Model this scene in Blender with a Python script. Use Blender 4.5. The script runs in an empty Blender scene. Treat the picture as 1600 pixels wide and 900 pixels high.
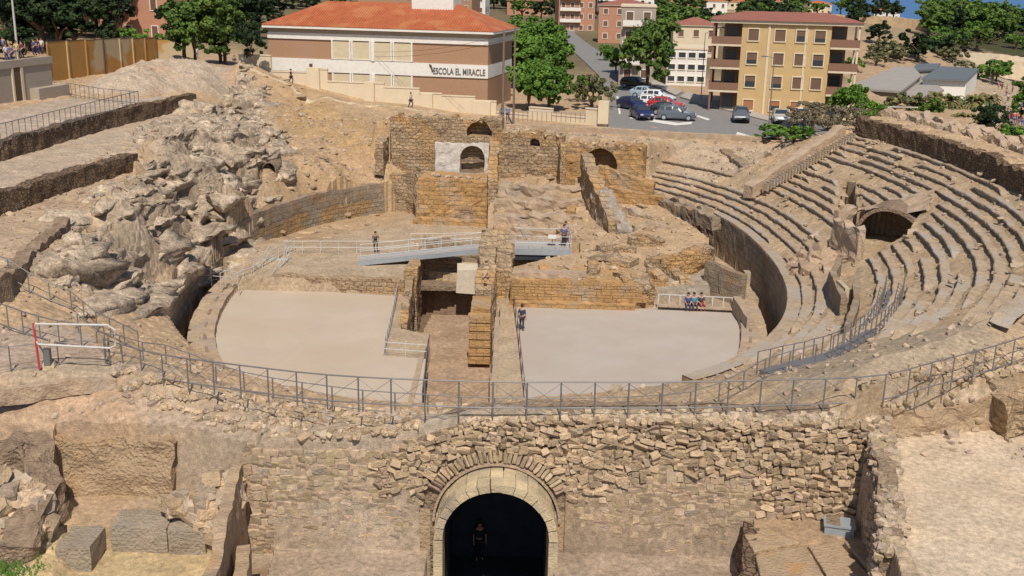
import bpy, bmesh, math, random
import numpy as np
from mathutils import Vector, Matrix, Quaternion
rng = np.random.default_rng(7); random.seed(7)
SC = bpy.context.scene
# ------------------------------------------------------------ camera, sky, sun, exposure
H = 21.0; FPX = 1677.0; PITCH = math.radians(16); ROLL = math.radians(1.2)
cp, sp, cr, sr = math.cos(PITCH), math.sin(PITCH), math.cos(ROLL), math.sin(ROLL)
Fw = Vector((0, cp, -sp)); R0 = Vector((1, 0, 0)); U0 = Vector((0, sp, cp))
Rv = R0*cr + U0*sr; Uv = U0*cr - R0*sr
cam_d = bpy.data.cameras.new('camera'); cam = bpy.data.objects.new('camera', cam_d)
SC.collection.objects.link(cam)
cam.matrix_world = Matrix(((Rv.x, Uv.x, -Fw.x, 0), (Rv.y, Uv.y, -Fw.y, 0), (Rv.z, Uv.z, -Fw.z, H), (0, 0, 0, 1)))
cam_d.sensor_width = 36; cam_d.lens = 36*FPX/1600; cam_d.clip_start = .5; cam_d.clip_end = 40000
SC.camera = cam
SUN_EL = math.radians(53); SUN_AZ = math.radians(4)      # azimuth: behind the camera, a touch to the right
sdir = Vector((math.sin(SUN_AZ)*math.cos(SUN_EL), -math.cos(SUN_AZ)*math.cos(SUN_EL), math.sin(SUN_EL)))
W = bpy.data.worlds.new('World'); SC.world = W; W.use_nodes = True
nt = W.node_tree; bg = nt.nodes['Background']; sky = nt.nodes.new('ShaderNodeTexSky')
sky.sky_type = 'NISHITA'; sky.sun_disc = False; sky.sun_elevation = SUN_EL
sky.sun_rotation = math.atan2(sdir.x, sdir.y)
sky.dust_density = 1.0; sky.ozone_density = 1.5
nt.links.new(sky.outputs[0], bg.inputs[0]); bg.inputs[1].default_value = 0.085
sl = bpy.data.lights.new('sun', 'SUN'); sun = bpy.data.objects.new('sun', sl); SC.collection.objects.link(sun)
sl.energy = 4.6; sl.angle = math.radians(.5); sl.color = (1, .905, .765)
sun.rotation_euler = (-sdir).to_track_quat('-Z', 'Y').to_euler(); sun.location = (0, 0, 60)
SC.view_settings.view_transform = 'Standard'; SC.view_settings.look = 'None'
SC.view_settings.exposure = 0.0; SC.view_settings.gamma = 1; SC.view_settings.use_curve_mapping = False

# ------------------------------------------------------------ survey helpers: a sight line met with a height gives a place
def ray(px, py): return Fw + Rv*((px-800)/FPX) + Uv*(-(py-450)/FPX)
def P(px, py, z=0.):
    d = ray(px, py); t = (z-H)/d.z; return Vector((d.x*t, d.y*t, z))
def PY(px, py, Y):
    d = ray(px, py); t = Y/d.y; return Vector((d.x*t, Y, H+d.z*t))
def ss(a, b, x):
    t = np.clip((x-a)/(b-a), 0, 1); return t*t*(3-2*t)
def hsh(ix, iy, iz, s=0):
    n = (ix.astype(np.int64)*374761393 + iy.astype(np.int64)*668265263 + iz.astype(np.int64)*2147483647 + s*1274126177) & 0xffffffff
    n = ((n ^ (n >> 13))*1274126177) & 0xffffffff
    n = n ^ (n >> 16)
    return (n & 0xffff)/65535.0
def vnoise(x, y, z=None, s=0):
    x = np.asarray(x, float); y = np.asarray(y, float)
    if z is None:
        ix = np.floor(x); iy = np.floor(y); fx = x-ix; fy = y-iy; fx = fx*fx*(3-2*fx); fy = fy*fy*(3-2*fy); o = np.zeros_like(ix)
        h = lambda a, b: hsh(ix+a, iy+b, o, s)
        return (h(0,0)*(1-fx)+h(1,0)*fx)*(1-fy) + (h(0,1)*(1-fx)+h(1,1)*fx)*fy
    z = np.asarray(z, float)
    ix = np.floor(x); iy = np.floor(y); iz = np.floor(z)
    fx = x-ix; fy = y-iy; fz = z-iz
    fx = fx*fx*(3-2*fx); fy = fy*fy*(3-2*fy); fz = fz*fz*(3-2*fz)
    h = lambda a, b, c: hsh(ix+a, iy+b, iz+c, s)
    l = lambda c: (h(0,0,c)*(1-fx)+h(1,0,c)*fx)*(1-fy) + (h(0,1,c)*(1-fx)+h(1,1,c)*fx)*fy
    return l(0)*(1-fz)+l(1)*fz
def fbm(x, y, z=None, o=4, s=0):
    r = 0; a = .5; f = 1
    for i in range(o):
        r = r + a*(vnoise(x*f, y*f, None if z is None else z*f, s+i)*2-1); a *= .5; f *= 2.03
    return r
def ridge(x, y, o=4, s=0):
    r = 0; a = .5; f = 1
    for i in range(o):
        r = r + a*(1-2*np.abs(vnoise(x*f, y*f, None, s+i)*2-1)); a *= .55; f *= 2.1
    return r
# ------------------------------------------------------------ objects
COL = SC.collection
def tag(o, label=None, cat=None, group=None, kind=None):
    if label: o['label'] = label
    if cat: o['category'] = cat
    if group: o['group'] = group
    if kind: o['kind'] = kind
    return o
def empty(name, loc, rz=0, label=None, cat=None, group=None):
    o = bpy.data.objects.new(name, None); COL.objects.link(o); o.location = loc; o.rotation_euler = (0, 0, rz)
    o.empty_display_size = .3
    return tag(o, label, cat, group)
class MB:
    """collects shapes in world coordinates; build() links them as one mesh object"""
    def __init__(s, M=None): s.v = []; s.f = []; s.M = M
    def add(s, vs, fs):
        n = len(s.v)
        if s.M is not None: vs = [s.M @ Vector(v) for v in vs]
        s.v += [tuple(v) for v in vs]; s.f += [tuple(i+n for i in f) for f in fs]; return s
    def box(s, x0, x1, y0, y1, z0, z1):
        return s.add([(x0,y0,z0),(x1,y0,z0),(x1,y1,z0),(x0,y1,z0),(x0,y0,z1),(x1,y0,z1),(x1,y1,z1),(x0,y1,z1)],
                     [(0,3,2,1),(4,5,6,7),(0,1,5,4),(1,2,6,5),(2,3,7,6),(3,0,4,7)])
    def beam(s, p, q, w, h=None):
        h = h or w; p = Vector(p); q = Vector(q); d = (q-p).normalized()
        u = d.cross(Vector((0,0,1)));
        if u.length < 1e-3: u = Vector((1,0,0))
        u.normalize(); n = u.cross(d).normalized(); vs = []
        for c in (p, q):
            for a, b in ((-1,-1),(1,-1),(1,1),(-1,1)): vs.append(c+u*a*w/2+n*b*h/2)
        return s.add(vs, [(0,1,2,3),(7,6,5,4),(0,4,5,1),(1,5,6,2),(2,6,7,3),(3,7,4,0)])
    def tube(s, pts, rad, n=8, cap=True):
        pts = [Vector(p) for p in pts]; vs = []; fs = []
        rad = rad if isinstance(rad, (list, tuple)) else [rad]*len(pts)
        for i, p in enumerate(pts):
            d = (pts[min(i+1, len(pts)-1)]-pts[max(i-1, 0)]).normalized()
            u = d.cross(Vector((0,0,1)));
            if u.length < 1e-3: u = Vector((1,0,0))
            u.normalize(); w = d.cross(u)
            for k in range(n):
                a = 2*math.pi*k/n; vs.append(p+(u*math.cos(a)+w*math.sin(a))*rad[i])
        for i in range(len(pts)-1):
            for k in range(n): fs.append((i*n+k, i*n+(k+1)%n, (i+1)*n+(k+1)%n, (i+1)*n+k))
        if cap: fs += [tuple(range(n))[::-1], tuple(range((len(pts)-1)*n, len(pts)*n))]
        return s.add(vs, fs)
    def prism(s, poly, z0, z1):
        n = len(poly); z0 = z0 if isinstance(z0, list) else [z0]*n; z1 = z1 if isinstance(z1, list) else [z1]*n
        a = sum(poly[i][0]*poly[(i+1)%n][1]-poly[(i+1)%n][0]*poly[i][1] for i in range(n))
        if a < 0: poly = poly[::-1]; z0 = z0[::-1]; z1 = z1[::-1]
        vs = [(p[0], p[1], z) for p, z in zip(poly, z0)]+[(p[0], p[1], z) for p, z in zip(poly, z1)]
        return s.add(vs, [tuple(range(n))[::-1], tuple(range(n, 2*n))]+[(i, (i+1)%n, n+(i+1)%n, n+i) for i in range(n)])
    def grid(s, G, close=False):
        r = len(G); c = len(G[0]); vs = [p for row in G for p in row]
        return s.add(vs, [(i*c+j, i*c+j+1, (i+1)*c+j+1, (i+1)*c+j) for i in range(r-1) for j in range(c-1)])
    def build(s, name, mat, parent=None, smooth=False, origin=None):
        me = bpy.data.meshes.new(name)
        loc = Vector((0,0,0)); inv = None
        if parent is not None:
            Mx = Matrix.Identity(4); ch = []; p = parent
            while p is not None: ch.append(p); p = p.parent
            for p in reversed(ch): Mx = Mx @ Matrix.LocRotScale(p.location, p.rotation_euler.to_quaternion(), p.scale)
            inv = Mx.inverted()
        elif origin is not None: loc = Vector(origin)
        elif s.v:
            a = np.array(s.v); loc = Vector(((a[:,0].min()+a[:,0].max())/2, (a[:,1].min()+a[:,1].max())/2, a[:,2].min()))
        vs = [inv @ Vector(v) for v in s.v] if inv is not None else [Vector(v)-loc for v in s.v]
        me.from_pydata([tuple(v) for v in vs], [], s.f); me.update()
        if mat: me.materials.append(mat)
        if smooth: me.shade_smooth()
        o = bpy.data.objects.new(name, me); COL.objects.link(o)
        if parent is not None: o.parent = parent
        else: o.location = loc
        return o
def npmesh(name, V, Fq, mat, attr=None, smooth=False):
    me = bpy.data.meshes.new(name); V = np.asarray(V, np.float32); Fq = np.asarray(Fq, np.int32); k = Fq.shape[1]
    me.vertices.add(len(V)); me.vertices.foreach_set('co', V.ravel())
    me.loops.add(Fq.size); me.loops.foreach_set('vertex_index', Fq.ravel())
    me.polygons.add(len(Fq)); me.polygons.foreach_set('loop_start', np.arange(0, Fq.size, k, dtype=np.int32))
    me.polygons.foreach_set('loop_total', np.full(len(Fq), k, np.int32))
    me.update(calc_edges=True)
    if attr is not None:
        ca = me.color_attributes.new('tint', 'FLOAT_COLOR', 'POINT')
        ca.data.foreach_set('color', np.c_[attr, np.ones(len(attr))].astype(np.float32).ravel())
    if mat: me.materials.append(mat)
    if smooth: me.shade_smooth()
    else: me.shade_flat()
    return me
def link(name, me, loc=(0,0,0), parent=None, rot=None, scale=None):
    o = bpy.data.objects.new(name, me); COL.objects.link(o); o.location = loc
    if rot is not None: o.rotation_euler = rot
    if scale is not None: o.scale = scale if hasattr(scale, '__len__') else (scale,)*3
    if parent is not None: o.parent = parent
    return o
def kids(o): return [c for c in o.children]
def copy_tree(o, parent=None):
    c = o.copy(); COL.objects.link(c)
    if parent is not None: c.parent = parent
    for ch in kids(o): copy_tree(ch, c)
    return c
def frame(x, y, z, rz): return Matrix.Translation((x, y, z)) @ Matrix.Rotation(rz, 4, 'Z')
# ------------------------------------------------------------ materials
def newmat(name):
    m = bpy.data.materials.new(name); m.use_nodes = True; return m, m.node_tree, m.node_tree.nodes['Principled BSDF']
def mat(name, c1, c2=None, scale=3., rough=.85, bump=0., bscale=None, metal=0., objrand=0., c3=None, s3=.35, thr=(.5,.62), joints=None, spec=.3, bricks=None):
    m, nt, b = newmat(name); N = nt.nodes; L = nt.links
    b.inputs['Roughness'].default_value = rough; b.inputs['Metallic'].default_value = metal
    b.inputs['Specular IOR Level'].default_value = spec
    geo = N.new('ShaderNodeNewGeometry')
    c2 = c2 or tuple(x*.8 for x in c1)
    n1 = N.new('ShaderNodeTexNoise'); n1.inputs['Scale'].default_value = scale; n1.inputs['Detail'].default_value = 8; n1.inputs['Roughness'].default_value = .65
    L.new(geo.outputs['Position'], n1.inputs['Vector'])
    rp = N.new('ShaderNodeMapRange'); rp.inputs[1].default_value = .35; rp.inputs[2].default_value = .65; L.new(n1.outputs[0], rp.inputs[0])
    mx = N.new('ShaderNodeMix'); mx.data_type = 'RGBA'; mx.inputs[6].default_value = (*c1, 1); mx.inputs[7].default_value = (*c2, 1)
    L.new(rp.outputs[0], mx.inputs[0]); out = mx.outputs[2]
    if c3:
        n3 = N.new('ShaderNodeTexNoise'); n3.inputs['Scale'].default_value = s3; n3.inputs['Detail'].default_value = 5; L.new(geo.outputs['Position'], n3.inputs['Vector'])
        r3 = N.new('ShaderNodeMapRange'); r3.inputs[1].default_value = thr[0]; r3.inputs[2].default_value = thr[1]; L.new(n3.outputs[0], r3.inputs[0])
        m3 = N.new('ShaderNodeMix'); m3.data_type = 'RGBA'; L.new(r3.outputs[0], m3.inputs[0]); L.new(out, m3.inputs[6]); m3.inputs[7].default_value = (*c3, 1); out = m3.outputs[2]
    if objrand:
        oi = N.new('ShaderNodeObjectInfo'); mr = N.new('ShaderNodeMapRange'); mr.inputs[3].default_value = 1-objrand; mr.inputs[4].default_value = 1+objrand
        L.new(oi.outputs['Random'], mr.inputs[0]); vm = N.new('ShaderNodeVectorMath'); vm.operation = 'SCALE'
        L.new(out, vm.inputs[0]); L.new(mr.outputs[0], vm.inputs['Scale']); out = vm.outputs[0]
    hsrc = None
    if joints:   # masonry joints: (cell scale, darkness)
        vo = N.new('ShaderNodeTexVoronoi'); vo.feature = 'DISTANCE_TO_EDGE'; vo.inputs['Scale'].default_value = joints[0]; vo.inputs['Randomness'].default_value = .9
        mp = N.new('ShaderNodeMapping'); mp.inputs['Scale'].default_value = (1, 1, 1.5); L.new(geo.outputs['Position'], mp.inputs['Vector']); L.new(mp.outputs[0], vo.inputs['Vector'])
        jr = N.new('ShaderNodeMapRange'); jr.inputs[1].default_value = 0; jr.inputs[2].default_value = .09; jr.inputs[3].default_value = joints[1]; jr.inputs[4].default_value = 1
        L.new(vo.outputs['Distance'], jr.inputs[0]); vm = N.new('ShaderNodeVectorMath'); vm.operation = 'SCALE'; L.new(out, vm.inputs[0]); L.new(jr.outputs[0], vm.inputs['Scale']); out = vm.outputs[0]
        hsrc = jr.outputs[0]
    if bricks:   # squared courses: (block length, course height, joint darkness)
        sx = N.new('ShaderNodeSeparateXYZ'); L.new(geo.outputs['Position'], sx.inputs[0]); ax = N.new('ShaderNodeMath'); ax.operation = 'ADD'; L.new(sx.outputs[0], ax.inputs[0]); L.new(sx.outputs[1], ax.inputs[1])
        nz = N.new('ShaderNodeMath'); nz.operation = 'MULTIPLY_ADD'; L.new(n1.outputs[0], nz.inputs[0]); nz.inputs[1].default_value = .22; L.new(sx.outputs[2], nz.inputs[2])
        cx = N.new('ShaderNodeCombineXYZ'); L.new(ax.outputs[0], cx.inputs[0]); L.new(nz.outputs[0], cx.inputs[1])
        bk_ = N.new('ShaderNodeTexBrick'); bk_.inputs['Scale'].default_value = 1; bk_.inputs['Brick Width'].default_value = bricks[0]; bk_.inputs['Row Height'].default_value = bricks[1]; bk_.inputs['Mortar Size'].default_value = .025; bk_.inputs['Mortar Smooth'].default_value = .6
        bk_.inputs['Color1'].default_value = (1.06,1.06,1.06,1); bk_.inputs['Color2'].default_value = (.88,.87,.86,1); bk_.inputs['Mortar'].default_value = (bricks[2],)*3+(1,); L.new(cx.outputs[0], bk_.inputs['Vector'])
        mm = N.new('ShaderNodeVectorMath'); mm.operation = 'MULTIPLY'; L.new(out, mm.inputs[0]); L.new(bk_.outputs['Color'], mm.inputs[1]); out = mm.outputs[0]
        iv = N.new('ShaderNodeMath'); iv.operation = 'SUBTRACT'; iv.inputs[0].default_value = 1; L.new(bk_.outputs['Fac'], iv.inputs[1]); hsrc = iv.outputs[0]
    L.new(out, b.inputs['Base Color'])
    if bump:
        n2 = N.new('ShaderNodeTexNoise'); n2.inputs['Scale'].default_value = bscale or scale*4; n2.inputs['Detail'].default_value = 6; L.new(geo.outputs['Position'], n2.inputs['Vector'])
        bp = N.new('ShaderNodeBump'); bp.inputs['Strength'].default_value = min(1, bump*2); bp.inputs['Distance'].default_value = bump*.3
        src = n2.outputs[0]
        if hsrc is not None:
            ad = N.new('ShaderNodeMath'); ad.operation = 'ADD'; L.new(n2.outputs[0], ad.inputs[0]); L.new(hsrc, ad.inputs[1]); src = ad.outputs[0]
        L.new(src, bp.inputs['Height']); L.new(bp.outputs[0], b.inputs['Normal'])
    return m
def plain(name, c, rough=.5, metal=0., spec=.5, var=.12):
    return mat(name, c, tuple(x*(1-var) for x in c), 2.5, rough, 0, metal=metal, spec=spec)
def tintmat(name, bump=.5, s1=.7, s2=5., s3=22., lo=.72, hi=1.2):
    m, nt, b = newmat(name); N = nt.nodes; L = nt.links; b.inputs['Roughness'].default_value = .95; b.inputs['Specular IOR Level'].default_value = .15
    geo = N.new('ShaderNodeNewGeometry'); at = N.new('ShaderNodeVertexColor'); at.layer_name = 'tint'; out = at.outputs[0]; last = None
    for sc, a, c in ((s1, lo+.1, hi-.08), (s2, lo, hi), (s3, lo, hi)):
        n = N.new('ShaderNodeTexNoise'); n.inputs['Scale'].default_value = sc; n.inputs['Detail'].default_value = 5; L.new(geo.outputs['Position'], n.inputs['Vector'])
        r = N.new('ShaderNodeMapRange'); r.inputs[1].default_value = .3; r.inputs[2].default_value = .7; r.inputs[3].default_value = a; r.inputs[4].default_value = c; L.new(n.outputs[0], r.inputs[0])
        v = N.new('ShaderNodeVectorMath'); v.operation = 'SCALE'; L.new(out, v.inputs[0]); L.new(r.outputs[0], v.inputs['Scale']); out = v.outputs[0]; last = n
    L.new(out, b.inputs['Base Color'])
    bp = N.new('ShaderNodeBump'); bp.inputs['Strength'].default_value = bump; bp.inputs['Distance'].default_value = .06; L.new(last.outputs[0], bp.inputs['Height']); L.new(bp.outputs[0], b.inputs['Normal'])
    return m
M = {}
M['ground'] = tintmat('ground')
M['slab'] = mat('grey_slab', (.36,.30,.235), (.26,.215,.165), 1.6, .95, .45, 9, c3=(.30,.26,.21), s3=.8, thr=(.48,.62))
M['sand'] = mat('sandstone', (.46,.35,.25), (.33,.24,.165), 1.6, .95, .35, 9, c3=(.36,.29,.23), s3=.5, thr=(.5,.65))
M['seat'] = mat('seat_stone', (.44,.345,.245), (.31,.235,.165), 2.2, .95, .4, 9, c3=(.37,.32,.27), s3=.4, thr=(.48,.62))
M['brownwall'] = mat('dark_rubble', (.26,.175,.11), (.135,.09,.06), 3.5, .95, .6, 10, joints=(3.2,.5))
M['greywall'] = mat('grey_stone', (.33,.265,.195), (.23,.18,.135), 1.3, .95, .4, 8, c3=(.30,.20,.12), s3=.6, thr=(.5,.68), bricks=(1.1,.5,.85))
M['orange'] = mat('orange_stone', (.47,.29,.12), (.36,.22,.11), 1.6, .95, .4, 8, c3=(.38,.28,.19), s3=.55, thr=(.53,.66), bricks=(.85,.42,.85))
M['mixwall'] = mat('church_stone', (.46,.345,.225), (.30,.21,.135), 1.3, .95, .7, 6, c3=(.47,.29,.13), s3=.3, thr=(.5,.66), bricks=(.55,.32,.83))
M['white_plaster'] = mat('white_plaster', (.62,.58,.54), (.46,.42,.38), 2.0, .9, .3, 9)
M['mortar'] = mat('mortar_core', (.34,.25,.175), (.19,.135,.095), 3., .95, .6, 9)
M['flushwall'] = mat('pointed_rubble', (.42,.31,.205), (.32,.235,.155), 2.6, .95, .4, 9, c3=(.42,.25,.12), s3=.6, thr=(.58,.7))
M['stone'] = mat('wall_stone', (.52,.395,.265), (.37,.275,.18), 4., .92, .35, 14, objrand=.28)
M['stone2'] = mat('wall_stone_grey', (.45,.36,.28), (.33,.265,.20), 4., .92, .35, 14, objrand=.28)
M['cream'] = mat('cream_voussoir', (.56,.46,.30), (.42,.34,.225), 2.2, .85, .3, 12, objrand=.14, c3=(.36,.30,.23), s3=.9, thr=(.5,.64))
M['dark'] = mat('shade_black', (.04,.045,.06), (.025,.03,.04), 2, .9)  # near-black colour stands in for the shade inside the passage
M['metal'] = plain('grey_galvanised_rail', (.20,.19,.19), .5, .3)
M['whitemetal'] = plain('white_painted_rail', (.55,.54,.52), .5)
M['red'] = plain('red_paint', (.5,.05,.05), .5)
M['deck'] = plain('grey_blue_steel', (.34,.38,.42), .5, .2)
M['decktop'] = plain('grating', (.42,.40,.38), .7, .1)
M['wood'] = plain('weathered_wood', (.20,.14,.10), .8)
M['glass'] = plain('window_glass', (.04,.05,.06), .12, 0, .6)
M['white'] = plain('white_render', (.74,.72,.68), .7)
M['asphalt'] = mat('asphalt', (.235,.225,.22), (.19,.185,.18), 1.5, .9, .15, 30)
M['pave'] = mat('pavement', (.42,.38,.33), (.34,.31,.27), 3, .9, .1)
M['paint'] = plain('road_paint', (.7,.69,.66), .7)
# ============================================================ terrain
EC = (-2., 72.5); EA = 19.5; EB = 28.; EN = 2.3
def ell(d, deg):
    t = math.radians(deg); ct, st = math.cos(t), math.sin(t)
    x = EA*abs(ct)**(2/EN)*(1 if ct > 0 else -1); y = EB*abs(st)**(2/EN)*(1 if st > 0 else -1)
    nx = (abs(x)/EA)**(EN-1)/EA*(1 if x > 0 else -1); ny = (abs(y)/EB)**(EN-1)/EB*(1 if y > 0 else -1); l = math.hypot(nx, ny)
    return EC[0]+x+nx/l*d, EC[1]+y+ny/l*d
def resample(pts, step, closed=False):
    pts = [Vector(p) for p in pts]
    if closed: pts = pts+[pts[0]]
    out = [pts[0]]; 
    for a, b in zip(pts, pts[1:]):
        n = max(1, int(round((b-a).length/step)))
        for k in range(1, n+1): out.append(a.lerp(b, k/n))
    return out
POD = [ell(0, a) for a in np.arange(0, 360, 2.)]
def inpoly(X, Y, poly):
    r = np.zeros(X.shape, bool); n = len(poly)
    for i in range(n):
        x0, y0 = poly[i][:2]; x1, y1 = poly[(i+1)%n][:2]
        if y0 == y1: continue
        c = ((y0 > Y) != (y1 > Y)) & (X < (x1-x0)*(Y-y0)/(y1-y0)+x0); r ^= c
    return r
def pdist(X, Y, poly, closed=True):
    d = np.full(X.shape, 1e9); n = len(poly)
    for i in range(n if closed else n-1):
        x0, y0 = poly[i][:2]; x1, y1 = poly[(i+1)%n][:2]; dx, dy = x1-x0, y1-y0; l = dx*dx+dy*dy+1e-9
        t = np.clip(((X-x0)*dx+(Y-y0)*dy)/l, 0, 1); d = np.minimum(d, (X-x0-t*dx)**2+(Y-y0-t*dy)**2)
    return np.sqrt(d)
def plane(poly):
    A = np.array([(p[0], p[1], 1) for p in poly]); z = np.array([p[2] for p in poly])
    c, *_ = np.linalg.lstsq(A, z, rcond=None); return c
# control heights (sight line, height) of the smooth lie of the land
CP = [(350,108,9.8),(790,194,6.4),(950,206,6.4),(1100,214,6.4),(1240,222,6.7),
 (425,165,8.1),(470,190,7.0),(450,230,6.0),(550,200,6.6),(600,250,4.6),(500,275,4.1),(420,265,5.2),(392,315,3.9),(560,280,3.6),(640,262,3.8),(640,225,5.4),
 (780,290,3.2),(820,330,2.0),(850,360,1.6),(905,420,1.7),(985,425,1.8),(940,395,2.0),(1000,370,2.2),(1060,390,1.7),(1040,340,2.4),(1000,285,3.9),(960,300,3.3),(1075,425,1.2),
 (1100,250,5.2),(1050,300,3.5),(1150,285,4.6),(1120,330,3.4),(1160,240,5.8),
 (380,335,3.6),(330,300,5.4),(365,400,1.6),(310,395,2.6),(340,345,3.8),(250,300,7.0),(200,320,7.4),(150,395,6.2),(100,465,5.7),(200,475,4.5),(250,450,3.4),(290,420,2.5),(270,480,2.6),(290,548,3.2),(60,440,6.4),
 (400,200,7.2),(350,220,7.4),(300,185,8.7),(350,130,9.4),(420,130,8.8),(480,165,7.4),(215,275,7.3),(150,312,7.0),(112,342,6.9),(20,400,7.2),(0,480,6.3),(120,540,5.7),(220,560,5.4),(160,440,5.3),(350,600,5.2),
 (1000,150,6.5),(900,100,7),(850,30,7.5),(1200,170,6.3),(1330,195,5.5),(1400,205,4.5),(1500,235,4),(1350,155,2),(1440,140,0),(1540,112,-3),(1595,200,-3),(1575,150,-5),(1500,85,2),(1400,62,4.5),(1450,38,5),(1300,22,8),(1100,8,9),
 (250,85,10),(100,70,11),(400,70,10),(600,40,9.5),(780,30,8),(1650,60,-4),(1560,40,2),(1570,225,5.5)]
CW = [(0,36.6,5.4),(-8,37,5.4),(8,37,5.4),(0,34.6,6.9),(12,36,6.6),(18,39,7.0),(-13,38,6.6),(30,50,8.5),(40,60,9),(50,100,3),(45,80,6),(70,120,-2),(-30,50,7),(-45,60,9),(-60,100,11),(-90,150,12),
 (0,26,2),(-15,26,3),(15,26,4),(30,30,6),(-30,30,6),(120,200,-6),(-200,400,16),(0,500,12),(150,500,8),(300,500,2),(300,250,-8)]
CP = CP+[]
PATH = [PY(a, b, c) for a, b, c in ((372,101,121.5),(424,121,120.),(455,134,119.),(505,151,118.),(530,159,117.5),(600,166,116.8),(700,179,115.6))]
cpts = [tuple(P(*c)) for c in CP]+CW+[tuple(p) for p in PATH]+[(p.x, p.y+2.2, p.z) for p in PATH]
SA = P(1180,290,5.5); SB = P(1320,205,9.3)
def side0(x, y): return (SB.x-SA.x)*(y-SA.y)-(SB.y-SA.y)*(x-SA.x)
for a in range(-80, 66, 12):
    for d in (.5, 5, 10, 14):
        x, y = ell(d, a); 
        if y > 40 and side0(x, y) < 0: cpts.append((x, y, 3.2+.436*d-.1))
for a in range(100, 168, 12): x, y = ell(.5, a); cpts.append((x, y, 2.8))
for a, z_ in ((172, 1.7), (180, 1.6), (188, 2.2), (200, 2.6)): x, y = ell(.9, a); cpts.append((x, y, z_))
ca = np.array(cpts); Sx = 50.
def tps(r2): return np.where(r2 > 0, r2*np.log(r2+1e-12), 0)
def fit():
    X = ca[:, :2]/Sx; n = len(X); K = tps(((X[:,None]-X[None])**2).sum(-1))+np.eye(n)*2e-4
    A = np.zeros((n+3, n+3)); A[:n,:n] = K; A[:n,n] = 1; A[:n,n+1:] = X; A[n,:n] = 1; A[n+1:,:n] = X.T
    return X, np.linalg.solve(A, np.r_[ca[:,2], 0, 0, 0])
RX, RWt = fit()
def rbf(x, y):
    x = x.ravel()/Sx; y = y.ravel()/Sx; out = RWt[len(RX)]+RWt[len(RX)+1]*x+RWt[len(RX)+2]*y
    for i, (a, b) in enumerate(RX): out = out+RWt[i]*tps((x-a)**2+(y-b)**2)
    return out
# fan-shaped ground sheet, fine near the arena and coarse out to the coast
ys = [19.]
while ys[-1] < 150: ys.append(ys[-1]*(1+.0024))
while ys[-1] < 900: ys.append(ys[-1]*1.015)
us = list(-np.linspace(.5, 1.15, 50)[::-1])+list(np.arange(-.4985, .5, .0016))+list(np.linspace(.5, 1.15, 50))
ys = np.array(ys); us = np.array(us); NR, NC = len(ys), len(us)
Yg = np.repeat(ys[:,None], NC, 1); Xg = us[None,:]*(Yg+4)
Z = rbf(Xg, Yg).reshape(NR, NC)
far = ss(140, 200, Yg); Z = np.clip(Z, -9, 13)
T = np.empty((NR, NC, 3)); BASE = np.array((.45,.335,.225)); T[:] = BASE
near = Yg < 150
ind = np.full(Z.shape, False); ind[near] = inpoly(Xg[near], Yg[near], POD)
dd = np.full(Z.shape, 99.); mk = (Yg < 125)&(np.abs(Xg) < 50); dd[mk] = pdist(Xg[mk], Yg[mk], POD); dd = np.where(ind, -dd, dd)
ang = np.degrees(np.arctan2((Yg-EC[1])/EB, (Xg-EC[0])/EA))
# right stand: straight slope under the tiers, ended by the diagonal wall
SA = P(1180,290,5.5); SB = P(1320,205,9.3)
def side(x, y, a, b): return (b.x-a.x)*(y-a.y)-(b.y-a.y)*(x-a.x)
rs = (dd > 0)&(dd < 14.2)&(((side(Xg, Yg, SA, SB) < 0)&(ang < 62))|((dd < 5.2)&(ang < 76)))&(ang > -70)
zt = 3.2+.436*dd-.30
wr = ss(-68,-54,ang)*(1-ss(66,76,ang)); Z = np.where(rs, zt*wr+Z*(1-wr), Z)
out = (dd >= 14.2)&(dd < 40)&(Xg > 10)&(ang > -45)&(ang < 52)&(side(Xg, Yg, SA, SB) < 0)
zo = 10.4-.30*np.maximum(0, dd-17)+.35*((dd-17.2)%1.7 < .9)*(dd > 17)*(dd < 26)
Z = np.where(out, np.where(dd < 23, zo, np.minimum(Z, 8.6)), Z)
# bedrock relief on the left, rough back slope, rubble elsewhere
rockw = np.zeros(Z.shape)
ROCK = [P(*c) for c in ((300,165,9),(400,130,9),(430,180,7.5),(450,260,5.2),(385,325,3.9),(375,400,1.6),(290,430,2.6),(215,480,4.4),(120,470,5.6),(20,420,6.8),(98,355,7.0),(128,322,7.1),(215,268,7.4),(210,200,9))]
m_ = near; rockw[m_] = np.where(inpoly(Xg[m_], Yg[m_], ROCK), 1, 0)*ss(0, 2.2, pdist(Xg[m_], Yg[m_], ROCK))
xr = Xg*.8+Yg*.6; yr = -Xg*.6+Yg*.8
rk = ridge(xr*.22, yr*.10, 5, 3)*1.15+ridge(xr*.9+fbm(Xg*.4,Yg*.4,None,3,5)*2, yr*.45, 4, 9)*.5
terr = np.floor((Z+rk)/.7)*.7
def worley(x, y, s):
    ix = np.floor(x); iy = np.floor(y); f1 = np.full(x.shape, 9.); f2 = f1.copy(); idc = np.zeros(x.shape); o = np.zeros_like(ix)
    for a in (-1, 0, 1):
        for b in (-1, 0, 1):
            cx_ = ix+a; cy_ = iy+b; d = np.hypot(cx_+hsh(cx_, cy_, o, s)-x, cy_+hsh(cx_, cy_, o, s+1)-y); c = hsh(cx_, cy_, o, s+2)
            new = d < f1; f2 = np.where(new, f1, np.minimum(f2, d)); idc = np.where(new, c, idc); f1 = np.where(new, d, f1)
    return f1, f2-f1, idc
ri = np.where(rockw > 0); xx, yy_ = Xg[ri], Yg[ri]; wx = xx+fbm(xx*.35, yy_*.35, None, 3, 5)*2.2; wy = yy_+fbm(xx*.35+7, yy_*.35, None, 3, 6)*2.2
u_ = wx*.96-wy*.28; v_ = wx*.28+wy*.96
crack = np.zeros(xx.shape); hh_ = np.zeros(xx.shape)
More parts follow.
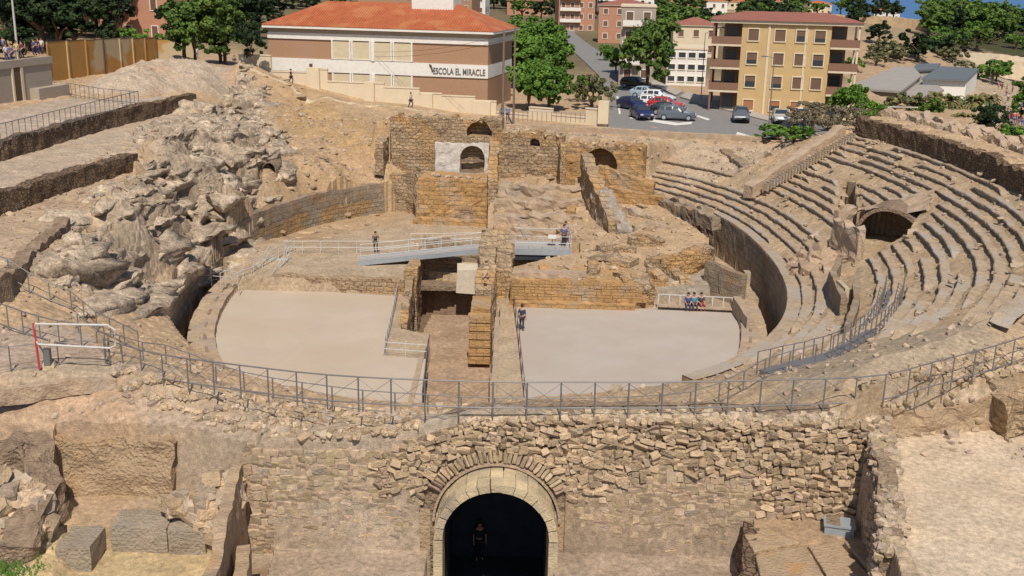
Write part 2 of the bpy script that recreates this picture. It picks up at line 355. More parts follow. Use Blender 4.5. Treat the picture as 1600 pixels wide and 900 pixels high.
for (sc, an, amp, cd, wd_, sd) in ((.30, .42, 1.5, .9, .12, 41), (.75, .45, .7, .55, .12, 51), (1.9, .5, .28, .25, .2, 61)):
    f1, e_, c_ = worley(u_*sc, v_*sc*an, sd); k_ = np.exp(-e_/(wd_*1.5)); hh_ += (c_-.5)*amp+amp*.35*(1-f1)-cd*k_; crack += cd*k_
hh_ += fbm(xx*2.2, yy_*2.2, None, 4, 12)*.3; zq = Z[ri]+hh_; st_ = .62; fr = zq/st_-np.floor(zq/st_); hh_ += ((np.floor(zq/st_)+ss(.35, .75, fr))*st_-zq)*.5
Z[ri] += rockw[ri]*hh_*.7; CR = np.zeros(Z.shape); CR[ri] = crack*rockw[ri]
BACK = [P(*c) for c in ((400,135,8.5),(610,190,7),(610,275,4.4),(400,330,3.9),(440,250,5.5))]
bk = np.zeros(Z.shape); bk[m_] = np.where(inpoly(Xg[m_], Yg[m_], BACK), 1, 0)*ss(0, 1.5, pdist(Xg[m_], Yg[m_], BACK))
Z = Z+bk*ss(.5,4,Yg*0+pdist(Xg, Yg, BACK))*(ridge(Xg*.25, Yg*.2, 4, 31)*.35-.2+ridge(Xg*.9, Yg*.5, 3, 33)*.22)
gen = (Yg < 118)&(dd > .2)&(rockw < .1)
Z = Z+np.where(gen, fbm(Xg*.5, Yg*.5, None, 4, 20)*.22+fbm(Xg*2.2, Yg*2.2, None, 3, 24)*.13, 0)*np.where(rs, .6, 1)
Zb = Z.copy()
flat = np.zeros(Z.shape, bool)
def patch(pts, rough=.05, world=False, mode='set', feather=0, tint=None, dz=0):
    global Z
    poly = [Vector(p) for p in pts] if world else [P(*p) for p in pts]
    xs = [p.x for p in poly]; yy = [p.y for p in poly]
    b = (Xg > min(xs)-feather-.1)&(Xg < max(xs)+feather+.1)&(Yg > min(yy)-feather-.1)&(Yg < max(yy)+feather+.1)
    i = np.where(b)
    if not len(i[0]): return
    x = Xg[i]; y = Yg[i]; c = plane(poly); z = c[0]*x+c[1]*y+c[2]+dz
    if rough: z = z+fbm(x*1.3, y*1.3, None, 4, 44)*rough*2
    if mode == 'min': z = np.minimum(z, Z[i])
    if mode == 'max': z = np.maximum(z, Z[i])
    ins = inpoly(x, y, poly)
    w = ins.astype(float)
    if feather: d = pdist(x, y, poly); w = np.where(ins, 1, 1-ss(0, feather, d))
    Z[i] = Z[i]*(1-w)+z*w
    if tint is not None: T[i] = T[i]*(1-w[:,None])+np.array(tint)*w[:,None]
def paint(col, pts, fe=.6, amt=1., world=False):
    poly = [Vector(p) for p in pts] if world else [P(*p) for p in pts]
    xs = [p.x for p in poly]; yy = [p.y for p in poly]; fe = max(fe, .05)
    i = np.where((Xg > min(xs)-fe)&(Xg < max(xs)+fe)&(Yg > min(yy)-fe)&(Yg < max(yy)+fe))
    if not len(i[0]): return
    x = Xg[i]; y = Yg[i]; d = pdist(x, y, poly); ins = inpoly(x, y, poly); d = np.where(ins, d, -d)+fbm(x*.9, y*.9, None, 3, 55)*fe
    w = ss(-fe, fe, d)*amt; T[i] = T[i]*(1-w[:,None])+np.array(col)*w[:,None]
C_ROCK = (.42,.345,.27); C_RED = (.44,.32,.23); C_OR = (.46,.27,.10); C_GREY = (.34,.295,.25)
T += ((ROCKT := rockw[...,None])*(np.array(C_ROCK)-T))
# random lighter and darker tone over the bedrock
T *= (1+rockw*np.clip(fbm(Xg*.7, Yg*.7, None, 4, 61)*.5, -.3, .2))[...,None]
T = np.where(rs[...,None], np.array((.42,.325,.225)), T)
# ---- arena floor
MASS = [(0.2,69.4),(8,69.4),(8.2,71.3),(13.4,71.3),(15.,80),(12,93),(4,97.5),(-2.2,97.5),(-2.3,80),(-.6,76.5),(-.3,70)]
mass = inpoly(Xg, Yg, MASS)&near
fl = ind&~mass
zfl = np.where((Xg < -7.2)&(Yg > 71.3), .95*(1-ss(80, 88, Yg)), 0.)+np.where(Yg > 71.3, .05*fbm(Xg, Yg, None, 3, 70), 0)
Z = np.where(fl, zfl, Z)
T = np.where(fl[...,None], np.array((.43,.345,.255)), T)
# kerb ring and service trench
ring = lambda a0, a1: (ang > a0)&(ang < a1)
tr = ind&(dd > -1.0)&((ring(-75, -2))|(ang > 172)|(ang < -105))&~mass
Z = np.where(tr, -1.6, Z)
kr = ind&(dd <= -1.0)&(dd > -2.5)&((ring(-75, -2))|(ang > 172)|(ang < -105))&~mass
Z = np.where(kr, .34+.10*(dd > -1.7)+.05*fbm(Xg*2, Yg*2, None, 2, 8), Z); T = np.where(kr[...,None], np.array((.46,.37,.26)), T)
# central sunken strip and the trench beside it
patch([(-6.8,63.6,-1.5),(-5.0,62.6,-1.5),(-4.9,45.5,-1.5),(-1.1,45.5,-1.5),(-1.2,69.5,-1.5),(-2.5,70,-1.5),(-2.6,76.2,-1.5),(-6.9,77.6,-1.5)], .03, True, tint=(.39,.285,.205))
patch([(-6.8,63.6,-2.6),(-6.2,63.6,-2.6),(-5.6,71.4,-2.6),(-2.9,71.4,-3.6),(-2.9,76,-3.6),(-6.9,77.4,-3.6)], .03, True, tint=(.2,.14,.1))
patch([(-1.1,46,-.9),(-.75,46,-.9),(-.85,69,-.9),(-1.2,69,-.9)], 0, True)
# ---- stage behind (ruin mass) details
patch([(800,408,.5),(905,408,.5),(905,425,.4),(800,428,.4)], .04)
patch([(775,292,3.1),(900,290,3.1),(895,300,2.8),(772,300,2.8)], .05)
for k,(a,b,z) in enumerate(((300,312,2.6),(316,330,2.2),(334,350,1.9))): patch([(775,a,z),(905,a+3,z),(905,b,z-.15),(775,b,z-.15)], .12)
patch([(1008,428,.95),(1100,425,1.1),(1112,455,.9),(1015,455,.8)], .03, tint=(.36,.32,.27))
patch([(-90,225,9.7),(0,215,9.7),(150,175,9.7),(300,146,9.6),(330,120,9.5),(200,112,9.9),(0,130,10.),(-120,150,10)], .1, feather=4)
MOUND = [(92,152,9.5),(150,128,9.5),(230,112,9.5),(310,110,9.4),(385,126,9.2),(370,150,9.2),(300,150,9.4),(200,158,9.5)]
mp_ = [P(*c) for c in MOUND]; i = np.where(near&(Yg > 90)&(Xg < -15)); xm, ym_ = Xg[i], Yg[i]; ins_ = inpoly(xm, ym_, mp_); wm_ = np.where(ins_, ss(0, 5, pdist(xm, ym_, mp_)), 0)
Z[i] += wm_*(1.5+ridge(xm*.3, ym_*.3, 4, 77)*.5+ridge(xm*1.2, ym_*1.2, 3, 78)*.2); wc = ss(0, .25, wm_)[:,None]; pk = ss(.1, .3, fbm(xm*.2, ym_*.2, None, 3, 79))[:,None]*.5
T[i] = T[i]*(1-wc)+wc*(np.array((.45,.375,.305))*(1-pk)+pk*np.array((.44,.29,.21)))
# ---- left terraces (top at 9.6, 8.4, 7.3) with retaining drops
TA = [P(*c) for c in ((-90,232,9.6),(0,223,9.6),(150,182,9.6),(300,149,9.6))]
Tt = [P(300,149,9.6), P(225,150,9.9), P(90,155,10.0), P(0,172,10.0), P(-120,185,10)]
patch([*TA, *Tt], .06, True, tint=(.42,.35,.29))
WB = [P(-90,331,8.4), P(0,303,8.4), P(130,262,8.4), P(206,242,8.4)]
patch([Vector((p.x, p.y-.05, 8.45)) for p in TA]+[P(312,190,8.4)]+WB[::-1], .06, True, tint=(.44,.36,.29))
patch([Vector((p.x, p.y-.05, 7.3)) for p in WB]+[P(*c) for c in ((215,285,7.3),(150,312,7.3),(98,350,7.3),(40,400,7.2),(0,442,7.2),(-80,472,7.2))], .06, True, tint=(.44,.34,.25))
# ---- path between the railings and foreground
patch([(-60,520,6.6),(60,505,6.5),(140,520,6.4),(180,574,6.6),(165,592,6.6),(0,622,6.6),(-80,630,6.6)], .04, tint=(.40,.32,.26))
# foreground south of the gate wall: heights in metres above the arena
GY = 34.0                                             # face of the gate wall
patch([(-40,36.2,6.2),(-16,37.3,6.2),(-9,35.6,5.5),(-9,33.6,5.0),(-14,33,4.6),(-40,33,4.6)], .12, True, feather=.6, tint=C_RED)   # red earth bank
patch([(-9,33.9,1.6),(11.9,33.9,1.6),(11.9,26,1.6),(-9,26,1.6)], .05, True, tint=(.36,.29,.235))
patch([(8.6,33.95,3.1),(12.4,33.95,3.1),(13.0,30.6,3.05),(12.6,26,3.0),(7.2,26,3.0),(8.1,31,3.05)], .05, True, tint=(.385,.285,.20))
patch([(12.3,34.8,5.5),(13.4,34.8,5.5),(12.2,29,5.1),(11.9,27.0,5.0),(11.2,27.0,5.0)], .12, True, tint=(.45,.36,.27))
patch([(13.3,37.0,5.0),(24,38.9,5.0),(30,30,5),(26,20,5),(11.2,20,5),(11.9,29,5)], .012, True, tint=(.60,.495,.385))
patch([(13.3,37.1,5.9),(18,37.7,5.9),(18.6,38.0,6.4),(26,39.6,6.4),(26,41,7.2),(14,36.9,6.6)], .1, True, mode='max')
# left: earth cut, bench blocks, sand floor
patch([(-16.2,35.4,2.75),(-12.0,35.4,2.75),(-9.2,34.6,2.75),(-9.2,33.0,2.75),(-15.7,33.0,2.75)], .03, True, tint=(.44,.33,.21))
patch([(-15.7,33.0,1.85),(-8.8,33.0,1.85),(-8.8,24,1.85),(-14.6,24,1.85)], .02, True, tint=(.52,.41,.25))
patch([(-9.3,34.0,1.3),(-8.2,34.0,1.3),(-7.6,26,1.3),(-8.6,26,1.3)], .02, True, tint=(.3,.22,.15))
patch([(-16.3,34.9,2.75),(-12.6,35.2,2.75),(-12.6,34.2,2.75),(-16.0,34.2,2.75)], .02, True, tint=(.43,.335,.22))
patch([(-13.1,26,2.0),(-10.6,26,2.0),(-10.9,29.6,2.0),(-12.0,29.6,2.0)], .01, True, tint=(.36,.32,.26))
patch([(-15.4,33.4,2.3),(-16.6,34.6,3.6),(-22,35,4.2),(-24,26,2.2),(-15,24,1.8),(-14.6,30,1.9)], .12, True, feather=.8)
# passage under the bank
patch([(-3.1,33.9,-1.3),(2.0,33.9,-1.3),(2.0,38.7,-1.3),(-3.1,38.7,-1.3)], 0, True)
patch([(-2.75,33.95,-1.3),(1.6,33.95,-1.3),(1.6,24,-1.3),(-2.75,24,-1.3)], .02, True)
# ---- passage through the right stand and vomitory holes
patch([(1308,402,0.6),(1299,430,.6),(1316,472,.6),(1322,515,.6),(1337,472,.6),(1336,434,.6),(1326,440,.6),(1322,408,.6)], 0, mode='min')
VOM = P(1352,378,6.0)
vx, vy = VOM.x, VOM.y
patch([(vx-.3,vy-.1,4.3),(vx+3.0,vy+1.6,4.6),(vx+4.9,vy+4.7,4.6),(vx+6.1,vy+7.3,4.6),(vx+2.9,vy+9.0,4.6),(vx+.3,vy+6.2,4.6),(vx-.9,vy+3.4,4.4)], .05, True, mode='min')
patch([(-13,101.3,8.1),(-1.2,100.6,8.0),(4.5,98.6,7.4),(12,97.4,6.8),(15,103,6.5),(0,109,6.5),(-13,108,7.2)], .1, True, feather=.8)
patch([(SA.x+1.9,SA.y+2.4,6.6),(SB.x-.7,SB.y+.6,9.1),(SB.x-4,SB.y+5.,7.4),(SA.x+.5,SA.y+6,6.0)], .1, True, feather=2.)
# ---- streets and far land: keep flat under buildings and cars
patch([(-3,120,6.7),(45,120,6.6),(70,300,7.2),(-12,300,7.2)], 0, True, feather=8)
patch([(0,108,6.45),(9,107,6.45),(36,112,6.45),(60,118,6.),(60,150,6.),(30,170,6.4),(14,170,6.6),(10,130,6.5),(-1,120,6.5)], 0, True, feather=3)
patch([(-31,124,10.0),(-1.5,121.5,6.7),(-1,150,7.),(-34,160,10.)], 0, True, feather=1.5)
OUTL = [P(*c) for c in ((165,569,6.5),(320,605,6.7),(500,628,6.9),(780,641,7.),(1050,641,7.),(1365,630,7.),(1450,608,7.1),(1530,586,7.2),(1600,563,7.3),(1680,532,7.5),(1760,500,7.8))]
i = np.where((Yg > 33)&(Yg < 60)&(Xg > -18)&(Xg < 34)); do_ = pdist(Xg[i], Yg[i], OUTL, False); Z[i] = np.where(Yg[i] > 35.5, np.minimum(Z[i], 6.85+np.maximum(0, Xg[i]-14)*.04+do_*.32), Z[i]); Zb[i] = np.minimum(Zb[i], 6.95+do_*.2)
patch([(70,200,0),(125,200,-2),(130,250,-2),(75,260,1)], 0, True, feather=15)
# paints
g = lambda c: c
paint((.40,.285,.18), [(400,120,8.8),(610,185,7.4),(680,220,6),(610,280,4),(400,300,5),(430,200,7)], 1.5, .75)
paint((.43,.29,.14), [(470,150,8),(600,200,7),(600,235,5.5),(430,190,7.4)], 1.2, .5)
paint((.45,.37,.29), [(1050,215,6.4),(1200,225,6.5),(1180,270,5.4),(1060,290,4)], 1.0, .8)
paint(C_OR, [(800,410,1.9),(985,410,1.9),(985,445,1.9),(800,445,1.9)], .5, .5)
paint((.33,.285,.23), [(650,270,3.6),(770,270,3.6),(770,290,3.4),(650,290,3.4)], .5, .6)
paint((.42,.345,.265), [(-60,600,6.6),(180,585,6.6),(400,640,6.9),(740,655,6.9),(740,640,6.9),(400,600,6.5),(180,560,6.4),(-60,600,6.5)], .3, .8)
paint((.43,.32,.235), [(-100,640,6.2),(150,620,6.2),(240,650,6.0),(200,690,5.5),(-100,720,5.)], .8, .8)
paint((.40,.33,.27), [(190,600,6.4),(740,650,6.8),(740,710,5.6),(380,725,5.2),(240,700,5.4)], .6, .8)
paint((.35,.30,.24), [(1200,520,5.5),(1500,480,8),(1600,540,8),(1360,620,6.8),(1200,640,6)], .8, .7)
paint((.10,.14,.05), [(0,860,1.9),(50,835,2.2),(70,870,1.9),(40,910,1.9),(-30,920,1.9)], .25, .8)
# grey asphalt region beneath the road sheets, sandy beach and dry far hills
paint((.48,.39,.30), [(1480,120,-3),(1700,60,-4),(1800,300,-6),(1560,260,-3)], 6, .9)
paint((.36,.29,.20), [(1300,75,3),(1560,95,2),(1540,20,4),(1280,20,8)], 10, .9)
paint((.055,.065,.03), [(1455,64,2.),(1650,84,0),(1700,30,0),(1560,24,4),(1330,20,7),(1345,34,6),(1455,36,4)], 6, .95)
pe = [(p.x, p.y+.25) for p in PATH]+[(p.x, p.y-.25) for p in PATH[::-1]]; pe = [Vector((a, b, 0)) for a, b in pe]; paint((.62,.53,.40), pe, .12, .9, world=True)
grn = ss(150, 190, Yg)*(Xg < 75); T = T*(1-grn[...,None]*.75)+np.array((.10,.10,.055))*grn[...,None]*.75
# broad natural mottling of the ground colour
T *= (1-.35*np.clip(CR, 0, 1))[...,None]     # darker colour along the cracks of the bedrock
T *= (1+.10*fbm(Xg*.25, Yg*.25, None, 4, 81)+.10*fbm(Xg*3, Yg*3, None, 3, 84))[...,None]
T *= np.stack([1+.0*Z, 1+.03*fbm(Xg*.4, Yg*.4, None, 3, 90), 1+.08*fbm(Xg*.4, Yg*.4, None, 3, 90)], -1)
# coast: land dips under the sea
cx = 250+.28*(Yg-300)*0
Z = Z-12*ss(0, 60, (Xg-(.43*Yg+30)))*(Yg > 150)
Z = np.where(Yg > 560, Z-(Yg-560)*.08, Z)
T *= np.array((1.,.965,.91)); T[Yg > 190] *= .9
V = np.stack([Xg, Yg, Z], -1)
jx = rockw*.22; V[...,0] += jx*fbm(Xg*1.1, Yg*1.1, Z*1.1, 3, 91); V[...,1] += jx*fbm(Xg*1.1+9, Yg*1.1, Z*1.1, 3, 92)
idx = np.arange(NR*NC).reshape(NR, NC)
Fq = np.stack([idx[:-1,:-1], idx[:-1,1:], idx[1:,1:], idx[1:,:-1]], -1).reshape(-1, 4)
me = npmesh('ground', V.reshape(-1,3), Fq, M['ground'], np.clip(T, .01, 1).reshape(-1,3))
tag(link('ground', me), kind='structure')
def gridpos(x, y):
    j = np.interp(y, ys, np.arange(NR)); i = np.interp(x/(y+4), us, np.arange(NC)); return j, i
def G(x, y, A=None):
    A = Z if A is None else A
    j, i = gridpos(x, y); j0 = int(min(j, NR-2)); i0 = int(min(i, NC-2)); a = j-j0; b = i-i0
    return float((A[j0,i0]*(1-b)+A[j0,i0+1]*b)*(1-a)+(A[j0+1,i0]*(1-b)+A[j0+1,i0+1]*b)*a)
def surf(px, py, t=26., st=.35):
    """where the sight line meets the land"""
    d = ray(px, py)
    while t < 900:
        p = Vector((0,0,H))+d*t
        if p.z < G(p.x, p.y): return p
        t += st if t < 70 else 1.5
    return None
# earth lying on the vault of the passage: same ground, carried over the opening
j0 = int(np.searchsorted(ys, 34.05)); j1 = int(np.searchsorted(ys, 39.3))
xs_ = np.arange(-3.5, 2.45, .12); RV = []; RT = []
for j in range(j0, j1, 2):
    for x in xs_:
        i = np.interp(x/(ys[j]+4), us, np.arange(NC)); i0 = int(i); z = Zb[j,i0]*(1-(i-i0))+Zb[j,i0+1]*(i-i0); RV.append((x, ys[j], z+.03))
        RT.append((.42,.35,.275))
nc = len(xs_); RV = [(x, 33.98, 4.8) for x in xs_]+RV; RT = [(.42,.35,.275)]*nc+RT; nr = len(RV)//nc; ii = np.arange(nr*nc).reshape(nr, nc)
tag(link('ground', npmesh('earth_over_passage', RV, np.stack([ii[:-1,:-1], ii[:-1,1:], ii[1:,1:], ii[1:,:-1]], -1).reshape(-1,4), M['ground'], np.array(RT))), kind='structure')
# sea
wm, nt, b = newmat('sea'); b.inputs['Base Color'].default_value = (.035,.13,.33,1); b.inputs['Roughness'].default_value = .35; b.inputs['Specular IOR Level'].default_value = .25
n = nt.nodes.new('ShaderNodeTexNoise'); n.inputs['Scale'].default_value = .05; bp = nt.nodes.new('ShaderNodeBump'); bp.inputs['Strength'].default_value = .4; bp.inputs['Distance'].default_value = 1.
gp = nt.nodes.new('ShaderNodeNewGeometry'); nt.links.new(gp.outputs['Position'], n.inputs['Vector']); nt.links.new(n.outputs[0], bp.inputs['Height']); nt.links.new(bp.outputs[0], b.inputs['Normal'])
s = MB().add([(-20000,120,-9),(30000,120,-9),(30000,30000,-9),(-20000,30000,-9)], [(0,1,2,3)]).build('sea', wm); tag(s, kind='structure')
pl = [P(*c) for c in ((338,458,.03),(400,452,.03),(500,455,.03),(622,463,.03),(610,505,.03),(598,556,.03),(668,561,.03),(662,600,.03),(658,648,.03),(560,640,.03),(430,618,.03),(345,590,.03),(318,545,.03),(318,500,.03))]
tag(MB().prism([(p.x,p.y) for p in resample(pl, 1.5, True)[:-1]], -.05, .03).build('sand_floor', mat('packed_sand', (.49,.415,.335), (.445,.37,.295), .3, .95, .06, 25, c3=(.44,.35,.265), s3=.14, thr=(.4,.75))), kind='structure')
# grey stage floor on the right half of the arena
pl = [P(*c) for c in ((803,474,.06),(900,478,.06),(985,482,.06),(1085,486,.06),(1146,488,.06),(1160,505,.06),(1172,530,.06),(1175,560,.06),(1166,590,.06),(1140,615,.06),(1090,640,.06),(1000,655,.06),(822,655,.06),(812,560,.06))]
M['stage'] = mat('stage_concrete', (.44,.39,.35), (.395,.345,.305), .35, .9, .05, 30, c3=(.40,.335,.28), s3=.16, thr=(.4,.72))
tag(MB().prism([(p.x,p.y) for p in pl], -.05, .06).build('stage_floor', M['stage']), kind='structure')
# ============================================================ masonry builders
def dnoise(p, k=.9, a=.1, s=5):
    x = np.array([q[0] for q in p]); y = np.array([q[1] for q in p]); z = np.array([q[2] for q in p])
    return np.stack([fbm(x*k, y*k, z*k, 3, s+c*7)*a for c in range(3)], -1)
def ruinwall(name, pts, th, zb, zt, mt, rag=.15, rough=.1, parent=None, step=.3, s=1, batter=0.):
    """masonry wall along a ground line: uneven faces, broken crown"""
    pts = [Vector((p[0], p[1], 0)) for p in pts]; n = len(pts)
    zt = zt if isinstance(zt, (list, tuple)) else [zt]*n; zb = zb if isinstance(zb, (list, tuple)) else [zb]*n
    cum = [0]
    for a, b in zip(pts, pts[1:]): cum.append(cum[-1]+(b-a).length)
    m = max(2, int(cum[-1]/step)+1); S = np.linspace(0, cum[-1], m)
    Xs = np.interp(S, cum, [p.x for p in pts]); Ys = np.interp(S, cum, [p.y for p in pts]); ZT = np.interp(S, cum, zt); ZB = np.interp(S, cum, zb)
    dx = np.gradient(Xs); dy = np.gradient(Ys); l = np.hypot(dx, dy); nx, ny = dy/l, -dx/l       # front: right of the line
    ZT = ZT+fbm(Xs*1.1, Ys*1.1, None, 4, s+50)*rag*2; ZT = np.maximum(ZT, ZB+.1)
    hmax = float((ZT-ZB).max()); nz = max(1, int(hmax/step)); G_ = []
    for k in range(nz+1): t = k/nz; o = th/2+batter*(1-t); G_.append((Xs+nx*o, Ys+ny*o, ZB+(ZT-ZB)*t))
    if th > .5: G_.append((Xs, Ys, ZT+.04))
    for k in range(nz+1): t = 1-k/nz; G_.append((Xs-nx*th/2, Ys-ny*th/2, ZB+(ZT-ZB)*t))
    V = np.stack([np.stack(g, -1) for g in G_]); sh = V.shape; f = V.reshape(-1, 3)
    f = f+dnoise(f, 1.1, rough*2, s)+dnoise(f, 3.1, rough*.9, s+3)
    V = f.reshape(sh); r, c = sh[:2]; ii = np.arange(r*c).reshape(r, c)
    fs = np.stack([ii[:-1,:-1], ii[1:,:-1], ii[1:,1:], ii[:-1,1:]], -1).reshape(-1, 4).tolist()
    fs = [tuple(q[::-1]) for q in fs]+[tuple(ii[:,0].tolist()), tuple(ii[:,-1].tolist()[::-1])]
    mb = MB(); mb.v = [tuple(map(float, p)) for p in f]; mb.f = fs
    return mb.build(name, mt, parent)
def archwall(name, p0, p1, zb, zt, th, ops, mt, parent=None, rag=.1, rough=.06, step=.2, s=2, depth=1.6, hole=None, face=True):
    """straight wall with round-headed openings. ops: (distance along, half width, sill z, spring z)"""
    p0 = Vector((p0[0], p0[1], 0)); p1 = Vector((p1[0], p1[1], 0)); Ln = (p1-p0).length; d = (p1-p0)/Ln; nrm = Vector((d.y, -d.x, 0))
    ss_ = set(np.linspace(0, Ln, max(2, int(Ln/step))).round(3))
    for c, hw, si, spz in ops:
        for k in range(13): ss_.add(round(c-hw*math.cos(math.pi*k/12), 3))
    S = sorted(ss_); S = [S[0]]+[b for a, b in zip(S, S[1:]) if b-a > .012]
    def crown(u):
        q = p0+d*u; return zt+float(fbm(np.array([q.x*1.3]), np.array([q.y*1.3+u]), None, 3, s))*rag*2
    mb = MB(); pts = []
    def quadstrip(u0, u1, za0, za1, zb0, zb1, off):
        n = max(1, int(max(zb0-za0, zb1-za1)/step)); col = []
        for k in range(n+1):
            t = k/n; a = p0+d*u0+nrm*off; b = p0+d*u1+nrm*off
            col += [(a.x, a.y, za0+(zb0-za0)*t), (b.x, b.y, za1+(zb1-za1)*t)]
        mb.add(col, [(2*k, 2*k+1, 2*k+3, 2*k+2) for k in range(n)])
    for u0, u1 in zip(S, S[1:]):
        um = (u0+u1)/2; op = next((o for o in ops if abs(um-o[0]) < o[1]), None)
        c0, c1 = crown(u0), crown(u1)
        if op is None: quadstrip(u0, u1, zb, zb, c0, c1, 0)
        else:
            c, hw, si, spz = op; A = lambda u: spz+math.sqrt(max(0, hw*hw-(u-c)**2))
            if si > zb+.02: quadstrip(u0, u1, zb, zb, si, si, 0)
            quadstrip(u0, u1, A(u0), A(u1), max(c0, A(u0)+.02), max(c1, A(u1)+.02), 0)
            a = p0+d*u0; b = p0+d*u1; a2 = a-nrm*depth; b2 = b-nrm*depth      # soffit and sill
            mb.add([(a.x,a.y,A(u0)),(b.x,b.y,A(u1)),(b2.x,b2.y,A(u1)),(a2.x,a2.y,A(u0))], [(0,1,2,3)])
            mb.add([(a.x,a.y,si),(b.x,b.y,si),(b2.x,b2.y,si),(a2.x,a2.y,si)], [(3,2,1,0)])
            mb.add([(a2.x,a2.y,si),(b2.x,b2.y,si),(b2.x,b2.y,A(u1)),(a2.x,a2.y,A(u0))], [(0,1,2,3)])
        a = p0+d*u0; b = p0+d*u1; a2 = a-nrm*th; b2 = b-nrm*th
        mb.add([(a.x,a.y,c0),(b.x,b.y,c1),(b2.x,b2.y,c1),(a2.x,a2.y,c0)], [(0,1,2,3)])
        if th > depth or op is None: mb.add([(a2.x,a2.y,zb),(b2.x,b2.y,zb),(b2.x,b2.y,c1),(a2.x,a2.y,c0)], [(3,2,1,0)])
    for c, hw, si, spz in ops:
        for sg in (-1, 1):
            a = p0+d*(c+sg*hw); a2 = a-nrm*depth; q = [(a.x,a.y,si),(a2.x,a2.y,si),(a2.x,a2.y,spz),(a.x,a.y,spz)]; mb.add(q, [(0,1,2,3)])
    for u, c in ((0, crown(0)), (Ln, crown(Ln))):
        a = p0+d*u; a2 = a-nrm*th; mb.add([(a.x,a.y,zb),(a2.x,a2.y,zb),(a2.x,a2.y,c),(a.x,a.y,c)], [(0,1,2,3)])
    f = np.array(mb.v); f = f+dnoise(f, 1.3, rough*2, s)+dnoise(f, 3.7, rough, s+4); mb.v = [tuple(map(float, q)) for q in f]
    return mb.build(name, mt, parent)
# ============================================================ podium walls of the arena
def arc(a0, a1, d=0., n=60): return [ell(d, a) for a in np.linspace(a0, a1, n)]
w = ruinwall('podium_wall', arc(167, 118, .32), .8, [0-.3]*60, [2.75]*60, M['greywall'], .08, .05, step=.3)
tag(w, 'long curved arena wall on the far left, grey top course above orange base stones', 'wall')
mb = MB(); AA = np.linspace(166, 118, 90); lo = []; md = []; hi = []
rows = []
for zz in (0, .4, .8, 1.2, 1.5):
    rows.append([( *ell(-.17-.05*float(vnoise(np.array([a*1.5]), np.array([zz*3]))[0]), a), zz+(.25*float(fbm(np.array([a*.5]), np.array([1.]))[0]) if zz > 1.4 else 0)) for a in AA])
mb.grid(rows); mb.build('stone_facing', mat('facing_stone', (.43,.27,.12), (.26,.19,.12), 1.1, .95, .5, 7, c3=(.30,.25,.19), s3=.5, thr=(.48,.58), bricks=(.9,.4,.7)), w)
w = ruinwall('podium_wall', arc(224, 169, .3, 70), .75, [-1.8]*70, list(np.interp(np.linspace(0,1,70), [0,.2,.55,.75,1], [2.4,2.5,2.2,1.2,.9])), M['greywall'], .05, .05)
tag(w, 'curved arena wall at the foot of the left rock slope, in deep shade', 'wall')
w = ruinwall('podium_wall', arc(22, -62, .3, 90), .75, [-1.8]*90, [3.25]*90, M['greywall'], .03, .03)
tag(w, 'tall dark curved arena wall below the right seating', 'wall')
w = ruinwall('podium_wall', arc(58, 22, .3, 40), .75, [-.3]*40, list(np.linspace(3.0, 3.25, 40)), M['greywall'], .3, .12)
tag(w, 'broken arena wall between the church ruin and the right seating', 'wall')
for a0, a1, lb in ((-75, -3, 'low pale stone kerb curving round the right end of the grey stage floor'), (256, 173, 'low pale stone kerb curving along the left edge of the sandy arena')):
    n = 80; k = ruinwall('arena_kerb', arc(a0, a1, -1.75, n), 1.55, -.3, .42, M['sand'], .05, .04, step=.3, s=4); tag(k, lb, 'kerb')
    q = MB()
    for a in np.linspace(a0, a1, 16)[2:-2]:
        A = math.radians(a); p = ell(-1.95, a); p2 = ell(-1.95, a+2.2*np.sign(a1-a0)); q.beam((*p, .47), (*p2, .47), .16, .10)
    q.build('joint_slab', M['greywall'], k)
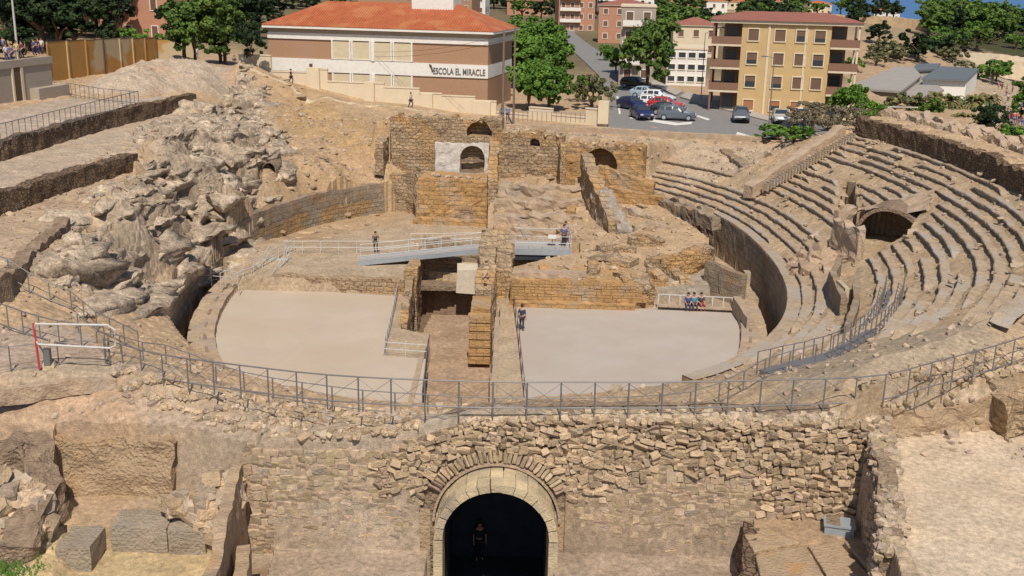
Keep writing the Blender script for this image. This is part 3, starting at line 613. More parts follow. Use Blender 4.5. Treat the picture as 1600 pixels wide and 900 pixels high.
# ============================================================ seating tiers on the right
stand = empty('seating_stand', (*ell(6, -5), 5), 0, 'bank of curved stone seating rows on the right side of the amphitheatre', 'seating')
def clipang(d, a0, a1, z):
    """angles of a tier that lie inside the diagonal end wall"""
    o = []
    for a in np.arange(a0, a1, .45):
        x, y = ell(d, a)
        if side(x, y, SA, SB) < -.3 or (d < 5.2 and a < 74): o.append(a)
    return o
PASS = [P(*c) for c in ((1300,395,5),(1290,430,5),(1310,480,5),(1320,525,5),(1345,480,5),(1343,425,5),(1330,395,5))]
VHOLE = [(vx-.4,vy-.5),(vx+4.0,vy+1.9),(vx+6.2,vy+5.6),(vx+2.2,vy+8.2),(vx-.6,vy+6.2),(vx-1.0,vy+2.6)]
def inp(x, y, poly): return bool(inpoly(np.array([x]), np.array([y]), poly)[0])
def tier(d, z, wd, a0, a1, rise, ero, s, name='seat_row'):
    av = clipang(d, a0, a1, z); 
    if len(av) < 6: return
    runs = [[]]
    for a in av:
        x, y = ell(d+.2, a); e = float(fbm(np.array([a*.11+s]), np.array([s*3.1]), None, 3, s)[0])
        e += .012*max(0, a-46)*(1+.5*math.sin(s*2))+.03*max(0, -44-a)*(1+.5*math.sin(s*3)); miss = inp(x, y, PASS) or inp(x, y, VHOLE) or (e > .55-ero*1.3) or G(x, y) < z-.85
        if miss:
            if runs[-1]: runs.append([])
        else: runs[-1].append(a)
    for rn in runs:
        if len(rn) < (12 if rn and rn[0] < -38 else 5): continue
        rn = np.array(rn); n = len(rn)
        jit = fbm(rn*.35, rn*0+s, None, 4, s+5)*(.07+ero*.45); zj = fbm(rn*.5, rn*0+s+9, None, 3, s+8)*(.03+ero*.22)
        ends = np.minimum(1, np.minimum(np.arange(n), np.arange(n)[::-1])/3.)
        rows = []
        for (do, dz) in ((.13, -rise-.35), (.13, -rise*.45), (.10, -.13), (0, -.11), (.0, -.02), (.05, .02), (wd*.55, -.05), (wd+.12, -.12)):
            r = []
            for k, a in enumerate(rn):
                x, y = ell(d+do+(jit[k] if do < .3 else 0), a); r.append((x, y, z+dz+zj[k]-(1-ends[k])*(.3 if dz > -.2 else 0)))
            rows.append(r)
        f = MB().grid(rows[::-1]); v = np.array(f.v); v = v+dnoise(v, 2.6, .07, s); f.v = [tuple(map(float, q)) for q in v]
        f.build(name, M['seat'], stand)
TR = .78; RI = .34
for i in range(1, 18):
    d = i*TR; z = 3.2+i*RI; 
    if i in (5,): continue
    a1 = 74 if i < 6 else 60; a0 = -52
    tier(d, z, TR, a0, a1, RI, {1:.0, 2:.02, 3:.02}.get(i, .05+.012*max(0, i-6)), i)
# widened landing in front of the second bank, and coping of the podium
for (d, z, wd) in ((-.05, 3.32, .8), ):
    av = np.arange(-62, 24, 1.); rows = [[(*ell(d+o, a), z+h) for a in av] for o, h in ((wd, 0), (0, .02), (0, -.22))]
    f = MB().grid(rows); v = np.array(f.v)+dnoise(f.v, 2, .05, 3); f.v = [tuple(map(float, q)) for q in v]; f.build('coping', M['seat'], stand)
# outer crest: dark rubble band and the ridges behind
cr_ = [ell(14.3, a) for a in np.linspace(-24, 50, 70)]; cr_ = [c for c in cr_ if side(c[0], c[1], SA, SB) < 0]
w = ruinwall('crest_wall', cr_[::-1][::1], .9, [9.0]*len(cr_), [10.4]*len(cr_), M['brownwall'], .18, .08, s=8)
tag(w, 'dark brown rubble wall along the top of the right seating', 'wall')
for q, (d, z, a0, a1) in enumerate(((17.2, 10.75, -16, 46), (19.2, 10.55, -14, 42), (21.3, 10.2, -12, 38))):
    pp = [ell(d, a) for a in np.linspace(a0, a1, 60)]; pp = [c for c in pp if side(c[0], c[1], SA, SB) < 2]
    w = ruinwall('outer_ridge', pp[::-1], .8, z-1.6, z, M['sand'], .32, .16, s=20+q)
    tag(w, ('first', 'second', 'third')[q]+' crumbling stone ridge behind the dark wall at the top of the right seating', 'wall')
# diagonal end wall with a saw-tooth row of step ends
dA = (SA.x-1.2, SA.y-2.4); e = ruinwall('end_wall', [(SA.x-.5, SA.y+.2), (SB.x-.2, SB.y+.3)], .9, [4.4, 7.6], [5.45, 9.7], M['sand'], .08, .06, s=6)
tag(e, 'sloping sand coloured end wall climbing to the top of the right seating', 'wall')
n = 30
for k in range(n):
    t = (k+.5)/n; x = SA.x+(SB.x-SA.x)*t+.6; y = SA.y+(SB.y-SA.y)*t-.3; z = 5.85+3.6*t
    MB(frame(x, y, z-.25, math.atan2(SB.y-SA.y, SB.x-SA.x))).box(-.07, .07, -.38, .2, -.5, .08).build('step_end', M['seat'], e)
# vaulted passage mouth in the stand
def tunnel(name, x, y, z, rz, r, hgt, L, mt, parent=None, th=.35, n=12):
    """barrel vault shell closed at the back; mouth faces local -y"""
    T_ = frame(x, y, z, rz); o = []; i_ = []
    for k in range(n+1):
        a = math.pi*k/n; o.append((-(r+th)*math.cos(a), hgt-r+(r+th)*math.sin(a))); i_.append((-r*math.cos(a), hgt-r+r*math.sin(a)))
    o = [(-(r+th), -1)]+o+[(r+th, -1)]; i_ = [(-r, -1)]+i_+[(r, -1)]
    mb = MB(T_)
    mb.grid([[(a, yy, b) for a, b in o] for yy in np.linspace(0, L, 8)])
    mb.grid([[(a, yy, b) for a, b in i_] for yy in np.linspace(L, 0, 8)])
    mb.grid([[(a, 0, b) for a, b in i_], [(a, 0, b) for a, b in o]])
    mb.add([(a, L, b) for a, b in o], [tuple(range(len(o)))])
    f = np.array(mb.v); f = f+dnoise(f, 1.2, .12, 3); mb.v = [tuple(map(float, q)) for q in f]
    return mb.build(name, mt, parent)
mz = 3.2+.436*float(pdist(np.array([vx+3.1]), np.array([vy+5.0]), POD)[0]); print('mouth', mz)
vt = tunnel('vaulted_passage', vx+3.1, vy+5.0, mz-3.2, math.radians(-28), 2.05, 3.75, 3.6, M['mortar'], th=.22)
tag(vt, 'dark vaulted passage mouth opening in the right seating', 'passage')
for p in (((vx-.2, vy+.2), (vx-.9, vy+3.4), 6.6, .5), ((vx-.9, vy+3.5), (vx+.3, vy+4.2), 7.2, .7)):
    ruinwall('side_wall', [p[0], p[1]], p[3], 4.4, p[2], M['sand'], .35, .18, vt, s=int(p[2]*3))
rb = [(vx+.2, vy+6.6, 8.), (vx+5.2, vy+4.2, 8.), (vx+6.9, vy+7.6, 10.), (vx+1.9, vy+10.0, 9.6)]
R_ = []
for j in range(13):
    R_.append([])
    for i in range(13):
        a = Vector(rb[0]).lerp(Vector(rb[1]), i/12); b = Vector(rb[3]).lerp(Vector(rb[2]), i/12); p = a.lerp(b, j/12); u = (i/12-.5)*2
        R_[-1].append((p.x, p.y, max(3.2+.436*float(pdist(np.array([p.x]), np.array([p.y]), POD)[0])+.02, mz+.72-abs(u)**2*1.1-j*.05)))
mb = MB().grid(R_); f = np.array(mb.v); f = f+dnoise(f, 1.2, .22, 13); mb.v = [tuple(map(float, q)) for q in f]; mb.build('earth_roof', M['sand'], vt)
# lined cut (vomitory) through the lower rows
for (pts_, z, lb) in (([P(1312,405,5.1), P(1302,432,5.), P(1319,474,5.)], 5.25, 'left'), ([P(1338,436,5.2), P(1339,470,5.2), P(1324,520,4.9)], 5.3, 'right')):
    o = ruinwall('cut_wall', [(p.x, p.y) for p in pts_], .35, 0, z, M['greywall'], .03, .04, s=31); tag(o, 'stone wall lining the %s side of the dark stair cut in the lower seating' % lb, 'wall')
b_ = P(1320, 448, 5.3); MB().box(b_.x-.12, b_.x+.12, b_.y-.5, b_.y+1.2, 2, 5.35).build('pier', M['cream']) and None
tag(bpy.data.objects['pier'], 'pale upright pier in the middle of the dark stair cut', 'pier')
# ============================================================ church ruin and walls inside the arena
ch = empty('church_ruin', (-2, 96, 3), 0, 'roofless stone church ruin with orange walls at the far side of the arena', 'ruin')
archwall('upper_wall', (-11.6, 99.9), (-1.2, 99.0), 3., 8.6, 1.4, [(8.3, 1.25, 7.1, 7.25)], M['mixwall'], ch, .3, .10, s=3, depth=1.35)
archwall('white_wall', (-7.35, 98.75), (-2.3, 98.25), 3.2, 6.45, .5, [(3.45, 1.12, 3.7, 5.15)], M['white_plaster'], ch, .1, .05, s=5, depth=2.2)
MB().box(-4.95, -2.75, 98.75, 98.95, 4.75, 4.95).box(-4.95, -2.75, 98.75, 99.0, 3.7, 3.95).build('lintel_beam', M['wood'], ch)
archwall('block_wall', (-8.6, 94.4), (-2.2, 93.7), -.4, 3.95, 3.6, [], M['orange'], ch, .10, .10, s=7)
ruinwall('plinth', [(-8.9, 93.6), (-2.1, 92.9)], .8, -.4, .55, M['orange'], .1, .12, ch, s=9)
archwall('middle_wall', (-2.0, 97.6), (4.3, 96.5), 2.4, 7.75, 1.4, [(3.9, .45, 6.55, 6.9)], M['mixwall'], ch, .3, .1, s=11, depth=1.0)
archwall('apse_wall', (4.35, 96.6), (11.6, 95.2), 1.0, 6.95, 1.8, [(3.35, 1.6, 3.5, 5.1)], M['orange'], ch, .35, .12, s=13, depth=1.6)
ruinwall('pilaster', [(4.2, 96.8), (4.3, 94.2)], .5, 1, 7.0, M['mixwall'], .2, .1, ch, s=15)
# chapel block that runs towards the arena, pale flank
fl_ = ruinwall('flank_wall', [(6.35, 94.6), (6.6, 90), (7.3, 85.5), (7.9, 81.8)], .9, [.5, .5, .6, .8], [6.3, 5.6, 4.3, 3.0], M['mixwall'], .2, .12, ch, s=17)
ruinwall('pale_facing', [(6.9, 89.6), (7.7, 85.0), (8.6, 81.4)], 1.1, .6, [4.8, 4.1, 2.7], mat('pale_grey_core', (.42,.37,.31), (.22,.18,.15), 1.6, .95, .6, 5), .35, .22, ch, s=19)
ruinwall('cross_wall', [(7.3, 93.2), (12.2, 92.2)], 1.3, .8, [5.6, 4.3], M['orange'], .15, .12, ch, s=21)
ruinwall('cross_wall', [(8.2, 91.2), (12.7, 90.2)], .8, .6, [4.1, 3.5], M['orange'], .12, .15, ch, s=22)
ruinwall('side_wall', [(-1.9, 97.8), (-1.9, 92.5)], .8, 2, [7.2, 4.6], M['mixwall'], .3, .12, ch, s=23)
for k, (x0, x1, y, zt) in enumerate(((-1.6, 6.0, 93.6, 3.7), (-1.6, 5.9, 90.6, 3.0), (-1.5, 5.6, 87., 2.5), (-1.4, 5.6, 83.6, 2.15), (-1.4, 3.8, 80.2, 1.9))):
    ruinwall('foundation_course', [(x0, y), ((x0+x1)/2, y-.5), (x1, y+.2)], 1.3, .3, zt, M['sand'], .2, .2, ch, s=30+k)
ruinwall('low_front_wall', [(-.1, 69.5), (3, 69.3), (8.1, 69.2)], 1.0, -.2, 1.85, M['orange'], .07, .08, ch, s=40)
ruinwall('ledge', [(.1, 68.75), (8.3, 68.5)], .7, -.2, .45, M['orange'], .05, .08, ch, s=41)
ruinwall('ledge', [(0, 69.75), (5, 69.85)], .9, 1.2, 2.15, M['sand'], .12, .1, ch, s=43)
ruinwall('buttress', [(7.2, 69.6), (9.4, 70.1)], 2.0, -.2, [2.3, 1.6], M['mixwall'], .35, .2, ch, s=42)
ruinwall('back_ledge', [(9.6, 74.6), (12, 74.2), (14.2, 75.4)], 1.1, .2, [2.4, 2.7, 2.9], M['mixwall'], .3, .2, ch, s=44)
ruinwall('rubble_core', [(-1.5, 78.2), (-.9, 74.5), (-.9, 70.6)], 1.7, -.3, [3.2, 2.6, 2.0], M['mixwall'], .3, .22, ch, s=45)
ruinwall('rubble_core', [(4.9, 77.0), (6.6, 74.3), (8.6, 73.3)], 1.6, .2, [1.7, 2.2, 2.3], M['mixwall'], .3, .25, ch, s=46)
ruinwall('terrace_edge', [(-1.0, 73.6), (4.6, 73.5)], .8, .2, 1.15, M['sand'], .1, .1, ch, s=47)
ruinwall('side_wall', [(-11.6, 98.9), (-9.8, 98.3), (-8.3, 96.9)], .8, -.2, [3.3, 3.7, 3.9], M['mixwall'], .1, .1, ch, s=24)
# separate pieces in the arena
o = ruinwall('stone_pillar', [(-1.85, 61.35), (-1.83, 63.6), (-1.85, 65.2)], 1.18, -1.6, [2.1, 2.1, 1.7], M['orange'], .05, .05, s=50, step=.25)
tag(o, 'orange squared block pillar standing alone at the edge of the sunken strip', 'pillar')
for k in range(6): MB(frame(-1.85, 61.2, -1.2+k*.52, random.uniform(-.03, .03))).box(-.66+random.uniform(-.04, .04), .62, -.5, .1, 0, .44).build('block', M['orange'], o)
o = ruinwall('ruined_pier', [(-1.75, 66.2), (-1.7, 69.8), (-1.75, 77)], 1.15, -1.6, [2.2, 2.6, 3.0], M['mixwall'], .35, .16, s=52); tag(o, 'tall broken rubble pier rising behind the orange block pillar', 'ruin')
o = ruinwall('terrace_wall', [(-16.6, 71.7), (-12, 71.5), (-7.4, 71.2)], .55, -.2, 1.05, M['mixwall'], .05, .07, s=54); tag(o, 'low rubble retaining wall behind the left sandy arena floor', 'wall')
o = ruinwall('trench_wall', [(-7.0, 71.6), (-7.15, 77.6)], .8, -3, [1.5, 1.3], M['mixwall'], .12, .1, s=55); tag(o, 'ragged stone wall along the left side of the deep shaft', 'wall')
o = ruinwall('trench_wall', [(-6.75, 63.8), (-6.9, 67.5), (-7.0, 71.3)], .5, -3, [.3, .7, 1.3], M['mixwall'], .12, .08, s=56); tag(o, 'low rubble edge between the sandy arena and the narrow dark trench', 'wall')
o = ruinwall('shaft_wall', [(-6.9, 78.0), (-3.9, 77.8)], .8, [-.9, -.9], [1.0, .9], M['mixwall'], .08, .08, s=57); tag(o, 'brown masonry wall above the dark shaft beside the white block', 'wall')
tag(MB().box(-7.2, -2.6, 75.4, 77.7, -.95, -.62).build('shaft_cover', M['mortar']), 'dark slab roofing the deep shaft in the sunken strip', 'slab')
mb = MB(); mb.box(-4.05, -2.5, 74.6, 76.4, -.9, .9); v = np.array(mb.v)+dnoise(mb.v, 1, .15, 3); mb.v = [tuple(map(float, q)) for q in v]
tag(mb.build('plastered_block', mat('pale_plaster', (.62,.55,.45), (.50,.44,.36), 2, .9, .2)), 'pale plastered block beside the dark shaft under the footbridge', 'block')
o = ruinwall('basin_rim', [(-7.3, 84.6), (-2.6, 84.2)], .9, -.1, .75, M['greywall'], .1, .12, s=59); tag(o, 'low grey masonry rim in front of the orange church block', 'wall')
o = ruinwall('basin_rim', [(-7.6, 81.3), (-2.3, 80.6)], 1.0, -.1, .65, M['greywall'], .1, .14, s=60); tag(o, 'broken grey footing between the footbridge and the church', 'wall')
o = ruinwall('strip_edge', [(-.9, 46), (-.85, 55), (-.9, 66)], .3, -1.6, .12, M['sand'], .02, .03, s=61); tag(o, 'narrow stone edge between the sunken strip and the pale path', 'kerb')
o = ruinwall('strip_edge', [(-5.05, 46), (-5.15, 62.4)], .3, -1.6, .1, M['sand'], .02, .03, s=62); tag(o, 'stone edge on the left of the sunken reddish strip', 'kerb')
# right: grey panel, white post and kerb box by the podium
a, b = P(1103, 446, .6), P(1160, 474, .2)
o = ruinwall('cross_wall', [(a.x, a.y), (b.x, b.y)], .5, -1, [2.4, 2.2], M['greywall'], .05, .03, s=63); tag(o, 'smooth grey wall panel beside the dark gate at the right end of the arena', 'wall')
a = P(1160, 470, .2); tag(MB().box(a.x-.05, a.x+.35, a.y-.3, a.y+.3, -.5, 2.3).build('pier', M['cream']), 'pale upright pier at the end of the smooth grey wall panel', 'pier')
a, b = P(1150, 480, .4), P(1172, 515, .4)
o = ruinwall('kerb_wall', [(a.x, a.y), (b.x, b.y)], .5, 0, 1.15, M['sand'], .03, .03, s=64); tag(o, 'short pale topped wall at the back right corner of the grey stage', 'wall')
# walls on the slope behind the arena
o = ruinwall('retaining_wall', [(-12.8, 104), (-7, 103.2), (-1.2, 104.2)], .8, 5, [7.6, 8.3, 7.8], M['mixwall'], .3, .15, s=65); tag(o, 'broken rubble wall on the slope behind the church below the school', 'wall')
o = ruinwall('retaining_wall', [(-12.4, 97.8), (-12.2, 103.5)], .8, 3.5, [6.4, 7.4], M['mixwall'], .2, .15, s=66); tag(o, 'narrow wall spur on the slope left of the white church wall', 'wall')
pts = [P(*c) for c in ((705,186,7.0), (800,196,6.9), (950,204,6.7), (1100,212,6.6), (1190,217,6.5))]
o = ruinwall('street_wall', [(p.x, p.y-.2) for p in pts], .7, 5.2, [7.2,7.0,7.0,6.8,6.8], M['sand'], .04, .04, s=67); tag(o, 'low sand coloured wall along the street above the ruin', 'wall')
for (c0, c1, h, lb) in (((1130,238,5.6),(1175,272,5.4),.5,'upper'), ((1020,312,3.0),(1120,340,3.6),.2,'lower')):
    a, b = P(*c0), P(*c1); n = 24; m = (a+b)/2
    o = ruinwall('broken_row', [(a.x, a.y), (m.x+.3, m.y+.5), (b.x, b.y)], .9, [a.z-1, m.z-1, b.z-1], [a.z+h*.5, m.z+h*.6, b.z+h*.5], M['greywall'], .12, .1, s=68+n); n += 1
    tag(o, lb+' broken seating row on the slope between the church and the right seating', 'wall')
cvp = P(421,268,5.0); Tz = G(cvp.x, cvp.y); cave = tunnel('cave', cvp.x, cvp.y-.15, Tz-.75, 0, .55, 1.45, 3., M['mortar'], th=.1)
tag(cave, 'small dark cave mouth in the bedrock behind the arena', 'cave')
# left terrace retaining walls; the dark brown rubble colour also carries their shade
for pp, zt, zb, th, lb, mt in ((TA, 9.75, 7.6, .9, 'upper dark rubble terrace wall at the far left under the railing', 'brownwall'),
    ([P(-90,331,8.4), P(0,303,8.4), P(130,262,8.4), P(206,242,8.4)], 8.55, 6.2, 1.0, 'middle dark brown earth and rubble terrace wall on the left', 'brownwall'),
    ([P(-70,470,7.2), P(0,440,7.2), P(40,400,7.2), P(98,348,7.3)], 7.4, 5.6, .8, 'lowest eroded terrace edge above the left railing', 'mortar')):
    o = ruinwall('terrace_wall', [(p.x, p.y) for p in pp], th, zb, zt, M[mt], .09 if th > .85 else .2, .1, s=int(zt*10)); tag(o, lb, 'wall')
# ============================================================ gate wall with arch, foreground stonework
gate = empty('gate_wall', (-.55, GY, 0), 0, 'foreground rubble stone wall with a round arched gateway of cream voussoirs', 'wall')
AX = PY(776, 800, GY).x; AR = 1.80; ASP = 2.76
def wall_top(x): return float(np.interp(x, [-9.4, -4.6, -2.6, -1.2, 3, 8, 12.4], [5.15, 5.3, 6.0, 6.55, 6.68, 6.7, 6.75]))
secs = [(-9.2, -1.6), (-1.6, 5.2), (5.2, 12.45)]
core = []
# core: one face split by columns, opening for the arch
def core_wall():
    S = sorted(set(np.round(np.r_[np.arange(-9.2, 12.46, .22), 12.45, [AX-AR*math.cos(math.pi*k/16)*1.09 for k in range(17)]], 3))); mb = MB(); R = AR*1.09
    for a, b in zip(S, S[1:]):
        if b-a < .01: continue
        m = (a+b)/2; za = zb_ = .2
        if abs(m-AX) < R: za = ASP+math.sqrt(max(0, R*R-(a-AX)**2)); zb_ = ASP+math.sqrt(max(0, R*R-(b-AX)**2))
        ta, tb = wall_top(a), wall_top(b); n = max(1, int((ta-min(za, zb_))/.22)); col = []
        for k in range(n+1): col += [(a, GY, za+(ta-za)*k/n), (b, GY, zb_+(tb-zb_)*k/n)]
        mb.add(col, [(2*k, 2*k+1, 2*k+3, 2*k+2) for k in range(n)])
        mb.add([(a,GY,ta),(b,GY,tb),(b,GY+1.3,tb+.12),(a,GY+1.3,ta+.12)], [(0,1,2,3)])
    for xx in (-9.2, 12.45):
        t = wall_top(xx); mb.add([(xx,GY,0),(xx,GY+1.3,0),(xx,GY+1.3,t+.1),(xx,GY,t)], [(0,1,2,3)])
    f = np.array(mb.v); f = f+dnoise(f, 1.5, .10, 2)+dnoise(f, 5, .05, 6); mb.v = [tuple(map(float, q)) for q in f]
    return mb.build('wall_core', M['mortar'], gate)
core_wall()
# barrel behind the arch
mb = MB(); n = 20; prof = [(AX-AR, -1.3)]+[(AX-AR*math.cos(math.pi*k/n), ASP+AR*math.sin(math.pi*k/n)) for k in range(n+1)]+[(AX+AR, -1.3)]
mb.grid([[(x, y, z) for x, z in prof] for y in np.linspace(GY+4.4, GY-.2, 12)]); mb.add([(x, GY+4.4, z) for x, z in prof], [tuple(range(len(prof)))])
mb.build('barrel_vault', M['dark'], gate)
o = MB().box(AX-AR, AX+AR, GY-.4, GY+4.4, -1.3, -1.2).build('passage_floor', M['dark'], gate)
# voussoirs and jamb stones, standing proud of the wall
YF, YB = GY-1.5, GY+.25; NV = 15
def seg(a0, a1, r0, r1, yf, yb, nm, mt, par):
    vs = []
    for a in (a0, (a0+a1)/2, a1):
        for r in (r0, r1):
            for y in (yf, yb): vs.append((AX-r*math.cos(a), y, ASP+r*math.sin(a)))
    return MB().add(vs, [(0,4,5,1),(4,8,9,5),(2,3,7,6),(6,7,11,10),(0,2,6,4),(4,6,10,8),(1,5,7,3),(5,9,11,7),(0,1,3,2),(8,10,11,9)]).build(nm, mt, par)
for k in range(NV):
    g = .008; a0 = math.pi*k/NV+g; a1 = math.pi*(k+1)/NV-g
    for y0, y1 in ((YF, YF+.62), (YF+.63, YF+1.15), (YF+1.16, YB)): seg(a0+random.uniform(-.01,.01), a1+random.uniform(-.01,.01), AR+random.uniform(0,.02), AR+.30+random.uniform(-.03, .02), y0+random.uniform(0, .02), y1, 'voussoir', M['cream'], gate)
for sgn in (-1, 1):
    for k in range(7):
        z0 = -.7+k*.49; MB().box(min(AX+sgn*AR, AX+sgn*(AR+.31)), max(AX+sgn*AR, AX+sgn*(AR+.31)), YF+random.uniform(0, .03), YB, z0, z0+.47).build('jamb_stone', M['cream'], gate)
mb = MB(); pr_ = []
for (r, y0) in ((AR+.36, GY-.2), (AR+.44, GY-.2), (AR+.44, GY+.1), (AR+.36, GY+.1)): pr_.append([(AX-r*math.cos(a), y0, ASP+r*math.sin(a)) for a in np.linspace(0, math.pi, 31)])
mb.grid(pr_[::-1]+[pr_[-1]]); mb.build('arch_coping', M['sand'], gate)
# ---- stones
def stonemesh(s):
    r_ = random.Random(s); bm = bmesh.new(); bmesh.ops.create_cube(bm, size=1); bmesh.ops.subdivide_edges(bm, edges=bm.edges[:], cuts=1, use_grid_fill=True)
    for v in bm.verts:
        q = v.co.normalized()*.56; v.co = v.co.lerp(q, r_.uniform(.12,.34)); v.co += Vector((r_.uniform(-1,1), r_.uniform(-1,1), r_.uniform(-1,1)))*.085
    bmesh.ops.bisect_plane(bm, geom=bm.verts[:]+bm.edges[:]+bm.faces[:], plane_co=(0,-.40,0), plane_no=(r_.uniform(-.3,.3),-1,r_.uniform(-.5,.1)), clear_outer=True)
    ed_ = [e for e in bm.edges if e.is_boundary]; bmesh.ops.contextual_create(bm, geom=ed_); bmesh.ops.recalc_face_normals(bm, faces=bm.faces[:]); bmesh.ops.triangulate(bm, faces=bm.faces[:])
    me = bpy.data.meshes.new('stone'); bm.to_mesh(me); bm.free(); return me
SM = {}
for nm in ('stone', 'stone2'):
    SM[nm] = [stonemesh(i+(0 if nm == 'stone' else 50)) for i in range(12)]
    for m_e in SM[nm]: m_e.materials.append(M[nm])
SV = [np.array([v.co[:] for v in m.vertices]) for m in SM['stone']]; SF = [np.array([p.vertices[:] for p in m.polygons]) for m in SM['stone']]
M['stuffstone'] = tintmat('loose_stone', .4, 1.2, 6, 25, .8, 1.15)
def stones_stuff(name, items, parent, base):
    """items: (x,y,z,sx,sy,sz,rx,ry,rz) joined to one mesh"""
    Vs = []; Fs = []; Cs = []; o = 0
    for i, (x, y, z, sx, sy, sz, rx, ry, rz) in enumerate(items):
        k = i % 12; R_ = np.array((Matrix.Rotation(rz, 3, 'Z') @ Matrix.Rotation(ry, 3, 'Y') @ Matrix.Rotation(rx, 3, 'X')))
        v = (SV[k]*np.array((sx, sy, sz))) @ R_.T+np.array((x, y, z)); Vs.append(v); Fs.append(SF[k]+o); o += len(v)
        c = np.array(base)*random.uniform(.72, 1.22)*np.array((1, random.uniform(.96, 1.02), random.uniform(.9, 1.05))); Cs.append(np.repeat(c[None], len(v), 0))
    me = npmesh(name, np.concatenate(Vs), np.concatenate(Fs), M['stuffstone'], np.concatenate(Cs))
    ob = link(name, me, parent=parent)
    if parent is not None: ob.location = -parent.location
    ob['kind'] = 'stuff'; return ob
items = []
z = .9; row = 0
while z < 6.8:
    h = random.choice((random.uniform(.12,.2), random.uniform(.17,.28))); x = -9.1+random.uniform(0, .3)
    while x < 12.4:
        w_ = random.uniform(.13, .30) if random.random() < .6 else random.uniform(.25, .5)*(1.1 if z < 3.2 else 1); xc = x+w_/2; zc = z+h/2+random.uniform(-.06, .06); x += w_+.012
        top = wall_top(xc)
        if zc > top+.02: continue
        if math.hypot(xc-AX, max(0, zc-ASP)) < AR+.98+random.uniform(-.1, .1): continue
        if zc < ASP+.4 and abs(xc-AX) < AR+.75: continue
        lowcut = float(np.interp(xc, [-9, -4.6, -2.6, 1.6, 2.6, 4.4, 5.5, 12.4], [1.3, 1.5, 2.5, 2.6, 2.5, 2.2, 1.7, 2.6]))
        if zc < lowcut+random.uniform(-.15, .3): continue
        rough = float(np.interp(xc, [-4.9, -4.6, 1.8, 3.4, 5.3, 6, 8.3, 8.8, 12], [9, 3.7, 3.4, 3.9, 4.9, 4.7, 4.7, 3.2, 3.0]))
        isr = zc > rough+random.uniform(-.15, .15)
        if zc > 5.9 and xc < -1.5: isr = False
        items.append((xc, zc, w_, h, isr))
    z += h+.012
random.shuffle(items); items.sort(key=lambda t: -t[2]*t[3]*(1.35 if t[4] else .8))
rest = []
for k, (xc, zc, w_, h, isr) in enumerate(items):
    dp = random.uniform(.26, .42) if isr else .16; y = GY-(random.uniform(-.02, .13) if isr else .035+random.uniform(0,.045)); ry = random.uniform(-.2, .2)*(2.2 if isr else .6); h = h*random.uniform(.8, 1.2)
    sc = (w_*(1.06 if isr else 1.04), dp, h*(1.02 if isr else 1.06)); rx = random.uniform(-.45, .1) if isr else 0; rz = random.uniform(-.3, .3) if isr else 0
    if k < 300:
        link('stone', SM['stone' if isr or random.random() < .5 else 'stone2'][k % 12], (xc-gate.location.x, y-gate.location.y, zc), gate, (rx, ry, rz), sc)
    else: rest.append((xc, y, zc, *sc, rx, ry, rz))
# radiating rubble arch above the voussoirs
nn = 46
for k in range(nn):
    a = math.pi*(k+.5)/nn+random.uniform(-.01, .01)
    if not .45 < a < math.pi-.45: continue
    r = AR+.72+random.uniform(-.02, .03); rest.append((AX-r*math.cos(a), GY-.05-random.uniform(0, .06), ASP+r*math.sin(a), random.uniform(.34, .5), .3, .125, 0, a, 0))
stones_stuff('small_stone', rest, gate, (.45,.35,.25))
# rendered lower face between the stones
def slab(name, pts, y0, y1, mt, parent, st=.25):
    """thin layer of render on the wall; pts = (x, z) outline"""
    P2 = [(p[0], p[1]) for p in pts]; xs = [p[0] for p in pts]; zs = [p[1] for p in pts]; mb = MB(); vs = {}
    X, Zq = np.meshgrid(np.arange(min(xs), max(xs)+st, st), np.arange(min(zs), max(zs)+st, st)); ins = inpoly(X+st/2, Zq+st/2, P2)
    for j in range(X.shape[0]-1):
        for i in range(X.shape[1]-1):
            if ins[j,i]:
                q = []
                for (a, b) in ((j,i),(j,i+1),(j+1,i+1),(j+1,i)):
                    if (a,b) not in vs: vs[(a,b)] = len(mb.v); mb.v.append((X[a,b], y0, Zq[a,b]))
                    q.append(vs[(a,b)])
                mb.f.append(tuple(q))
    f = np.array(mb.v); f = f+dnoise(f, 1.4, .05, 8)+dnoise(f, 4, .02, 9); mb.v = [tuple(map(float, q)) for q in f]; return mb.build(name, mt, parent)
slab('mortar_face', [(-9.2,.2),(-2.6,.2),(-2.6,3.2),(-4.5,3.5),(-4.7,5.4),(-9.2,5.1)], GY-.07, GY, M['flushwall'], gate)
slab('mortar_face', [(1.4,.2),(8.7,.2),(8.7,4.6),(5.6,4.7),(3.6,3.6),(1.4,3.0)], GY-.07, GY, M['flushwall'], gate)
tag(bpy.data.objects['wall_core'])
# buttress wall going towards the viewer on the right
bt = ruinwall('buttress_wall', [(12.75, 34.6), (12.45, 32.4), (11.75, 29.6), (11.3, 28.3)], .62, 2.4, [6.7, 5.9, 5.35, 5.05], M['mortar'], .16, .1, s=70, step=.2)
tag(bt, 'broken rubble spur wall between the gate wall and the pale gravel yard', 'wall')
def along(pts, t):
    n = len(pts)-1; k = min(int(t*n), n-1); u = t*n-k; return Vector(pts[k]).lerp(Vector(pts[k+1]), u)
BL = [(12.75,34.6,6.7),(12.45,32.4,5.9),(11.75,29.6,5.35),(11.3,28.3,5.05)]
it = []
for k in range(560):
    p = along(BL, random.random()); r = random.random()
    if r < .62: zz = random.uniform(2.7, p.z-.05); x = p.x-.33+random.uniform(-.05, .05)
    else: zz = p.z+random.uniform(-.05, .05); x = p.x+random.uniform(-.32, .38)
    s = random.uniform(.14, .3); it.append((x, p.y, zz, s*1.2, s, s*.7, random.uniform(-.4,.4), random.uniform(-.4,.4), random.uniform(-3,3)))
ob = stones_stuff('small_stone', it, bt, (.43,.34,.25))
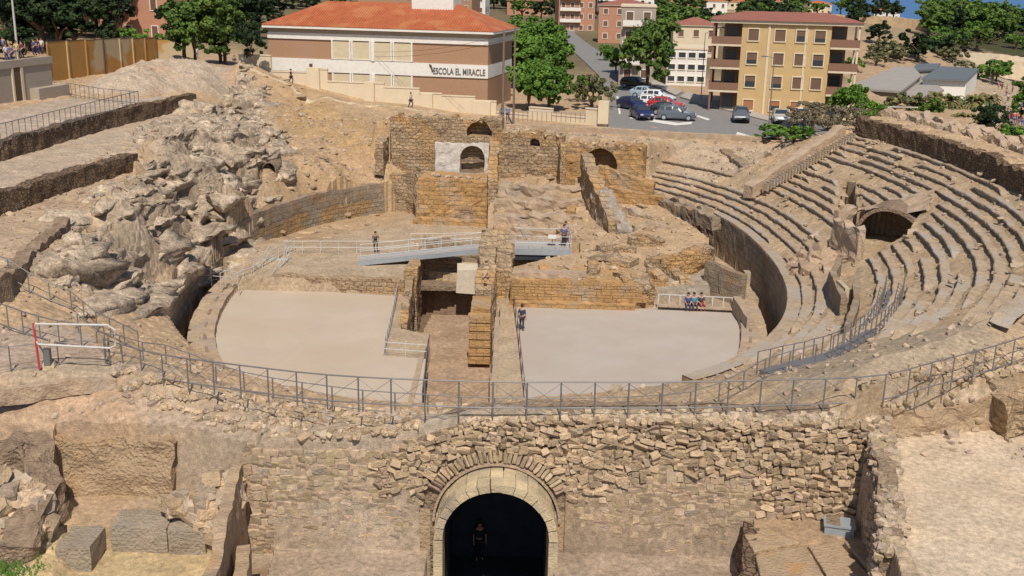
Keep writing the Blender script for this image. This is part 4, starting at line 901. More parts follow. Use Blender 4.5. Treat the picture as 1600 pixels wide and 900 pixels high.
# rubble bank between the railing and the wall, left
bank = empty('rubble_bank', (-6, 36, 6), 0, 'band of tumbled limestone rubble on the bank below the curved railing', 'rubble')
BK = [P(185,592,6.55), P(300,622,6.5), P(420,642,6.6), P(560,655,6.7), P(745,662,6.75), P(745,700,6.0), P(560,690,5.9), P(430,700,5.7), P(330,690,5.8), P(230,625,6.25)]
it = []
while len(it) < 760:
    qx = random.uniform(180, 745); qy = float(np.interp(qx, [180,240,320,400,500,620,745], [588,598,612,623,636,645,650]))+random.random()**1.3*float(np.interp(qx, [180,230,300,400,745], [18,34,50,62,52]))
    q_ = surf(qx, qy)
    if q_ is None: continue
    x, y = q_.x, q_.y
    s = random.uniform(.09, .24)*(1.25 if random.random() < .15 else 1); it.append((x, y, G(x, y)+s*.12, s*1.35, s*1.05, s*.8, random.uniform(-.5,.5), random.uniform(-.5,.5), random.uniform(-3,3)))
it.sort(key=lambda q: -q[3])
for k, q in enumerate(it[:300]): link('stone', SM['stone' if k % 3 else 'stone2'][k % 12], (q[0]-bank.location.x, q[1]-bank.location.y, q[2]-bank.location.z), bank, q[6:9], q[3:6])
stones_stuff('small_stone', it[300:], bank, (.50,.40,.29))
# broken crown stones on the gate wall and to the right, plus scattered rubble over slopes
it = []
for k in range(700):
    x = random.uniform(-1.5, 12.6); y = GY+abs(random.gauss(0, .35)); s = random.uniform(.12, .26)
    it.append((x, y, wall_top(x)+random.uniform(-.08, .05), s*1.4, s, s*.7, random.uniform(-.4,.4), random.uniform(-.4,.4), random.uniform(-3,3)))
tag(stones_stuff('crown_rubble', it, None, (.48,.385,.28)), 'loose stones lying along the crown of the gate wall', 'rubble')
it = []
RB = [(12.4,34.9),(14,36.7),(18,37.7),(22,39),(22.5,41),(18,39.6),(14.5,37.6),(12.4,36)]
while len(it) < 420:
    x = random.uniform(12.4, 22.5); y = random.uniform(34.8, 41)
    if inp(x, y, RB): s = random.uniform(.1, .32); it.append((x, y, G(x, y)+.03, s*1.3, s, s*.75, random.uniform(-.4,.4), random.uniform(-.4,.4), random.uniform(-3,3)))
tag(stones_stuff('yard_rubble', it, None, (.44,.34,.24)), 'tumbled stones between the right railing and the pale gravel yard', 'rubble')
it = []
for k in range(5200):
    x = random.uniform(-30, 40); y = random.uniform(35, 112)
    if abs(x) > y*.62: continue
    d = -1
    r2 = ((abs(x-EC[0])/EA)**EN+(abs(y-EC[1])/EB)**EN)
    if r2 < 1.04: continue
    if abs(x-AX) < 3.4 and y < 42: continue
    if x > 14 and 48 < y < 86 and random.random() < .55: continue
    s = random.uniform(.05, .17)*(1+ y/120)
    if random.random() < .04: s *= 2.2
    it.append((x, y, G(x, y)+s*.1, s*1.3, s, s*.7, random.uniform(-.4,.4), random.uniform(-.4,.4), random.uniform(-3,3)))
tag(stones_stuff('scattered_stones', it, None, (.43,.34,.26)), 'small loose stones scattered over the slopes round the arena', 'rubble')
# retaining wall at the back of the yard
o = ruinwall('yard_wall', [(13.2, 36.95), (15.6, 37.35), (17.9, 37.85), (19.3, 38.5)], .5, 4.6, [6.1, 6.0, 6.25, 6.6], M['flushwall'], .15, .12, s=72, step=.22); tag(o, 'pale rubble wall along the back of the gravel yard at the right edge', 'wall')
o = ruinwall('yard_rock', [(18.2, 37.6), (20.4, 38.3), (22.5, 38.5)], 1.5, 4.6, [6.4, 6.9, 6.6], M['mixwall'], .35, .25, s=73, step=.25); tag(o, 'brown conglomerate outcrop at the back right of the gravel yard', 'rock')
# grey box with an open brown hatch
T_ = frame(11.35, 33.1, 3.05, math.radians(-14)); bx = empty('utility_box', (11.35, 33.1, 3.05), 0, 'grey metal utility box with a brown plate standing on the dirt ledge beside the wall', 'box')
MB(T_).box(-.48, .48, -.34, .34, 0, .34).build('body', M['deck'], bx); MB(T_).box(-.52, .52, -.38, .38, .342, .40).build('lid', M['deck'], bx)
MB(T_).box(-.42, .02, -.3, .34, .403, .42).build('plate', M['mortar'], bx)
# big flat blocks on the ledge
bl = []
for k, (c, z) in enumerate((([(1180,872),(1255,858),(1288,905),(1190,915)], 3.1), ([(1262,856),(1310,852),(1360,905),(1295,910)], 3.12), ([(1318,850),(1362,846),(1425,900),(1368,908)], 3.16), ([(1160,838),(1200,830),(1250,852),(1178,866)], 3.06))):
    pp = [P(a, b, z) for a, b in c]; mb = MB().prism([(p.x, p.y) for p in pp], 2.7, z+.12); f = bmesh.new()
    o = mb.build('paving_block', M['flushwall']); b2 = o.modifiers.new('edge', 'BEVEL'); b2.width = .05; b2.segments = 2
    tag(o, ('weathered flat stone block at the bottom edge, nearest the dark gap', 'middle flat stone block at the bottom edge below the gate wall', 'rightmost flat stone block at the bottom edge beside the gravel yard', 'small cracked stone slab behind the flat blocks on the dirt ledge')[k], 'block', 'flat stone blocks on the dirt ledge')
# ledge edge, left walls and blocks
o = ruinwall('ledge_edge', [(8.35, 33.6), (8.05, 31.4), (7.3, 28.5), (7.1, 26.5)], .5, .6, [3.15, 3.1, 3.0, 3.0], M['brownwall'], .1, .14, s=74, step=.22); tag(o, 'dark broken rock edge of the dirt ledge beside the gate wall foot', 'rock')
for k, (a, b, th, z0, z1, z2, lb, mt) in enumerate(((( -9.35, 33.85), (-8.55, 27.4), .38, 1.6, 4.75, 4.3, 'tall thin rubble wall running towards the viewer left of the gate wall', 'flushwall'),
      ((-8.5, 31.1), (-7.6, 26.5), .42, 1.2, 3.3, 3.1, 'lower second thin wall beside the gate wall foot at bottom left', 'flushwall'))):
    o = ruinwall('thin_wall', [a, b], th, z0, [z1, z2], M[mt], .08, .06, s=75+k, step=.22); tag(o, lb, 'wall')
o = MB(frame(-7.72, 30.1, .9, .1)).box(-.3, .42, -1.9, .3, 0, 1.5).build('squared_block', M['cream']); tag(o, 'squared cream block at the foot of the second thin wall', 'block')
# earth-cut recess wall and benches
o = ruinwall('earth_wall', [(-16.3, 35.5), (-14, 35.7), (-12.0, 35.45)], .8, 2.4, [4.9, 4.95, 4.9], mat('earth_cut', (.43,.315,.205), (.35,.255,.165), 1.2, .95, .5, 9, c3=(.41,.27,.15), s3=.5), .25, .12, s=77, step=.2); tag(o, 'ochre earth cut wall at the back of the sunken room, lower left', 'wall')
for k, (x0, x1, y0, y1, z1, lb) in enumerate(((-13.55, -11.65, 32.9, 34.2, 2.78, 'long grey bench block with a crack in the sunken room'), (-11.6, -10.3, 32.8, 34.1, 2.74, 'worn right hand bench block in the sunken room'), (-14.9, -13.75, 31.6, 34.1, 2.72, 'tan bench block at the left end of the sunken room'))):
    n = 10; G2 = []
    mb = MB()
    for yy, zz in ((y1, z1-.5), (y1, z1), ((y0+y1)/2, z1+.03), (y0, z1), (y0-.03, z1-.45), (y0-.05, 1.7)): G2.append([(x0+(x1-x0)*i/n, yy, zz) for i in range(n+1)])
    mb.grid(G2[::-1]); m = len(G2); mb.f += [tuple(i*(n+1) for i in range(m)), tuple(i*(n+1)+n for i in range(m))[::-1]]
    f = np.array(mb.v); f = f+dnoise(f, 1.5, .12, 4)+dnoise(f, 5, .05, 4); mb.v = [tuple(map(float, q)) for q in f]
    o = mb.build('bench_block', M['slab']); tag(o, lb, 'block')
def boulders(name, pts, n, smin, smax, zoff, label, base, world=None):
    poly = [P(*c) for c in pts]; xs = [p.x for p in poly]; yy = [p.y for p in poly]; c = plane(poly); e = empty(name, (sum(xs)/len(xs), sum(yy)/len(yy), 0), 0, label, 'rocks'); k = 0
    while k < n:
        x = random.uniform(min(xs), max(xs)); y = random.uniform(min(yy), max(yy))
        if not inp(x, y, poly): continue
        s = random.uniform(smin, smax); z = c[0]*x+c[1]*y+c[2]-random.uniform(0, zoff)
        link('stone', SM['stone' if k % 2 else 'stone2'][k % 12], (x-e.location.x, y-e.location.y-random.uniform(0, .2), z), e, (random.uniform(-.5,.5), random.uniform(-.5,.5), random.uniform(-3,3)), (s*1.3, s, s*.85)); k += 1
    return e
boulders('rock_pile', ((-10,735,4.6),(70,735,4.7),(84,790,3.6),(70,850,2.6),(-10,880,2.2)), 75, .25, .75, .5, 'pile of broken rocks at the left edge beside the sunken room', None)
boulders('rock_pile', ((255,745,4.3),(370,728,4.7),(366,800,3.3),(335,835,2.5),(262,800,2.9)), 120, .25, .7, .5, 'tumbled stones filling the corner between the sunken room and the thin wall', None)
o = ruinwall('rock_bank', [(-18.4, 34.3), (-16.6, 34.6), (-15.75, 33.4), (-15.9, 31.0)], 1.1, 1.4, [5.0, 4.9, 4.2, 3.0], M['mortar'], .25, .25, s=78, step=.25); tag(o, 'jagged rock bank at the left edge of the sunken room', 'rock')
# stone kerbs on the path at left
o = ruinwall('path_kerb', [tuple(P(-20,612,6.6))[:2], tuple(P(80,598,6.6))[:2], tuple(P(180,588,6.6))[:2]], .3, 6.0, 6.62, M['sand'], .08, .09, s=80, step=.2); tag(o, 'low orange stone kerb below the path at the left', 'kerb')
# grass tuft
mb = MB()
for k in range(500):
    x = random.gauss(-16.2, .6); y = random.gauss(30.6, .5); z = G(x, y); a = random.uniform(0, 6.3); h = random.uniform(.1, .3); d = .03
    mb.add([(x-d, y, z), (x+d, y, z), (x+math.cos(a)*.1, y+math.sin(a)*.1, z+h)], [(0,1,2)])
tag(mb.build('grass_tuft', mat('grass', (.10,.20,.03), (.07,.14,.03), 8)), 'patch of green grass at the lower left corner', 'grass', kind='stuff')
# ============================================================ bedrock ledges on the left slope: angular slabs following the strata
def hull(s):
    r_ = random.Random(s); bm = bmesh.new()
    for k in range(16):
        v = Vector((r_.uniform(-.5,.5), r_.uniform(-.5,.5), r_.uniform(-.5,.5))); m_ = max(abs(v.x), abs(v.y), abs(v.z)); v = v*(.5/m_)*r_.uniform(.82, 1.0); bm.verts.new(v)
    bmesh.ops.convex_hull(bm, input=bm.verts[:]); bm.verts.ensure_lookup_table()
    dv = [v for v in bm.verts if not v.link_faces]; bmesh.ops.delete(bm, geom=dv, context='VERTS'); bmesh.ops.triangulate(bm, faces=bm.faces[:]); bm.verts.index_update()
    o = (np.array([v.co[:] for v in bm.verts]), np.array([[v.index for v in f.verts] for f in bm.faces])); bm.free(); return o
HL = [hull(i) for i in range(24)]
def refine(v, f, n=2):
    for _ in range(n):
        v = [tuple(q) for q in v]; mid = {}; nf = []
        def m_(a, b):
            k = (min(a,b), max(a,b))
            if k not in mid: mid[k] = len(v); v.append(tuple((v[a][i]+v[b][i])/2 for i in range(3)))
            return mid[k]
        for a, b, c in f: ab, bc, ca_ = m_(a,b), m_(b,c), m_(c,a); nf += [(a,ab,ca_),(ab,b,bc),(ca_,bc,c),(ab,bc,ca_)]
        f = nf
    return np.array(v), np.array(f)
HR = [refine(v, f) for v, f in HL]
M['bedrock'] = tintmat('bedrock', .9, .45, 2.2, 9, .55, 1.25)
def hulls(name, items, base, parent=None, var=(.8, 1.15), ero=0.):
    Vs = []; Fs = []; Cs = []; o = 0
    for i, (x, y, z, sx, sy, sz, rx, ry, rz) in enumerate(items):
        v0, f0 = (HR if ero else HL)[i % 24]; R_ = np.array((Matrix.Rotation(rz, 3, 'Z') @ Matrix.Rotation(ry, 3, 'Y') @ Matrix.Rotation(rx, 3, 'X')))
        v = (v0*np.array((sx, sy, sz))) @ R_.T+np.array((x, y, z)); v = v+(dnoise(v, .7, ero, 7)+dnoise(v, 2.2, ero*.6, 9) if ero else 0); Vs.append(v); Fs.append(f0+o); o += len(v)
        c = np.array(base)*random.uniform(*var); Cs.append(np.repeat(c[None], len(v), 0))
    ob = link(name, npmesh(name, np.concatenate(Vs), np.concatenate(Fs), M['bedrock' if ero else 'stuffstone'], np.concatenate(Cs), smooth=bool(ero)), parent=parent); ob['kind'] = 'stuff'; return ob
rkp = [(p.x, p.y) for p in ROCK]; xs = [p[0] for p in rkp]; yy = [p[1] for p in rkp]; it = []
while len(it) < 340:
    x = random.uniform(min(xs), max(xs)); y = random.uniform(min(yy), max(yy))
    if not inp(x, y, rkp): continue
    s = random.uniform(.5, 1.35)*(1.5 if random.random() < .2 else 1)
    it.append((x, y, G(x, y)-s*.40, s*1.5, s*3.6, s*.95, random.uniform(-.12,.12), random.uniform(-.1,.35), -.28+random.uniform(-.14,.14)))
tag(hulls('bedrock_ledges', it, (.52,.42,.315), ero=.55, var=(.92,1.06)), 'broken ledges and slabs of pale bedrock covering the left slope', 'rock')
bkp = [(p.x, p.y) for p in BACK]; xs = [p[0] for p in bkp]; yy = [p[1] for p in bkp]; it = []
while len(it) < 160:
    x = random.uniform(min(xs), max(xs)); y = random.uniform(min(yy), max(yy))
    if not inp(x, y, bkp): continue
    s = random.uniform(.2, .6)*(1.7 if random.random() < .12 else 1); it.append((x, y, G(x, y)-s*.15, s*2.2, s, s*.6, random.uniform(-.2,.2), random.uniform(-.2,.2), random.uniform(-.5,.5)))
tag(hulls('slope_ledges', it, (.41,.30,.20)), 'low broken ledges on the brown slope below the school', 'rock')
it = []
for k in range(230):
    a = random.uniform(-44, 58); d = random.choice((random.uniform(7, 14), random.uniform(10, 14), random.uniform(1, 5))); x, y = ell(d, a)
    if side(x, y, SA, SB) > -.5 or inp(x, y, VHOLE): continue
    if a < 10 and random.random() < .6: continue
    s = random.uniform(.12, .36); it.append((x, y, 3.2+.436*d+s*.15, s*1.6, s, s*.7, random.uniform(-.3,.3), random.uniform(-.3,.3), random.uniform(-3,3)))
hulls('broken_block', it, (.44,.35,.25), None); tag(bpy.data.objects['broken_block'], 'broken blocks lying over the worn right seating', 'rubble')
# rock mass left of the vaulted passage
it = []
for k in range(46):
    x = vx+random.uniform(-3.6, -.4); y = vy+random.uniform(1.2, 4.6); s = random.uniform(.5, 1.3); it.append((x, y, G(x, y)+random.uniform(-.2, .35), s*1.2, s, s, random.uniform(-.4,.4), random.uniform(-.4,.4), random.uniform(-3,3)))
ob = hulls('rubble_core', it, (.42,.31,.22)); ob.parent = vt; ob.location = -vt.location
# the far front wall of the church mass: squared blocks one by one
lw = ch; zc = .02
for r_ in range(4):
    x = -.1+random.uniform(0, .4)
    while x < 8.1:
        w_ = random.uniform(.6, 1.15); o = MB(frame(x+w_/2, 68.98-.026*x, zc, random.uniform(-.02, .02))).box(-w_/2+.015, w_/2-.015, -random.uniform(.10,.2), .4, .015, .43).build('block', M['orange'], lw); x += w_
    zc += .45
# ---- wall stubs and fallen stone over the church mass
for k, (a, b, h, w_, mt) in enumerate((((1.0,80.6),(3.2,79.9),.55,.7,'mixwall'), ((3.6,82.5),(4.6,79.6),.7,.6,'mixwall'), ((.2,86.0),(1.2,82.6),.6,.7,'sand'), ((2.2,91.8),(2.6,88.6),.7,.8,'mixwall'), ((4.9,91.5),(4.8,88.2),.8,.7,'orange'), ((9.2,88.6),(11.6,86.6),.5,.7,'sand'), ((8.8,78.6),(11.4,79.6),.5,.8,'mixwall'), ((6.2,76.2),(9.0,77.4),.55,.7,'mixwall'), ((9.4,82.4),(12.2,83.6),.4,.8,'sand'), ((10.6,74.9),(12.2,72.0),.6,.7,'mixwall'), ((2.2,73.2),(2.4,71.0),.5,.7,'orange'), ((5.6,73.0),(5.5,70.8),.6,.8,'mixwall'), ((8.9,72.6),(10.6,71.5),.7,.7,'orange'), ((-8.9,96.4),(-8.5,94.9),3.4,.5,'mixwall'))):
    g0 = min(G(*a), G(*b)); ruinwall('wall_stub', [a, ((a[0]+b[0])/2+.15, (a[1]+b[1])/2+.1), b], w_, g0-.5, [g0+h, g0+h*1.25, g0+h*.5], M[mt], .3, .16, ch, s=200+k, step=.22)
it = []
while len(it) < 420:
    x = random.uniform(-1.6, 14); y = random.uniform(71, 98)
    if not inp(x, y, MASS): continue
    s = random.uniform(.12, .42)*(1.8 if random.random() < .12 else 1); it.append((x, y, G(x, y)+s*.05, s*1.5, s*1.1, s*.7, random.uniform(-.3,.3), random.uniform(-.3,.3), random.uniform(-3,3)))
for (x0, y0, x1, y1, zz, n) in ((-11.4,100.2,-1.3,99.4,8.55,60), (-1.9,97.9,4.2,96.8,7.7,40), (4.4,96.9,11.4,95.6,6.9,50), (-8.4,95.2,-2.4,94.6,3.95,40), (-1.75,66.5,-1.75,76.5,2.6,60), (.2,69.6,8,69.3,1.9,40)):
    for k in range(n): t = random.random(); s = random.uniform(.12, .4); it.append((x0+(x1-x0)*t, y0+(y1-y0)*t+random.uniform(-.3,.5), zz+random.uniform(-.15,.15), s*1.5, s, s*.8, random.uniform(-.3,.3), random.uniform(-.3,.3), random.uniform(-3,3)))
for k in range(160):
    x = random.uniform(-9, 12); y = random.choice((random.uniform(92.2, 93.4), random.uniform(97.2, 98.2), random.uniform(77.8, 84))); 
    if x < -1.5 and y > 95: continue
    s = random.uniform(.1, .32); it.append((x, y, G(x, y)+s*.1, s*1.4, s, s*.8, random.uniform(-.3,.3), random.uniform(-.3,.3), random.uniform(-3,3)))
ob = hulls('fallen_stone', it, (.45,.34,.23)); ob.parent = ch; ob.location = -ch.location
# ============================================================ railings
def railing(label, pts, hgt=1.05, gap=1.2, mt='metal', pr_=.028, rails=(1., .08), brace=True, cat='railing', name='railing', rr=.026):
    pts = [Vector(p) for p in pts]; cum = [0]
    for a, b in zip(pts, pts[1:]): cum.append(cum[-1]+(b-a).length)
    n = max(1, int(round(cum[-1]/gap))); S = np.linspace(0, cum[-1], n+1); q = [Vector([float(np.interp(s, cum, [p[i] for p in pts])) for i in range(3)]) for s in S]
    e = empty(name, q[0], 0, label, cat)
    pm = None
    for i, p in enumerate(q):
        if pm is None: pm = MB().tube([p+Vector((0,0,-.25)), p+Vector((0,0,hgt))], pr_, 6).build('post', M[mt], e)
        else: c = pm.copy(); COL.objects.link(c); c.location = p-q[0]
    for r in rails: MB().tube([p+Vector((0,0,hgt*r)) for p in q], rr, 6).build('rail', M[mt], e)
    if brace:
        b0 = MB()
        for a, b in zip(q, q[1:]):
            b0.tube([a+Vector((0,0,hgt*.12)), b+Vector((0,0,hgt*.95))], .008, 4, False); b0.tube([b+Vector((0,0,hgt*.12)), a+Vector((0,0,hgt*.95))], .008, 4, False)
        b0.build('cross_wires', M[mt], e)
    return e
def gp(px, py, z): p = P(px, py, z); return p
def snap(p, dz=0): p = Vector(p); p.z = G(p.x, p.y)+dz; return p
OUT1 = [gp(*c) for c in ((165,569,6.5),(240,592,6.6),(320,605,6.7),(400,616,6.8),(500,628,6.9),(620,636,7.),(780,641,7.),(900,641,7.),(1050,641,7.),(1200,637,7.),(1365,630,7.))]
OUT2 = [gp(*c) for c in ((1365,630,7.),(1450,608,7.1),(1530,586,7.2),(1600,563,7.3),(1680,532,7.5),(1760,500,7.8))]
def smooth(pts, n=6):
    o = []
    P_ = [pts[0]]+pts+[pts[-1]]
    for i in range(1, len(P_)-2):
        for k in range(n):
            t = k/n; a, b, c, d = P_[i-1], P_[i], P_[i+1], P_[i+2]; o.append(.5*((2*b)+(c-a)*t+(2*a-5*b+4*c-d)*t*t+(3*b-a-3*c+d)*t**3))
    return o+[pts[-1]]
railing('long grey railing with crossed wires curving along the front rim of the arena', smooth(OUT1+OUT2[1:]), 1.02, 1.14)
railing('grey railing of the walkway coming in from the left edge', [gp(*c) for c in ((-60,492,6.6),(0,508,6.6),(50,527,6.55),(100,540,6.5),(165,548,6.5))], 1.0, 1.15, brace=False)
railing('thin railing across the path behind the red and white barrier', [gp(*c) for c in ((-60,590,6.6),(0,581,6.6),(80,572,6.55),(165,566,6.5))], .95, 1.9, brace=False, rr=.014)
IN = [gp(*c) for c in ((125,540,5.9),(190,560,5.7),(260,580,5.6),(340,600,5.5),(470,622,5.4),(600,638,5.4),(800,648,5.4),(950,646,5.4),(1060,640,5.4),(1140,630,5.4),(1200,612,5.4),(1270,598,5.5))]
IN = [Vector((p.x, p.y, max(5.2, G(p.x, p.y)))) for p in smooth(IN, 4)]
railing('low inner railing behind the long front railing', IN, .85, 1.25, brace=False, rr=.02)
ST = [gp(*c) for c in ((1180,606,5.2),(1250,578,5.4),(1310,548,5.5),(1350,510,5.7),(1376,470,5.9),(1386,430,6.1))]
ST = smooth(ST, 5)
railing('inner hand railing of the stepped path climbing between the seating banks', [snap(p, .12) for p in ST], .9, .75, brace=False, rr=.02)
railing('outer hand railing of the stepped path climbing between the seating banks', [snap(p+Vector((.85,-.35,0)), .12) for p in ST[6:]], .9, .75, brace=False, rr=.02)
stp = empty('stepped_path', (14, 46, 5.5), 0, 'grey metal stepped path curving up between the two banks of seating', 'stairs'); k = 0
for a, b in zip(ST, ST[1:]):
    m = (a+b)/2+Vector((.42,-.17,0)); z = G(m.x, m.y); MB(frame(m.x, m.y, z, math.atan2(b.y-a.y, b.x-a.x))).box(-.31, .31, -.34, .34, -.15, .10+.02*(k % 2)).build('tread', M['metal'], stp); k += 1
railing('railing on the dirt slope at the far left behind the walkway', [snap(gp(*c)) for c in ((-40,440,6.6),(5,446,6.6),(60,460,6.2),(110,472,5.8),(150,492,5.6),(215,520,5.4))], .95, 1.1, brace=False)
# terrace railings far left
railing('long grey baluster fence on the upper left terrace', [gp(*c) for c in ((-80,238,9.8),(0,221,9.8),(60,205,9.8),(120,189,9.8),(217,163,9.8))], 1.15, .85, rails=(1., .1), brace=False, rr=.03)
railing('second grey fence crossing the upper left terrace further back', [gp(*c) for c in ((105,148,9.9),(160,158,9.9),(217,163,9.8))], 1.1, .9, rails=(1., .1), brace=False, rr=.03)
# arena railings (white painted)
def arail(lb, pts, mt='whitemetal', h=.95, gap=1.3, brace=False, rails=(1., .5)): return railing(lb, [gp(*c) for c in pts], h, gap, mt, rails=rails, brace=brace, rr=.025)
arail('low white railing beside the narrow trench in the sandy arena', ((622,458,.05),(612,505,.05),(600,553,.05)), h=.75, rails=(1., .15))
arail('short railing crossing in front of the trench end', ((600,555,.05),(668,560,.05)), h=.8)
arail('grey handrail down the left side of the sunken strip', ((668,560,.05),(664,600,.05),(660,632,.05)), 'metal', h=.8)
arail('white railing round the back left corner of the raised platform', ((345,448,.9),(400,425,.9),(440,402,.95),(460,392,.95)), h=.95)
arail('long white railing along the raised platform behind the arena', ((445,396,.95),(500,396,.95),(560,396,.95),(612,396,.95),(690,390,.9)), h=.95)
arail('white railing at the left end of the arena by the rock slope', ((305,440,.6),(345,442,.7),(372,447,.8)), h=.95)
arail('white railing beyond the footbridge in front of the church', ((642,382,.3),(680,382,.3),(760,380,.3)), h=.9, gap=.9)
arail('wooden rope fence beside the grey stage floor', ((803,480,.06),(810,530,.06),(816,590,.06),(822,640,.06)), 'wood', h=.8, gap=2.4, rails=(1.,))
# metal footbridge
a, b = Vector((-11.2, 74.9, 1.15)), Vector((-1.9, 76.2, 2.0)); fb = empty('footbridge', a, 0, 'long grey blue steel footbridge sloping up to the ruin', 'footbridge')
MB().beam(a+Vector((0,.75,0)), b+Vector((0,.75,0)), 1.5, .1).build('deck', M['decktop'], fb)
for dy, dz in ((0, -.05), (1.5, -.05)): MB().beam(a+Vector((0,dy,dz)), b+Vector((0,dy,dz)), .08, .32).build('girder', M['deck'], fb)
for dy in (0, 1.5): 
    for h in (1., .5): MB().tube([a+Vector((0,dy,h)), b+Vector((0,dy,h))], .02, 5).build('rail', M['whitemetal'], fb)
    for k in range(9): p = a.lerp(b, k/8)+Vector((0,dy,0)); MB().tube([p, p+Vector((0,0,1))], .02, 5).build('post', M['whitemetal'], fb)
for t in (.45, .97): p = a.lerp(b, t)+Vector((0,.75,0)); MB().beam(p, p-Vector((0,0,2.2)), .12).build('support', M['deck'], fb)
# viewing deck on the mass
vd = empty('viewing_deck', (2.2, 76.6, 2.0), 0, 'steel viewing deck with glass railing on top of the church rubble', 'platform')
MB().box(.15, 4.25, 76.2, 78.9, 1.95, 2.12).build('deck', M['decktop'], vd); MB().box(.1, 4.3, 76.1, 76.2, 1.72, 2.16).build('fascia', M['deck'], vd)
MB().box(.1, 4.3, 76.22, 76.32, 1.3, 1.7).build('beam', M['dark'], vd)  # near-black strip painted in for the shade under the deck front
for x in (.15, 1.2, 2.2, 3.2, 4.25): MB().tube([(x, 76.22, 2.1), (x, 76.22, 3.1)], .025, 6).build('post', M['whitemetal'], vd)
for z in (3.1, 2.6): MB().tube([(.15, 76.22, z), (4.25, 76.22, z)], .022, 6).build('rail', M['whitemetal'], vd)
for y in (77.5, 78.85): MB().tube([(4.25, y, 2.1), (4.25, y, 3.1)], .025, 6).build('post', M['whitemetal'], vd)
MB().tube([(4.25, 76.22, 3.1), (4.25, 78.85, 3.1)], .022, 6).build('rail', M['whitemetal'], vd); MB().tube([(.15, 78.85, 3.1), (4.25, 78.85, 3.1)], .022, 6).build('rail', M['whitemetal'], vd)
MB(frame(2.9, 77.3, 2.75, 0)).add([(-.3,-.2,0),(.3,-.2,0),(.3,.2,.2),(-.3,.2,.2),(-.3,-.2,-.04),(.3,-.2,-.04),(.3,.2,.16),(-.3,.2,.16)], [(0,1,2,3),(4,7,6,5),(0,4,5,1),(2,6,7,3),(1,5,6,2),(0,3,7,4)]).build('info_board', M['whitemetal'], vd); MB().tube([(2.9,77.3,2.1),(2.9,77.3,2.75)], .03, 5).build('leg', M['metal'], vd)
# ramp at left
r0, r1 = P(410, 446, .1), P(438, 404, 1.0); rp = empty('access_ramp', r0, 0, 'pale metal access ramp up to the raised platform', 'ramp')
d = (r1-r0).normalized(); MB().beam(r0, r1, 1.5, .08).build('deck', M['decktop'], rp); nrm = Vector((-d.y, d.x, 0)).normalized()
for sg in (-.75, .75):
    for h in (.95, .5): MB().tube([r0+nrm*sg+Vector((0,0,h)), r1+nrm*sg+Vector((0,0,h))], .022, 5).build('rail', M['whitemetal'], rp)
    for k in range(5): p = r0.lerp(r1, k/4)+nrm*sg; MB().tube([p, p+Vector((0,0,.95))], .022, 5).build('post', M['whitemetal'], rp)
# red and white barrier
bA, bB = P(62, 577, 6.6), P(182, 553, 6.5); br = empty('road_barrier', bA, 0, 'white tube barrier with a red end post beside the path at left', 'barrier')
q0 = PY(52, 505, bA.y); MB().tube([bA, Vector((q0.x, bA.y, q0.z))], .045, 8).build('end_post', M['red'], br)
c = [PY(55, 506, bA.y), PY(168, 508, bA.y), PY(180, 516, bA.y), PY(180, 540, bA.y), PY(172, 544, bA.y), PY(60, 538, bA.y), PY(54, 530, bA.y), PY(55, 506, bA.y)]
MB().tube(c, .042, 8, False).build('frame', M['whitemetal'], br)
q = P(75, 574, 6.6); MB().box(q.x-.1, q.x+.14, q.y-.1, q.y+.1, 6.5, 7.35).build('counterweight', M['metal'], br); MB().tube([Vector((q.x,q.y,7.0)), PY(60,538,bA.y)], .03, 6).build('hinge_arm', M['metal'], br)
q = P(172, 568, 6.5); MB().tube([q, q+Vector((0,0,1.05))], .04, 6).build('latch_post', M['metal'], br)
# bench rail with mesh at the back right of the stage
b0, b1 = P(1028, 480, .06), P(1146, 486, .06); bn = empty('mesh_railing', b0, 0, 'low white mesh railing at the back right of the grey stage', 'railing')
for k in range(8): p = b0.lerp(b1, k/7); MB().box(p.x-.04, p.x+.04, p.y-.04, p.y+.04, 0, .95).build('post', M['whitemetal'], bn)
for h in (.92, .2): MB().beam(b0+Vector((0,0,h)), b1+Vector((0,0,h)), .06, .06).build('rail', M['whitemetal'], bn)
mb = MB()
for k in range(60): p = b0.lerp(b1, k/59); mb.beam(p+Vector((0,0,.2)), p+Vector((.08,0,.9)), .012)
mb.build('mesh_panel', M['metal'], bn)
MB().beam(b0+Vector((0,-.35,.25)), b1+Vector((0,-.35,.25)), .45, .1).build('bench_slab', M['sand'], bn)
# ============================================================ buildings
M['brick'] = mat('brown_brick', (.38,.235,.145), (.33,.20,.125), 6, .85, .1, 20, c3=(.36,.22,.15), s3=.3)
M['rooftile'] = mat('terracotta_roof', (.43,.13,.055), (.34,.10,.045), 1.2, .8, .2, 6, c3=(.43,.17,.075), s3=.5)
M['oldroof'] = mat('old_roof', (.30,.12,.085), (.24,.10,.08), 1.2, .85, .2, 6)
M['creamwall'] = mat('cream_wall', (.66,.56,.41), (.60,.50,.37), 1, .85)
M['ochre'] = mat('ochre_render', (.52,.375,.185), (.47,.335,.165), .8, .85)
M['trim'] = plain('pale_trim', (.66,.56,.42), .8)
M['shutter'] = plain('beige_shutter', (.58,.50,.35), .7)
M['brownshut'] = plain('brown_shutter', (.15,.085,.055), .6)
M['orangeshut'] = plain('orange_brown_shutter', (.34,.14,.06), .6)
M['pink'] = mat('salmon_render', (.46,.235,.155), (.40,.205,.135), 1, .9)
M['orange2'] = 0
M['concrete'] = mat('warm_concrete', (.37,.315,.26), (.33,.28,.23), .6, .9)
M['corten'] = mat('ochre_panel', (.42,.23,.07), (.36,.20,.06), .8, .8, c3=(.45,.36,.23), s3=.12, thr=(.52,.55))
M['dkbrown'] = plain('dark_brown', (.10,.06,.04), .7)
M['balcony'] = plain('balcony_shade_brown', (.22,.12,.08), .8)  # dark brown has the shade of the balcony sides put into it
